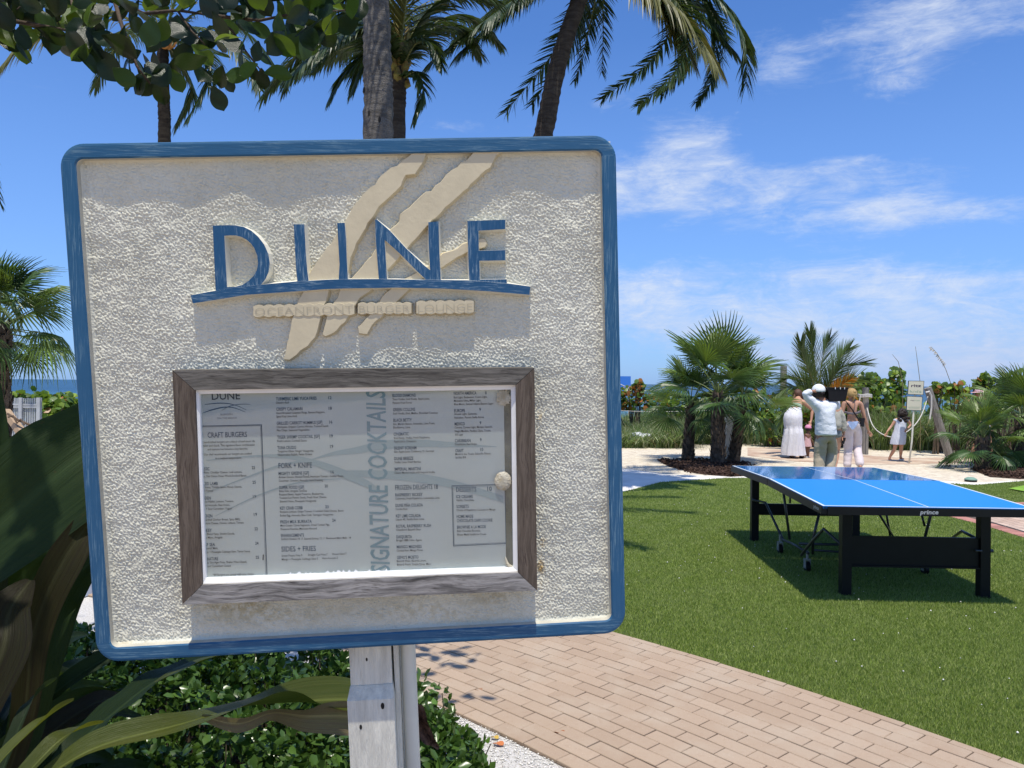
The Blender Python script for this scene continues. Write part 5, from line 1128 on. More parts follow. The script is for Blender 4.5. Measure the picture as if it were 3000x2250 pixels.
def grape(label, blobs, n, rust=.05, Y0=0):
    b0 = W(blobs[0][0], 1200, blobs[0][2]); t_ = thing('sea_grape_shrub', (b0.x, b0.y, 0), label, 'shrub', 'sea grape shrubs on the dune'); PP = []; mb = MB()
    for x, y, Y, rx, rz in blobs:
        c = W(x, y, Y); q = rng.normal(size=(n, 3)); q /= np.linalg.norm(q, axis=1, keepdims=True); q *= rng.uniform(.35, 1.0, (n, 1)) ** .5; PP.append(np.array(c) + q * [rx, rx * .6, rz] + rng.normal(0, .05, (n, 3)))
        for k in range(7): e = c + Vector((rng.normal() * rx * .5, rng.normal() * .2, rng.uniform(-.2, .9) * rz)); mb.tube([(c.x + rng.normal() * .1, c.y, 0), (c.x * .5 + e.x * .5, c.y, e.z * .5), e], [.02, .014, .007], 5, cap=False)
    P_ = np.concatenate(PP); P_[:, 2] = np.maximum(P_[:, 2], .03); m = len(P_); V, F = disc_cloud(P_, rng.normal(size=(m, 3)) + [0, -.8, .6], rng.uniform(.04, .085, m)); u = rng.uniform(0, 1, m); mi = np.where(u < rust, 2, np.where(u < .4, 1, 0))
    part('foliage', V, F, M_sg, t_, np.repeat(mi, 6), kind='stuff'); mb.build('stems', M_bk, t_, kind='stuff')
grape('sea grape thicket behind the crossbody woman, reaching to the kids sign', [(2520, 1190, 21, .55, .5), (2580, 1160, 21, .45, .55), (2470, 1170, 20.5, .45, .5), (2625, 1140, 21.2, .25, .6), (2550, 1130, 21.4, .4, .35), (2420, 1175, 21, .4, .4), (2490, 1120, 21.2, .12, .12), (2440, 1235, 20.8, .6, .35), (2600, 1215, 20.9, .55, .35)], 260)
grape('sea grape with rusty leaves beside the right edge of the sign', [(1850, 1170, 22, .45, .35), (1920, 1185, 22, .4, .3), (1800, 1170, 22, .4, .35), (1870, 1135, 22, .15, .2)], 150, .38)
grape('sea grape sprigs above the sea left of the small fan palm', [(2860, 1150, 18, .35, .25), (2800, 1140, 18.4, .2, .1), (2915, 1130, 18, .4, .25), (2745, 1140, 18.6, .18, .14), (2885, 1115, 18, .12, .14), (2975, 1130, 17.6, .3, .3), (2760, 1190, 19, .4, .3), (2850, 1190, 19, .5, .35), (2940, 1180, 19, .5, .4)], 90, .10)
grape('low green sea grape behind the clump of three fan palms', [(1990, 1190, 21.5, .5, .3), (2070, 1195, 21.5, .5, .35), (2180, 1190, 21.5, .5, .4), (2230, 1180, 21.5, .4, .4)], 170, .06)
grape('sea grape shrub between the young palm and the bending woman', [(2300, 1225, 20.5, .5, .45), (2350, 1190, 20.5, .5, .5), (2260, 1250, 20.5, .5, .4)], 230, .06)
grape('sunlit green shrubbery behind the picket gate on the left', [(40, 1180, 15, .35, .22), (120, 1185, 15.5, .4, .2), (190, 1190, 16, .4, .25), (-60, 1180, 15, .6, .25), (90, 1215, 15.2, .5, .25)], 260, .03)
# ---- dune grass and sea oats
M_dg = [mat('dune_grass_%s' % a, c_, .6, .3, island=.35, trans=(tc_, .3)) for a, c_, tc_ in (('green', (.15, .215, .07), (.24, .35, .08)), ('grey', (.38, .42, .25), (.38, .42, .2)), ('straw', (.32, .27, .14), (.35, .3, .15)))]
n = 138000; px_ = np.where(rng.uniform(0, 1, n) < .86, rng.uniform(1560, 3080, n), rng.uniform(500, 1560, n)); Yv = rng.uniform(19.6, 24.5, n)
Yv = np.where((px_ > 2200) & (px_ < 2560), np.maximum(Yv, 20.6), Yv)
Xv = (px_ - 1500) / FPX * Yv; dn = np.sin(Xv * 2.1) * np.sin(Yv * 1.7 + Xv) ; keep = rng.uniform(0, 1, n) < .66 + .5 * dn + .25 * np.sin(Xv * 9 + Yv * 5); keep &= ~((px_ < 2240) & (px_ > 2030) & (Yv < 21))
Xv, Yv = Xv[keep], Yv[keep]; n = len(Xv); Zv = np.array([ground_z(x, y) for x, y in zip(Xv, Yv)])
hgt = rng.uniform(.7, 1.35, n) * (1 - .25 * np.exp(-((Xv - 4.0) / 1.5) ** 2)) * (.8 + .25 * np.sin(Xv * 1.3 + 1))
u = rng.uniform(0, 1, n)
blades('dune_grass', Xv, Yv, Zv - .02, hgt, rng.uniform(.018, .034, n), 1.25, M_dg, np.where(u < .68, 0, np.where(u < .93, 1, 2)), seg=3, label='waist high green and straw dune grass in front of the sea')
n = 9000; Xv = rng.uniform(-9, -4, n) ; Yv = rng.uniform(13, 18, n)
blades('dune_grass', Xv, Yv, np.zeros(n), rng.uniform(.3, .8, n), np.full(n, .016), .9, M_dg, rng.integers(0, 3, n), seg=3, label='dune grass on the left beyond the picket gate')
def oat(label, pts, Y, head=True):
    b = W(pts[0][0], 1200, Y); t_ = thing('sea_oat', (b.x, b.y, 0), label, 'grass stalk', 'sea oat stalks'); P_ = [Vector((b.x, b.y, .02))] + [W(x, y, Y) for x, y in pts]
    mb = MB(); mb.tube(P_, [.007] * (len(P_) - 1) + [.004], 5); mb.build('stalk', M_dg[2], t_)
    if head:
        mb = MB(); e = P_[-1]; d = (P_[-1] - P_[-2]).normalized()
        for i in range(26):
            p = e - d * (i * .022); s = Vector((-.6, rng.normal() * .3, -.25 + rng.normal() * .25)); mb.tube([p, p + s * .05, p + s * .10 + Vector((0, 0, -.02))], [.003, .011, .002], 4)
        mb.build('seed_head', mat('oat_seed', (.5, .45, .36), .8), t_)
oat('tall sea oat stalk with feathery head bending left above the leaning post', [(2790, 1135), (2770, 1080), (2745, 1035), (2728, 1016)], 18.6)
oat('thin upright stalk above the kids sign', [(2697, 1130), (2690, 1075), (2682, 1015)], 18.5, False)
oat('short pale stalk left of the kids sign', [(2645, 1120), (2632, 1060), (2614, 1038)], 19, False)
oat('faint short stalk between leaning post and small fan palm', [(2840, 1138), (2825, 1120), (2811, 1110)], 18.8, False)
# ---- mulch under the palms
M_mul = mat('bark_mulch', (.035, .022, .017), .95, .1, .4, 14, .9, 50, col2=(.09, .055, .04), coord='Geo', island=.4)
for lab, outline_, seedn in (('mulch_bed', [G(1925, 1349), G(1990, 1352), G(2080, 1350), G(2190, 1362), G(2200, 1395), G(2140, 1398), G(2040, 1388), G(1960, 1368)], 700), ('mulch_bed', [G(2850, 1378), G(2920, 1362), G(3120, 1360), G(3120, 1402), G(2990, 1404), G(2900, 1398)], 700)):
    c_ = sum(outline_, Vector()) / len(outline_); V = [Vector((c_.x, c_.y, .07))] + [Vector((p.x, p.y, .006)) for p in outline_]; n = len(outline_)
    part('mulch_bed', V, [(0, 1 + i, 1 + (i + 1) % n) for i in range(n)], M_mul, kind='structure')
    mb = MB(); PO = [(p.x, p.y) for p in outline_]; x0, x1 = min(p[0] for p in PO), max(p[0] for p in PO); y0, y1 = min(p[1] for p in PO), max(p[1] for p in PO)
    for i in range(seedn * 3):
        x, y = rng.uniform(x0, x1) + rng.normal() * .1, rng.uniform(y0, y1)
        if inpoly([x], [y], PO)[0] or rng.uniform() < .06: mb.box((x, y, .02 + .05 * rng.uniform()), .07 * rng.uniform(.4, 1.2), .03, .012, Euler((rng.normal() * .5, rng.normal() * .5, rng.uniform(0, 6))).to_matrix())
    mb.build('mulch_chips', M_mul, kind='stuff', label='dark bark chips scattered under the palms')
# ================================================================ TABLE TENNIS TABLE
TT = thing('table_tennis_table', (3.1, 6.95, 0), 'blue table tennis table with white lines and black frame standing on the turf', 'table')
tw_, tl_ = Vector((.999, -.0436, 0)), Vector((.0436, .999, 0)); T0 = Vector((2.28, 5.62, 0)); TWd, TLn = 1.525, 2.74
def TP(a, b, z): return T0 + tw_ * a + tl_ * b + Vector((0, 0, z))
zc = lambda b: .76 + .030 * (1 - abs(b - TLn / 2) / (TLn / 2))
m = bpy.data.materials.new('table_blue'); m.use_nodes = True; t = NT(m.node_tree); bs = t.n['Principled BSDF']
bs.inputs['Base Color'].default_value = (.010, .22, .66, 1); bs.inputs['Roughness'].default_value = .35; bs.inputs['Specular IOR Level'].default_value = .18
bn = t.new('ShaderNodeBump'); bn.inputs['Strength'].default_value = .05; bn.inputs['Distance'].default_value = .002; t.l.new(t.noise(t.new('ShaderNodeTexCoord').outputs['Object'], 3, 3), bn.inputs['Height']); t.l.new(bn.outputs[0], bs.inputs['Normal'])
M_tb = m
M_tb2 = mat('table_blue_glossy', (.012, .17, .52), .045, .5, .06, 2)
M_tw = mat('table_white_line', (.72, .80, .84), .3, .5); M_tk = mat('table_black_frame', (.006, .0065, .007), .45, .22, .15, 8); M_tg = mat('table_grey_steel', (.05, .055, .06), .35, .5, metal=.4); M_cast = mat('caster_grey', (.28, .28, .25), .5, .4)
for b0, b1, mt in ((0, TLn / 2 - .006, M_tb), (TLn / 2 + .006, TLn, M_tb2)):
    mb = MB(); mb.hexa([TP(0, b0, zc(b0) - .02), TP(TWd, b0, zc(b0) - .02), TP(TWd, b1, zc(b1) - .02), TP(0, b1, zc(b1) - .02)], [TP(0, b0, zc(b0)), TP(TWd, b0, zc(b0)), TP(TWd, b1, zc(b1)), TP(0, b1, zc(b1))]); top = mb.build('table_top', mt, TT)
    mb = MB()
    def ln(a0, a1, c0, c1): mb.add([TP(a0, c0, zc(c0) + .0006), TP(a1, c0, zc(c0) + .0006), TP(a1, c1, zc(c1) + .0006), TP(a0, c1, zc(c1) + .0006)], [(0, 1, 2, 3)])
    near = b0 == 0; e0 = .02 if near else b0; e1 = b1 if near else TLn - .02
    ln(0.0005, .02, b0, b1); ln(TWd - .02, TWd - .0005, b0, b1); ln(TWd / 2 - .0045, TWd / 2 + .0045, e0, e1)
    if near: ln(.0205, TWd - .0205, 0.0005, .02)
    else: ln(.0205, TWd - .0205, TLn - .02, TLn - .0005)
    mb.build('court_line', M_tw, top)
    mb = MB()
    for a0, a1, c0, c1 in ((-.012, .03, b0, b1), (TWd - .03, TWd + .012, b0, b1), (.0305, TWd - .0305, *((b0 - .012, b0 + .03) if near else (b1 - .03, b1 + .012)))):
        mb.hexa([TP(a0, c0, zc(c0) - .062), TP(a1, c0, zc(c0) - .062), TP(a1, c1, zc(c1) - .062), TP(a0, c1, zc(c1) - .062)], [TP(a0, c0, zc(c0) - .004 if a0 < 0 or a1 > TWd else zc(c0) - .0045), TP(a1, c0, zc(c0) - .0045), TP(a1, c1, zc(c1) - .0045), TP(a0, c1, zc(c1) - .0045)])
    mb.build('edge_rail', M_tk, TT)
legs = [(2476 + 4, 1749, 0), (2886, 1757, 0), (2214, 1583, 1), (2506, 1578, 1)]
LG = []
for x, y, far in legs:
    g = G(x, y); 
    if far: g = CO + (g - CO) * 1; g.z = 0
    LG.append(g)
LG[2] = Vector((2.55, 8.02, 0)); LG[3] = Vector((3.58, 7.97, 0))
RZ = Matrix.Rotation(-.0436, 3, 'Z')
for g in LG:
    mb = MB(); mb.box((g.x, g.y + .03, .36), .074, .074, .70, RZ); mb.box((g.x, g.y + .03, .012), .082, .082, .024, RZ); mb.build('leg', M_tk, TT)
for a, b, z0, z1 in ((0, 1, .235, .47), (2, 3, .285, .40)):
    p, q = LG[a], LG[b]; mb = MB(); c = (p + q) / 2; mb.box((c.x, c.y + .03, (z0 + z1) / 2), (q - p).length - .078, .03, z1 - z0, RZ); mb.box((c.x, c.y + .03, z0 + .006), (q - p).length - .082, .07, .012, RZ); mb.build('cross_panel', M_tk, TT)
t6 = lambda x, y, Y: W(2100 + .4069 * x, 1340 + .4069 * y, Y)
for pts in ([(255, 305, 8.0), (350, 325, 7.9), (480, 600, 7.4)], [(480, 250, 7.2), (500, 400, 7.2), (525, 590, 7.2)], [(738, 400, 6.5), (692, 590, 6.5), (690, 690, 6.6)], [(608, 705, 6.6), (690, 600, 6.4), (770, 515, 6.25), (900, 632, 6.0)], [(1170, 410, 6.8), (1290, 600, 7.3)], [(1222, 410, 7.0), (1252, 590, 7.2)],
            [(1475, 415, 6.5), (1497, 495, 6.5)], [(1540, 415, 6.4), (1495, 590, 6.6), (1490, 780, 6.68)], [(1672, 597, 6.8), (1765, 530, 6.5), (1900, 602, 6.1)], [(470, 590, 7.4), (560, 630, 7.1), (660, 690, 6.7)], [(530, 262, 7.15), (527, 330, 7.15)], [(590, 622, 7.0), (900, 628, 6.9), (1490, 700, 6.8)], [(700, 668, 6.7), (1490, 720, 6.7)]):
    mb = MB(); mb.tube([t6(*p) for p in pts], .0125 if len(pts) > 2 else .010, 8); mb.build('brace', M_tg, TT, smooth=True)
for x, yb, Y in ((455, 695, 7.46), (650, 830, 6.74), (1497, 848, 6.69)):
    c = t6(x, yb, Y); mb = MB(); n = 18
    for s in (-.012, .012):
        pass
    mb.tube([(c.x - .016, c.y, .05), (c.x + .016, c.y, .05)], .046, 18, m=0); w_ = mb.build('wheel', M_tk, TT, smooth=False)
    mb = MB(); mb.box((c.x - .021, c.y, .075), .006, .045, .075); mb.box((c.x + .021, c.y, .075), .006, .045, .075); mb.box((c.x, c.y, .115), .048, .05, .01); mb.tube([(c.x, c.y, .115), (c.x, c.y, .19)], .012, 8); mb.tube([(c.x - .026, c.y, .05), (c.x + .026, c.y, .05)], .010, 8); mb.build('caster_bracket', M_cast, TT)
mb = MB(); g = LG[1]; mb.tube([(g.x + .04, g.y + .03, .37), (g.x + .075, g.y + .03, .37)], [.012, .014], 8); mb.tube([(g.x - .04, g.y - .02, .38), (g.x - .09, g.y - .02, .382)], .008, 8); mb.build('bolt', M_tg, TT)
M_lg = mat('logo_silver', (.35, .36, .37), .4)
mb = MB(); zf = .76; write(mb, 'prince', TP(.690, -.0128, zf - .048), TP(.818, -.0128, zf - .046), Vector((.18, 0, .98)), .030, bold=.03); write(mb, 'prince', TP(-.0128, .16, zf - .040), TP(-.0128, .05, zf - .040), Vector((0, 0, 1)), .026, bold=.03); mb.build('maker_lettering', M_lg, TT)

# ================================================================ PEOPLE
M_skin = mat('skin_light', (.50, .27, .175), .55, .35, .06, 12); M_skin2 = mat('skin_tan', (.36, .18, .11), .55, .35, .06, 12)
M_skin3 = mat('skin_brown', (.16, .080, .050), .55, .35, .06, 12)
def skin_mesh(name, verts, edges, radii, root, mt, parent, sub=2, **tags):
    """one continuous surface grown round a skeleton"""
    me = bpy.data.meshes.new(name); me.from_pydata([tuple(v) for v in verts], edges, []); ob = bpy.data.objects.new('skeleton', me); COL.objects.link(ob)
    mo = ob.modifiers.new('s', 'SKIN'); mo.use_smooth_shade = True; mo.branch_smoothing = .5
    sv = me.skin_vertices[0].data
    for i, r_ in enumerate(radii):
        sv[i].radius = r_ if hasattr(r_, '__len__') else (r_, r_); sv[i].use_root = (i == root)
    sb = ob.modifiers.new('u', 'SUBSURF'); sb.levels = sub; sb.render_levels = sub
    dg = bpy.context.evaluated_depsgraph_get(); nm = bpy.data.meshes.new_from_object(ob.evaluated_get(dg))
    V = np.array([tuple(v.co) for v in nm.vertices]); F = [tuple(p.vertices) for p in nm.polygons]; bpy.data.objects.remove(ob); bpy.data.meshes.remove(nm)
    return part(name, V, F, mt, parent, smooth=True, **tags)
def figure(parent, J, h, mt, hands=('l', 'r'), bare=True):
    """J: joint name -> world point. Body with neck, head, limbs, five-fingered hands and feet as one skin"""
    v = []; e = []; r = []; idx = {}
    def a(n, p, rad, frm=None):
        idx[n] = len(v); v.append(Vector(p)); r.append(rad)
        if frm: e.append((idx[frm], idx[n]))
    k = h
    a('pelvis', J['pelvis'], (.088 * k, .068 * k)); a('waist', J['waist'], (.070 * k, .056 * k), 'pelvis'); a('chest', J['chest'], (.085 * k, .062 * k), 'waist'); a('collar', J['chest'].lerp(J['neck'], .62), (.062 * k, .048 * k), 'chest')
    a('neck', J['neck'], .030 * k, 'collar'); hd = J['head']; ax = (hd - J['neck']).normalized(); fw = J.get('face', Vector((0, 1, 0)))
    a('skull0', hd - ax * .035 * k + fw * .010 * k, .040 * k, 'neck'); a('skull1', hd + ax * .005 * k, (.050 * k, .054 * k), 'skull0'); a('skull2', hd + ax * .042 * k, .040 * k, 'skull1')
    for s in 'lr':
        if 'sh' + s in J:
            a('sh' + s, J['sh' + s], .034 * k, 'collar'); m_ = J['sh' + s].lerp(J['el' + s], .5); a('ua' + s, m_, .027 * k, 'sh' + s); a('el' + s, J['el' + s], .021 * k, 'ua' + s)
            a('fa' + s, J['el' + s].lerp(J['wr' + s], .35), .0215 * k, 'el' + s); a('wr' + s, J['wr' + s], .0135 * k, 'fa' + s)
            d = J.get('hd' + s, J['wr' + s] + (J['wr' + s] - J['el' + s]).normalized() * .05 * k) - J['wr' + s]; d = d.normalized(); sd = d.cross(Vector((0, 1, .15))); sd = sd.normalized() if sd.length > .1 else Vector((1, 0, 0)); cu_ = d.cross(sd)
            a('pa' + s, J['wr' + s] + d * .035 * k, (.019 * k, .011 * k), 'wr' + s)
            for q in range(4):
                o_ = (q - 1.5) * .0105 * k; L = (.040, .046, .043, .034)[q] * k; b0 = J['wr' + s] + d * .055 * k + sd * o_; a('f%d%s' % (q, s), b0, .0058 * k, 'pa' + s); a('g%d%s' % (q, s), b0 + d * L * .5 + cu_ * .006 * k, .0052 * k, 'f%d%s' % (q, s)); a('h%d%s' % (q, s), b0 + d * L * .92 + cu_ * .016 * k, .0042 * k, 'g%d%s' % (q, s))
            sg = 1 if s == 'l' else -1; tb_ = J['wr' + s] + d * .022 * k + sd * sg * .016 * k; a('t0' + s, tb_, .0072 * k, 'pa' + s); a('t1' + s, tb_ + (d * .026 + sd * sg * .015 + cu_ * .006) * k, .0052 * k, 't0' + s)
        if 'hp' + s in J:
            a('hp' + s, J['hp' + s], .056 * k, 'pelvis'); a('th' + s, J['hp' + s].lerp(J['kn' + s], .45), .049 * k, 'hp' + s); a('kn' + s, J['kn' + s], .031 * k, 'th' + s); a('ca' + s, J['kn' + s].lerp(J['an' + s], .33), .033 * k, 'kn' + s); a('an' + s, J['an' + s], .019 * k, 'ca' + s)
            fd = J.get('toe' + s, J['an' + s] + Vector((0, .10 * k, 0))) - J['an' + s]; fd.z = 0; fd = fd.normalized(); gz = J['an' + s].z - .038 * k
            hl = J['an' + s] - fd * .018 * k; hl.z = gz + .018 * k; a('he' + s, hl, .018 * k, 'an' + s); f1 = J['an' + s] + fd * .055 * k; f1.z = gz + .016 * k; a('fo' + s, f1, (.024 * k, .014 * k), 'an' + s); f2 = J['an' + s] + fd * .10 * k; f2.z = gz + .012 * k; a('to' + s, f2, (.022 * k, .009 * k), 'fo' + s)
    b = skin_mesh('body', v, e, r, 0, mt, parent)
    # face: eyes, nose, mouth, ears on the head
    mb = MB(); lf = ax.cross(fw).normalized(); hh = .052 * k
    mb.tube([hd + fw * hh * .95 + ax * .012 * k, hd + fw * hh * 1.28 - ax * .010 * k, hd + fw * hh * .95 - ax * .013 * k], [.004 * k, .0085 * k, .005 * k], 6)
    for s in (-1, 1): mb.ball(hd + lf * s * .051 * k - ax * .004 * k, .006 * k, .011 * k, .016 * k, 8, 6)
    mb.build('nose_and_ears', mt, parent, smooth=True)
    mb = MB()
    for s in (-1, 1): mb.ball(hd + lf * s * .018 * k + fw * hh * .93 + ax * .008 * k, .0075 * k, .006 * k, .004 * k, 8, 6)
    mb.tube([hd - lf * .014 * k + fw * hh * .92 - ax * .026 * k, hd + fw * hh * 1.0 - ax * .028 * k, hd + lf * .014 * k + fw * hh * .92 - ax * .026 * k], .0028 * k, 6)
    mb.build('eyes_and_mouth', M_lip, parent, smooth=True)
    return b
M_lip = mat('dark_features', (.10, .04, .03), .5)
def sleeve(name, parent, chains, mt, **t_):
    gf = 1.16
    """cloth over limbs or trunk: chains of (point, radius); first chain holds the root"""
    v = []; e = []; r = []
    for ch in chains:
        prev = None
        for it in ch:
            if isinstance(it, int): prev = it; continue
            p, rad = it; v.append(p); r.append(tuple(q_ * gf for q_ in rad) if hasattr(rad, '__len__') else rad * gf)
            if prev is not None: e.append((prev, len(v) - 1))
            prev = len(v) - 1
    o = skin_mesh(name, v, e, r, 0, mt, parent, 3, **t_)
    for vv in o.data.vertices:      # cloth creases
        p = vv.co; q = Vector((p.x * 9, p.y * 9, p.z * 16)); vv.co = p + vv.normal * (.008 * mnoise.noise(q) + .004 * mnoise.noise(q * 2.3))
    return o
def head_cover(parent, name, hd, k, mt, zlow=-.35, sc=1.12, tilt=(0, 0, 0), squash=1.0, noise=.03):
    mb = MB(); mb.ball((0, 0, 0), .056 * k * sc, .062 * k * sc, .064 * k * sc * squash, 20, 14, zmin=zlow); rt = Euler(tilt).to_matrix()
    V = [hd + rt @ (v * (1 + noise * mnoise.noise(v * 60))) for v in mb.V]; return part(name, V, mb.F, mt, parent, smooth=True)
def cloth(name, c_, amp=.5, sc_=22, stretch=None, rough=.85, col2=None, trans=None): return mat(name, c_, rough, .15, .04, 8, amp, sc_, bdetail=3, stretch=stretch, bdist=.02, col2=col2, trans=trans)
M_shirt = cloth('white_shirt', (.70, .73, .76)); M_khaki = cloth('khaki_trousers', (.44, .37, .27)); M_skirt = cloth('white_skirt_cloth', (.76, .75, .78), .9, 30, (3, 3, .25)); M_beige = cloth('beige_shirt', (.40, .385, .33)); M_pinkw = cloth('pale_pink_trousers', (.74, .65, .65), trans=((.6, .5, .5), .15))
M_pink = cloth('pink_cloth', (.62, .40, .40), .7, 40, (3, 3, .4)); M_cap = mat('white_cap', (.72, .75, .74), .7, .2); M_bl = mat('black_bag', (.010, .010, .012), .5, .3); M_dress = cloth('pale_grey_dress', (.60, .63, .70), .8, 26, (2, 2, .5)); M_blh = mat('blonde_hair', (.42, .27, .10), .55, .4, .35, 30, .6, 60, stretch=(4, 4, .5)); M_brh = mat('brown_hair', (.10, .045, .025), .5, .4, .35, 30, .6, 60, stretch=(4, 4, .5)); M_dkh = mat('dark_hair', (.018, .010, .008), .5, .4, .3, 30, .6, 60, stretch=(4, 4, .5)); M_shoe = mat('dark_shoe', (.03, .015, .012), .6); M_sage = cloth('sage_top', (.35, .45, .36)); M_bik = mat('grey_bikini', (.17, .15, .16), .7, .2, .2, 40)
M_bikb = mat('blue_striped_bikini', (.38, .44, .60), .7, .2, .1, 60, col2=(.25, .38, .62)); M_short = cloth('grey_shorts', (.16, .18, .18))
K = lambda x, y, Y: W(2240 + .15066 * x, 1130 + .15066 * y, Y)
# --- man with white cap and tub
Y = 13.0; m1 = W(2410, 1300, Y); man = thing('person', (m1.x, Y, 0), 'person in white cap, white shirt and khaki trousers carrying a black tub', 'person')
J = dict(pelvis=K(1190, 930, Y), waist=K(1180, 690, Y), chest=K(1165, 420, Y), neck=K(1095, 235, Y), head=K(1050, 125, Y), shl=K(935, 320, Y), ell=K(775, 150, Y - .05), wrl=K(925, 105, Y - .06), hdl=K(1010, 120, Y - .07), shr=K(1335, 350, Y), elr=K(1400, 430, Y + .25), wrr=K(1400, 250, Y + .25), hdr=K(1400, 180, Y + .2),
         hpl=K(1105, 960, Y), knl=K(1075, 1330, Y + .05), anl=K(1055, 1840, Y - .05), hpr=K(1285, 960, Y), knr=K(1290, 1320, Y + .12), anr=K(1240, 1835, Y - .02))
figure(man, J, 1.76, M_skin2)
sleeve('shirt', man, [[(K(1192, 975, Y), (.20, .15)), (K(1190, 930, Y), (.21, .155)), (K(1190, 860, Y), (.205, .15)), (K(1180, 700, Y), (.195, .14)), (K(1165, 500, Y), (.205, .14)), (K(1150, 350, Y), (.17, .12)), (K(1110, 255, Y), (.075, .075))], [5, (J['shl'], .085), (J['shl'].lerp(J['ell'], .5), .072), (J['ell'], .060), (J['wrl'], .042)], [5, (J['shr'], .085), (J['elr'], .062), (J['wrr'], .042)]], M_shirt)
sleeve('trousers', man, [[(K(1190, 900, Y), (.20, .145)), (K(1195, 960, Y), (.205, .15))], [1, (J['hpl'] + Vector((0, 0, -.02)), (.115, .12)), (J['knl'], .092), (K(1060, 1600, Y), .085), (J['anl'] + Vector((0, 0, .04)), .082)], [1, (J['hpr'] + Vector((0, 0, -.02)), (.115, .12)), (J['knr'], .095), (K(1255, 1600, Y), .088), (J['anr'] + Vector((0, 0, .04)), .082)]], M_khaki)
head_cover(man, 'hair', J['head'] - Vector((0, 0, .012)), 1.76, M_dkh, -.75, 1.06)
head_cover(man, 'cap', J['head'] + Vector((0, -.002, .02)), 1.76, M_cap, -.22, 1.15, (.12, 0, 0), .92)
mb = MB(); hc = J['head'] + Vector((0, .13, .02)); mb.add([hc + Vector((-.075, -.03, 0)), hc + Vector((.075, -.03, 0)), hc + Vector((.06, .07, -.025)), hc + Vector((-.06, .07, -.025)), hc + Vector((-.075, -.03, -.006)), hc + Vector((.075, -.03, -.006)), hc + Vector((.06, .07, -.031)), hc + Vector((-.06, .07, -.031))], [(0, 1, 2, 3), (4, 5, 6, 7), (0, 1, 5, 4), (1, 2, 6, 5), (2, 3, 7, 6), (3, 0, 4, 7)]); mb.build('cap_peak', M_cap, man)
mb = MB(); mb.ball(J['head'] + Vector((.02, -.124, -.018)), .034, .012, .018, 10, 6); mb.build('cap_gap', M_dkh, man)
for s in 'lr':
    mb = MB(); p = J['an' + s]; mb.ball((p.x, p.y + .06, .045), .05, .14, .045, 12, 8); mb.build('shoe', M_shoe, man, smooth=True)
# tub
c = K(1372, 168, Y - .02); tubt = thing('tub', (c.x, c.y, c.z - .11), 'black tapered plastic tub balanced on the shoulder of the person in white cap', 'tub'); mb = MB()
V0 = [Vector((sx * a, sy * b, z)) + c for z, a, b in ((.115, .172, .12), (-.115, .135, .095)) for sx, sy in ((-1, -1), (1, -1), (1, 1), (-1, 1))]
V1 = [Vector((sx * a, sy * b, z)) + c for z, a, b in ((.115, .160, .108), (-.10, .125, .085)) for sx, sy in ((-1, -1), (1, -1), (1, 1), (-1, 1))]
mb.add(V0 + V1, [(4, 5, 6, 7), (15, 14, 13, 12)] + [(i, (i + 1) % 4, 4 + (i + 1) % 4, 4 + i) for i in range(4)] + [(8 + i, 12 + i, 12 + (i + 1) % 4, 8 + (i + 1) % 4) for i in range(4)] + [(i, 8 + i, 8 + (i + 1) % 4, (i + 1) % 4) for i in range(4)])
mb.build('tub_shell', M_bl, tubt); mb = MB()
for s in (-.172, .172): mb.box(c + Vector((s, 0, .112)), .02, .25, .012)
for s in (-.12, .12): mb.box(c + Vector((0, s, .112)), .36, .02, .013)
mb.build('rim', M_bl, tubt); 
for i, dx_ in enumerate((-.055, .03, .10)):
    mb = MB(); mb.box(c + Vector((dx_, -.135, .105)), .011, .008, .034); mb.build('white_clip', M_cap, tubt)
# --- woman with crossbody bag
Y = 14.7; g = K(1720, 1000, Y); wo = thing('person', (g.x, Y, 0), 'person with blonde bun, bikini top, pale pink trousers and black crossbody bag, seen from behind', 'person')
J = dict(pelvis=K(1712, 800, Y), waist=K(1700, 600, Y), chest=K(1700, 430, Y), neck=K(1698, 265, Y), head=K(1690, 165, Y), shl=K(1545, 335, Y), ell=K(1500, 590, Y), wrl=K(1530, 860, Y + .05), hdl=K(1540, 950, Y + .05), shr=K(1862, 340, Y), elr=K(1940, 610, Y), wrr=K(2015, 850, Y + .08), hdr=K(2050, 930, Y + .1), hpl=K(1635, 830, Y), knl=K(1625, 1230, Y + .08), anl=K(1605, 1590, Y), hpr=K(1790, 830, Y), knr=K(1795, 1200, Y + .12), anr=K(1862, 1560, Y - .25), toer=K(1870, 1660, Y - .15))
figure(wo, J, 1.60, M_skin)
sleeve('trousers', wo, [[(K(1706, 650, Y), (.150, .11)), (K(1712, 780, Y), (.168, .13))], [1, (J['hpl'], (.098, .11)), (J['knl'], .075), (J['knl'].lerp(J['anl'], .6), .068), (J['anl'] + Vector((0, 0, -.01)), .064)], [1, (J['hpr'], (.098, .11)), (J['knr'], .075), (J['knr'].lerp(J['anr'], .6), .070), (J['anr'] + Vector((0, 0, .0)), .066)]], M_pinkw)
head_cover(wo, 'hair', J['head'] + Vector((0, -.008, .006)), 1.6, M_blh, -.55, 1.10)
mb = MB(); mb.ball(J['head'] + Vector((.012, -.085, .045)), .040, .036, .036, 12, 8); mb.tube([J['head'] + Vector((.01, -.09, .02)), J['head'] + Vector((.015, -.085, -.06)), K(1720, 300, Y - .09)], [.02, .026, .01], 8); mb.build('hair_bun', M_blh, wo, smooth=True)
def over(mb, pts, r_): mb.tube(pts, r_, 7, flat=.5)
mb = MB(); over(mb, [K(1575, 300, Y - .03), K(1700, 460, Y - .125), K(1820, 640, Y - .12), K(1880, 700, Y - .08)], .017); mb.build('bag_strap', M_bl, wo)
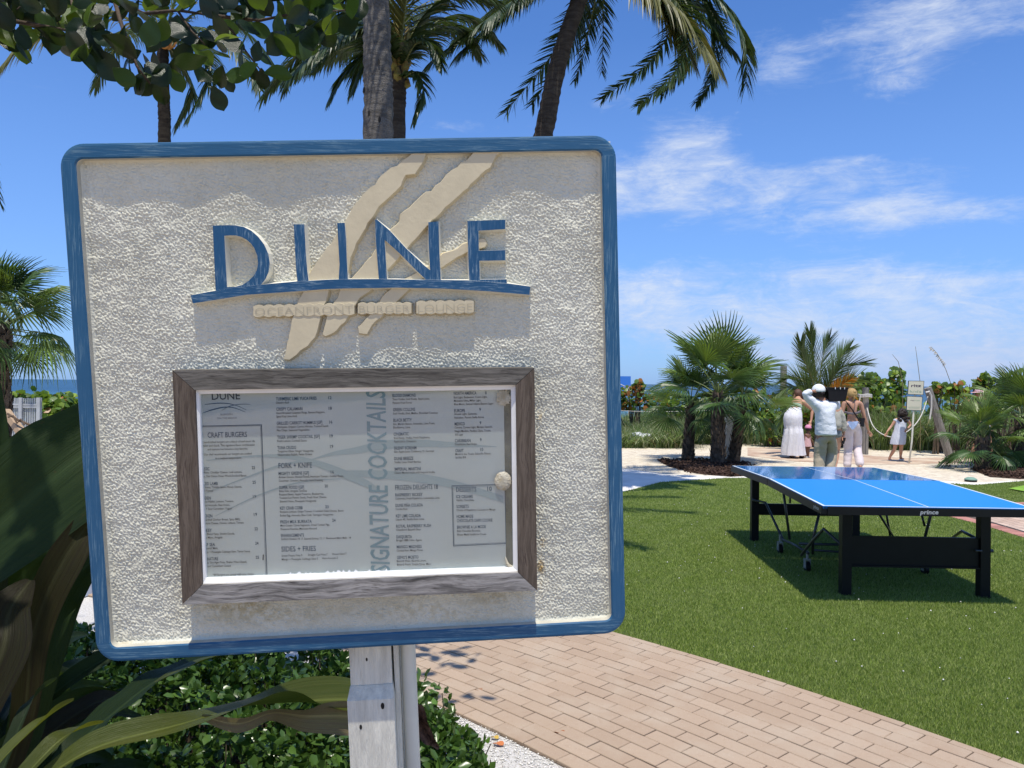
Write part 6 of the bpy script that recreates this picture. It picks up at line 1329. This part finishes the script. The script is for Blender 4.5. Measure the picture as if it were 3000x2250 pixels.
mb = MB(); cb = K(1885, 710, Y - .06); mb.box(cb, .065, .11, .16, Euler((0, .12, 0)).to_matrix()); mb.build('crossbody_bag', M_bl, wo)
mb = MB(); over(mb, [K(1745, 250, Y - .05), K(1760, 380, Y - .12), K(1700, 560, Y - .115)], .010); over(mb, [K(1550, 515, Y - .02), K(1620, 530, Y - .10), K(1710, 545, Y - .118), K(1800, 530, Y - .10), K(1862, 500, Y - .02)], .024); mb.build('bikini_top', M_bik, wo)
mb = MB(); u_ = [K(1610, 690, Y - .125), K(1700, 700, Y - .15), K(1715, 700, Y - .15), K(1820, 690, Y - .125), K(1790, 780, Y - .155), K(1730, 850, Y - .158), K(1700, 850, Y - .158), K(1650, 790, Y - .155)]
mb.add(u_ + [p + Vector((0, .02, 0)) for p in u_], [(0, 1, 6, 7), (2, 3, 4, 5), (1, 2, 5, 6), (0, 1, 9, 8), (2, 3, 11, 10)]); mb.build('bikini_bottom', M_bikb, wo)
for s in 'lr':
    mb = MB(); p = J['an' + s]; mb.ball((p.x, p.y + .04, max(p.z - .05, .03)), .042, .115, .028, 12, 8); mb.build('shoe', M_shoe, wo, smooth=True)
# --- person in beige shirt half hidden between
Y = 14.1; g = K(1400, 1000, Y); bp = thing('person', (g.x, Y, 0), 'person in beige long-sleeved shirt and shorts half hidden behind the person with the tub', 'person')
J = dict(pelvis=K(1370, 900, Y), waist=K(1365, 720, Y), chest=K(1360, 540, Y), neck=K(1365, 370, Y), head=K(1370, 255, Y), shl=K(1260, 440, Y), ell=K(1230, 700, Y), wrl=K(1240, 900, Y + .05), shr=K(1455, 450, Y), elr=K(1515, 700, Y), wrr=K(1545, 930, Y + .02), hdr=K(1540, 1000, Y), hpl=K(1315, 920, Y), knl=K(1270, 1250, Y + .25), anl=K(1270, 1600, Y + .1), hpr=K(1425, 920, Y), knr=K(1410, 1260, Y + .1), anr=K(1360, 1620, Y - .1))
figure(bp, J, 1.62, M_skin)
sleeve('shirt', bp, [[(K(1370, 880, Y), (.17, .12)), (K(1365, 700, Y), (.15, .11)), (K(1360, 520, Y), (.155, .11)), (K(1362, 410, Y), (.07, .07))], [2, (J['shr'], .070), (J['elr'], .062), (K(1545, 900, Y), .055)], [2, (J['shl'], .070), (J['ell'], .062), (J['wrl'], .05)]], M_beige)
sleeve('shorts', bp, [[(K(1370, 900, Y), (.15, .115)), (K(1372, 930, Y), (.155, .12))], [1, (J['hpl'], .10), (J['hpl'].lerp(J['knl'], .3), .095)], [1, (J['hpr'], .10), (J['hpr'].lerp(J['knr'], .25), .09)]], M_short)
head_cover(bp, 'hair', J['head'] + Vector((0, -.01, 0)), 1.62, M_brh, -.8, 1.12)
mb = MB(); mb.box(K(1535, 1070, Y - .03), .035, .05, .12, Euler((0, .3, 0)).to_matrix()); mb.build('bag_in_hand', M_bl, bp)
# --- woman in long white skirt bending
Y = 17.3; g = K(600, 1000, Y); sk = thing('person', (g.x, Y, 0), 'person in long white tiered skirt and sage top bending forward towards a toddler', 'person')
J = dict(pelvis=K(560, 600, Y), waist=K(590, 470, Y + .1), chest=K(640, 340, Y + .3), neck=K(660, 240, Y + .45), head=K(640, 165, Y + .55), face=Vector((.3, .8, -.5)).normalized(), shl=K(540, 330, Y + .3), ell=K(520, 520, Y + .5), wrl=K(600, 640, Y + .6), shr=K(755, 320, Y + .25), elr=K(930, 470, Y + .25), wrr=K(905, 680, Y + .2), hdr=K(880, 760, Y + .15), hpl=K(490, 640, Y), knl=K(480, 1000, Y), anl=K(545, 1370, Y - .05), hpr=K(650, 640, Y), knr=K(660, 1000, Y), anr=K(740, 1370, Y))
figure(sk, J, 1.68, M_skin)
mb = MB(); q = lambda x, y, rx, ry, dy=0: (K(x, y, Y + dy), rx * .92, ry * .92)
mb.rings([q(600, 420, .135, .11, .1), q(590, 450, .145, .12, .08), q(560, 540, .205, .19), q(550, 640, .222, .21), q(555, 760, .215, .20), q(560, 830, .205, .19), q(562, 840, .215, .20), q(560, 980, .232, .21), q(555, 1120, .25, .22), q(552, 1260, .268, .23), q(555, 1345, .278, .24)], 60, 0, False, (9, [0, .01, .01, .01, .015, .02, .05, .06, .065, .07, .08])); mb.build('tiered_skirt', M_skirt, sk, smooth=True)
sleeve('top', sk, [[(K(595, 460, Y + .1), (.135, .10)), (K(612, 410, Y + .18), (.125, .09)), (K(628, 375, Y + .25), (.12, .085))]], M_sage)
head_cover(sk, 'hair', J['head'] + Vector((0, -.01, 0)), 1.68, M_brh, -.8, 1.16)
mb = MB(); mb.tube([J['head'] + Vector((-.06, 0, .03)), K(560, 250, Y + .45), K(520, 330, Y + .38)], [.05, .04, .015], 8); mb.tube([J['head'] + Vector((.05, 0, .03)), K(740, 230, Y + .5), K(735, 280, Y + .5)], [.05, .045, .015], 8); mb.build('loose_hair', M_brh, sk, smooth=True)
for s in 'lr':
    mb = MB(); p = J['an' + s]; mb.ball((p.x, p.y + .05, .03), .042, .12, .03, 12, 8); mb.build('sandal', M_shoe, sk, smooth=True)
# --- toddler
Y = 17.35; g = K(835, 1000, Y); td = thing('person', (g.x, Y, 0), 'toddler in pink cap and pink dress standing beside the long white skirt', 'person')
J = dict(pelvis=K(830, 1120, Y), waist=K(832, 1060, Y), chest=K(835, 990, Y), neck=K(845, 915, Y), head=K(850, 845, Y), face=Vector((.85, .4, -.2)).normalized(), shl=K(790, 960, Y), ell=K(775, 1040, Y), wrl=K(780, 1110, Y), shr=K(878, 960, Y), elr=K(905, 1040, Y), wrr=K(940, 1105, Y), hpl=K(808, 1150, Y), knl=K(812, 1250, Y), anl=K(815, 1375, Y), hpr=K(852, 1150, Y), knr=K(845, 1250, Y), anr=K(850, 1370, Y + .05))
figure(td, J, .98, M_skin3)
mb = MB(); mb.rings([q(838, 935, .050, .045), q(835, 985, .070, .06), q(832, 1040, .072, .065), q(832, 1100, .088, .08), q(832, 1180, .105, .095)], 36, 0, False, (7, [0, .01, .02, .05, .08])); mb.build('dress', M_pink, td, smooth=True)
head_cover(td, 'hair', J['head'] - Vector((0, 0, .004)), 1.15, M_dkh, -.5, 1.04)
head_cover(td, 'cap', J['head'] + Vector((-.005, 0, .022)), 1.15, mat('pink_cap', (.60, .24, .38), .7), .0, 1.12)
for s in 'lr':
    mb = MB(); p = J['an' + s]; mb.ball((p.x, p.y + .02, .02), .028, .06, .02, 10, 6); mb.build('shoe', M_cap, td, smooth=True)
# --- girl by the kids sign
C4 = lambda x, y, Y: W(2240 + .25316 * x, 1000 + .25316 * y, Y)
Y = 16.7; g = C4(1550, 1100, Y); gl_ = thing('person', (g.x, Y, 0), 'girl with dark curly hair in a pale grey dress walking left of the kids sign', 'person')
J = dict(pelvis=C4(1555, 1090, Y), waist=C4(1560, 1020, Y), chest=C4(1580, 950, Y), neck=C4(1588, 880, Y), head=C4(1592, 828, Y), face=Vector((.25, .95, -.1)).normalized(), shl=C4(1520, 905, Y), ell=C4(1465, 985, Y), wrl=C4(1418, 1045, Y - .05), hdl=C4(1400, 1080, Y - .05), shr=C4(1650, 905, Y), elr=C4(1690, 965, Y), wrr=C4(1655, 1010, Y - .08), hdr=C4(1630, 1035, Y - .1), hpl=C4(1525, 1120, Y), knl=C4(1505, 1245, Y), anl=C4(1440, 1355, Y + .1), toel=C4(1490, 1380, Y + .3), hpr=C4(1585, 1120, Y), knr=C4(1580, 1240, Y + .05), anr=C4(1572, 1345, Y + .1), toer=C4(1640, 1360, Y + .2))
figure(gl_, J, 1.2, M_skin)
q4 = lambda x, y, rx, ry, dy=0: (C4(x, y, Y + dy), rx, ry)
mb = MB(); mb.rings([q4(1587, 878, .075, .06), q4(1582, 905, .125, .085), q4(1577, 950, .125, .10), q4(1567, 1020, .125, .105), q4(1557, 1090, .145, .12), q4(1545, 1150, .150, .125), q4(1540, 1190, .148, .125)], 40, 0, False, (6, [0, 0, .01, .025, .045, .06, .07])); mb.build('dress', M_dress, gl_, smooth=True)
sleeve('short_sleeve', gl_, [[(J['shl'] + Vector((.02, 0, 0)), .048), (J['shl'].lerp(J['ell'], .35), .046)]], M_dress); sleeve('short_sleeve', gl_, [[(J['shr'] - Vector((.02, 0, 0)), .048), (J['shr'].lerp(J['elr'], .35), .046)]], M_dress)
mb = MB()
for i in range(42):
    a = rng.normal(size=3); a /= np.linalg.norm(a); p = J['head'] + Vector((a[0] * .075, -abs(a[1]) * .07, a[2] * .085 - .02)); mb.ball(p, .036 + .012 * rng.uniform(), nu=8, nv=6)
for i in range(26): mb.ball(J['head'] + Vector((rng.normal() * .05, -.05 - .03 * rng.uniform(), -.09 - .09 * rng.uniform())), .032, nu=8, nv=6)
mb.build('curly_hair', M_dkh, gl_, smooth=True)
for s in 'lr':
    mb = MB(); p = J['an' + s]; mb.ball((p.x + .03, p.y + .02, max(p.z - .045, .016)), .06, .035, .014, 10, 6); mb.build('sandal', M_cap, gl_, smooth=True)
# --- walker behind the small fan palm
Y = 17.4; w_ = lambda x, y, dy=0: W(x, y, Y + dy); wk = thing('person', (w_(2885, 1300).x, Y, 0), 'person in pink and white hat almost hidden behind the small fan palm, bare feet showing', 'person')
J = dict(pelvis=w_(2884, 1236), waist=w_(2884, 1215), chest=w_(2882, 1192), neck=w_(2876, 1170), head=w_(2868, 1156), face=Vector((-.9, .3, 0)).normalized(), shl=w_(2864, 1180), ell=w_(2858, 1208), wrl=w_(2862, 1228), shr=w_(2900, 1180), elr=w_(2906, 1208), wrr=w_(2902, 1230), hpl=w_(2874, 1240), knl=w_(2862, 1292), anl=w_(2846, 1336), toel=w_(2820, 1336), hpr=w_(2894, 1240), knr=w_(2898, 1290), anr=w_(2905, 1336), toer=w_(2880, 1336))
figure(wk, J, 1.5, M_skin2); sleeve('shirt', wk, [[(w_(2884, 1238), (.15, .11)), (w_(2884, 1215), (.14, .10)), (w_(2882, 1185), (.14, .10))]], M_khaki); sleeve('shorts', wk, [[(w_(2884, 1238), (.15, .11)), (w_(2884, 1262), (.16, .12))]], M_short)
mb = MB(); c = J['head'] + Vector((0, 0, .05)); mb.rings([(c + Vector((0, 0, -.01)), .17, .17), (c, .165, .165), (c + Vector((0, 0, .01)), .09, .09), (c + Vector((0, 0, .07)), .08, .08), (c + Vector((0, 0, .09)), .03, .03)], 24); mb.build('hat', mat('pink_white_hat', (.75, .72, .72), .8, .2, .1, 20, col2=(.7, .25, .28)), wk)

# ================================================================ BEACH FURNITURE
M_post2 = mat('weathered_timber', (.20, .185, .165), .9, .15, .3, 10, .8, 40, col2=(.30, .28, .25), stretch=(3, 3, .6)); M_rope = mat('white_rope', (.62, .60, .55), .8)
# kids sign
Y = 16.2; g = G(2663, 1358); ks = thing('kids_sign', (g.x, g.y, 0), 'small two-panel cream sign reading ritz kids on a white pole in the sand', 'sign')
s4 = lambda x, y, dy=0: W(2240 + .25316 * x, 1000 + .25316 * y, g.y + dy)
mb = MB(); mb.tube([Vector((g.x, g.y, -.02)), s4(1705, 1150), s4(1725, 800), s4(1750, 470)], .019, 10); mb.build('pole', M_white, ks, smooth=True)
M_ksb = mat('dark_sign_edge', (.05, .07, .08), .6); M_ksc = mat('cream_sign_face', (.66, .62, .47), .6)
for pn, (c4_) in enumerate((((1664, 455), (1848, 458), (1838, 622), (1654, 615)), ((1646, 632), (1830, 640), (1818, 805), (1638, 797)))):
    cs = [s4(x, y, -.03) for x, y in c4_]; bk_ = [p + Vector((.004, .022, 0)) for p in cs]; mb = MB(); mb.hexa(bk_, cs); pn_o = mb.build('sign_panel', M_ksb, ks)
    ce = sum(cs, Vector()) / 4; fc = [ce + (p - ce) * .93 + Vector((0, -.002, 0)) for p in cs]; part('panel_face', fc, [(0, 1, 2, 3)], M_ksc, pn_o)
    tm = MB(); yy = Vector((0, -.004, 0)); upv = (cs[0] - cs[3]).normalized()
    if pn == 0:
        write(tm, 'ritz', s4(1694, 527, -.03) + yy, s4(1812, 527, -.03) + yy, upv, .055, 0, .02); write(tm, 'kids', s4(1680, 592, -.03) + yy, s4(1812, 594, -.03) + yy, upv, .05, 1, -.01)
    else:
        write(tm, 'ritz', s4(1688, 688, -.03) + yy, s4(1728, 690, -.03) + yy, upv, .022, 0, .01); write(tm, 'kids', s4(1734, 690, -.03) + yy, s4(1796, 691, -.03) + yy, upv, .022, 1); tm.box(s4(1728, 760, -.034), .25, .001, .003, m=1); tm.box(s4(1728, 772, -.034), .22, .001, .003, m=1)
    tm.build('sign_lettering', [mat('plum_print', (.09, .06, .09), .7), mat('sage_print', (.22, .36, .24), .7)], pn_o)
def sm(pts): pts = [Vector(p) for p in pts]; return [interp(pts, i / 24) for i in range(25)]
# rope posts
def rpost(label, p0, p1, r0, r1, Y, cap=False, g_='rope fence posts'):
    a, b = W(*p0, Y), W(*p1, Y); t_ = thing('rope_post', (a.x, a.y, 0), label, 'post', g_); a = Vector((a.x, a.y, min(a.z, 0))); mb = MB(); mb.tube([a, a.lerp(b, .5), b], [r0, (r0 + r1) / 2, r1], 10); mb.build('post_shaft', M_post2, t_)
    return t_
rp = rpost('leaning grey timber post with rope over its top, right of the kids sign', (2782, 1330), (2718, 1136), .09, .085, 18)
rpost('grey rope post with coiled white rope beside the woman with the bag', (2534, 1330), (2536, 1135), .075, .075, 18.4); rp2 = bpy.data.objects['post_shaft.001'].parent if 'post_shaft.001' in bpy.data.objects else rp
rpost('grey post top showing left of the young coconut palm', (2292, 1330), (2296, 1072), .085, .085, 21)
mb = MB(); c = W(2534, 1162, 18.4); 
for k in range(3): mb.tube([c + Vector((math.cos(a) * .15, math.sin(a) * .15, .025 * k + .01 * math.sin(a * 3))) for a in [i * math.pi / 8 for i in range(17)]], .014, 6)
mb.tube([W(2521, 1158, 18.2), W(2518, 1175, 18.2), W(2523, 1200, 18.2)], .013, 6); o = mb.build('rope_coil', M_rope); setp(o, 'coil of white rope hung round the post top beside the woman with the bag', 'rope'); own_base(o)
mb = MB(); mb.tube(sm([W(2540, 1195, 18.3), W(2556, 1245, 18), W(2585, 1272, 17.8), W(2625, 1280, 17.6), W(2670, 1255, 17.6), W(2700, 1215, 17.8), W(2722, 1150, 18)]), .011, 6); o = mb.build('rope', M_rope); setp(o, 'sagging white rope slung between the two posts behind the girl', 'rope'); own_base(o)
mb = MB(); mb.tube([W(2712, 1150, 17.88), W(2722, 1147, 17.88), W(2729, 1160, 17.88), W(2729, 1195, 17.88), W(2724, 1228, 17.88)], [.02, .025, .02, .018, .02], 7); o = mb.build('rope', M_rope); setp(o, 'frayed white rope end hanging from the leaning post', 'rope'); own_base(o)
mb = MB(); mb.tube(sm([W(1780, 1108, 22.4), W(1822, 1128, 22.3), W(1862, 1143, 22.3), W(1930, 1142, 22.4), W(2020, 1120, 22.6)]), .013, 6); o = mb.build('rope', M_rope); setp(o, 'thin pale rope across the sea horizon beside the blue banner', 'rope'); own_base(o)
mb = MB(); mb.tube(sm([W(1700, 1196, 19.5), W(1900, 1206, 19.5), W(2090, 1202, 19.5)]), .005, 5); o = mb.build('rope', M_rope); setp(o, 'low thin cord running through the dune grass left of the fan palms', 'rope'); own_base(o)
# beige square post behind the palms
a, b = W(2134, 1352, 17.2), W(2148, 1175, 17.2); mb = MB(); k = .125
mb.hexa([(a.x - k, 17.2 - k, 0), (a.x + k, 17.2 - k, 0), (a.x + k, 17.2 + k, 0), (a.x - k, 17.2 + k, 0)], [(b.x - k, 17.2 - k, b.z), (b.x + k, 17.2 - k, b.z), (b.x + k, 17.2 + k, b.z), (b.x - k, 17.2 + k, b.z)])
mb.hexa([(b.x - k - .02, 17.2 - k - .02, b.z + .002), (b.x + k + .02, 17.2 - k - .02, b.z + .002), (b.x + k + .02, 17.2 + k + .02, b.z + .002), (b.x - k - .02, 17.2 + k + .02, b.z + .002)], [(b.x - k + .03, 17.2 - k + .03, b.z + .06), (b.x + k - .03, 17.2 - k + .03, b.z + .06), (b.x + k - .03, 17.2 + k - .03, b.z + .06), (b.x - k + .03, 17.2 + k - .03, b.z + .06)])
o = mb.build('shower_post', mat('beige_plaster', (.46, .43, .37), .8, .2, .08, 5)); setp(o, 'beige square post standing behind the clump of fan palms', 'post'); own_base(o)
# blue banner, beach umbrella, towel
bn_ = thing('blue_banner', (W(1826, 1200, 30).x, 30, 0), 'blue panel banner on a pole over the sea, just right of the sign edge', 'banner'); mb = MB(); c = W(1828, 1127, 30); mb.box(c, .52, .05, .66); mb.build('banner_panel', mat('banner_blue', (.03, .16, .55), .6), bn_)
mb = MB(); mb.tube([(c.x - .2, 30, -.7), (c.x - .2, 30, c.z)], .03, 8); mb.tube([(c.x + .2, 30, -.7), (c.x + .2, 30, c.z)], .03, 8); mb.build('banner_pole', M_post2, bn_)
def umbrella(label, x, y, Y, r_, mt):
    c = W(x, y, Y); t_ = thing('beach_umbrella', (c.x, c.y, ground_z(c.x, Y)), label, 'umbrella', 'turquoise beach umbrellas'); mb = MB(); mb.rings([(c + Vector((0, 0, -.32 * r_ * (k / 5) ** 1.7)), r_ * k / 5 + .01, r_ * k / 5 + .01) for k in range(6)], 16, 0, False); mb.build('canopy', mt, t_)
    mb = MB(); mb.tube([(c.x, c.y, ground_z(c.x, Y) - .1), (c.x, c.y, c.z + .05)], .02, 6); mb.build('umbrella_pole', M_post2, t_)
M_turq = mat('turquoise_canvas', (.05, .42, .50), .7, .2, trans=((.1, .6, .65), .2))
umbrella('turquoise beach umbrella peeping over the dune right of the sign', 1895, 1158, 31, .32, M_turq); umbrella('turquoise umbrella edge half hidden by rusty leaves, nearer the sign', 1862, 1166, 31, .22, M_turq); umbrella('small turquoise umbrella lower right of its neighbour', 1922, 1172, 32, .26, M_turq)
mb = MB(); c = W(1878, 1276, 20.0); mb.ball((0, 0, 0), .24, .15, .08, 26, 16)
mb.V = [Vector((v.x, v.y, v.z)) * (1 + .55 * mnoise.noise(v * 9) + .25 * mnoise.noise(v * 25)) + c for v in mb.V]; o = mb.build('white_sack', mat('white_plastic_sheet', (.75, .77, .78), .5, .4, .08, 8, .9, 14, bdist=.05)); setp(o, 'crumpled white sheet lying in the dune grass', 'plastic sheet'); own_base(o)
# irrigation cover
g = G(2844, 1411); mb = MB(); mb.rings([((g.x, g.y, 0), .095, .095), ((g.x, g.y, .035), .098, .098)], 24, 1); mb.rings([((g.x, g.y, .0355), .10, .10), ((g.x, g.y, .05), .096, .096), ((g.x, g.y, .075), .05, .05), ((g.x, g.y, .08), .01, .01)], 24, 0)
o = mb.build('drain_cap', [mat('pale_green_plastic', (.20, .33, .25), .5), M_bl]); setp(o, 'round pale green cap on a black ring at the sand edge beyond the table', 'drain cap'); own_base(o)
# picket gate, timber brace and rope at the left
Y = 12.5; M_pk = mat('grey_picket_paint', (.40, .42, .43), .7, .2, .1, 6); pg = thing('picket_gate', (W(70, 1250, Y).x, Y, 0), 'grey picket gate with narrow upright slats behind the crinum lily', 'gate')
c3 = lambda x, y, Y: W(x * .4515, 650 + y * .4515, Y)
for i in range(19):
    x = 15 + i * 14; a = c3(x, 1142 + (i % 3) * 2, Y); mb = MB(); mb.box((a.x, Y, a.z / 2), .020, .018, a.z); mb.build('picket', M_pk, pg)
for zz in (1185, 1200): 
    a, b = c3(5, zz, Y), c3(268, zz, Y); mb = MB(); mb.box(((a.x + b.x) / 2, Y - .02, a.z), b.x - a.x, .02, .03); mb.build('rail', M_pk, pg)
for x in (145, 262): a = c3(x, 1140, Y); mb = MB(); mb.box((a.x, Y - .045, a.z / 2), .055, .03, a.z); mb.build('gate_post', M_pk, pg)
mb = MB(); mb.tube([W(18, 1205, 6.5), W(80, 1292, 6.3), W(110, 1330, 6.2)], [.035, .04, .04], 4); o = mb.build('timber_brace', mat('tan_timber', (.42, .30, .19), .7, .2, .12, 20, stretch=(4, 4, 1))); setp(o, 'slanting tan timber rail seen between lily leaves at the left', 'timber rail')
mb.V = []; mb.F = []; mb.M = []; mb.tube([W(x, y, 6.35) for x, y in ((22, 1212), (40, 1222), (55, 1232), (72, 1238), (90, 1246))], .010, 6); mb.tube([W(x, y, 6.34) for x, y in ((24, 1222), (38, 1218), (50, 1240), (60, 1228), (72, 1244))], .008, 6); o = mb.build('rope', mat('brown_rope', (.13, .09, .06), .9)); setp(o, 'knotted brown rope tied round the slanting tan timber', 'rope'); own_base(o)
# reddish beach chair / white sheet glimpsed left
mb = MB(); pts = [G(205, 1668, .25), G(262, 1560, .25), G(300, 1560, .25), G(300, 1640, .25)]; mb.hexa([p - Vector((0, 0, .24)) for p in pts], pts); o = mb.build('white_lounge_end', mat('white_lounge', (.62, .68, .74), .6)); setp(o, 'white slab just visible between lily leaves left of the sign', 'lounger'); own_base(o)
# fallen leaves and pale scraps
M_fl = mat('fallen_leaf', (.40, .14, .05), .7, .3, rand=.3); M_fy = mat('fallen_leaf_yellow', (.55, .38, .08), .7)
for x, y, s_, mt, lab in ((1640, 2146, .020, M_fl, 'small orange fallen leaf on the brick path'), (1402, 2021, .018, mat('dried_leaf', (.32, .19, .12), .8), 'dry tan leaf on the bricks right of the hedge'), (1450, 2160, .014, M_fy, 'tiny yellow leaf on the white gravel'), (1213, 1890, .014, M_fl, 'rusty leaf on the bricks just under the sign'), (1460, 2178, .02, M_fl, 'brown leaf at the rim of the gravel')):
    p = G(x, y, .016); V = [p + Vector((math.cos(a) * s_ * 1.3, math.sin(a) * s_ * .7, .006 * math.sin(a * 2) + .002)) for a in [i * math.pi / 5 for i in range(10)]]; V2 = [v - Vector((0, 0, .002)) for v in V]
    o = part('fallen_leaf', V + V2, [tuple(range(10)), tuple(range(10, 20))] + [(i, (i + 1) % 10, 10 + (i + 1) % 10, 10 + i) for i in range(10)], mt, label=lab, cat='fallen leaf', group='fallen leaves on the paving'); own_base(o)
n = 260; Xs = rng.uniform(.6, 6, n); Ys = rng.uniform(3.3, 12, n); k = inpoly(Xs, Ys, TURF); Vp = []; Fp = []
for i, (x, y) in enumerate(zip(Xs[k], Ys[k])): Vp.append(octa * rng.uniform(.004, .008) + (x, y, .028)); Fp.append(of + 6 * i)
part('shell_flecks', np.concatenate(Vp), np.concatenate(Fp), M_peb, kind='stuff', label='white specks of shell scattered on the turf')


print('objects', len(bpy.data.objects), 'tris', sum(len(o.data.polygons) for o in bpy.data.objects if o.type == 'MESH'))
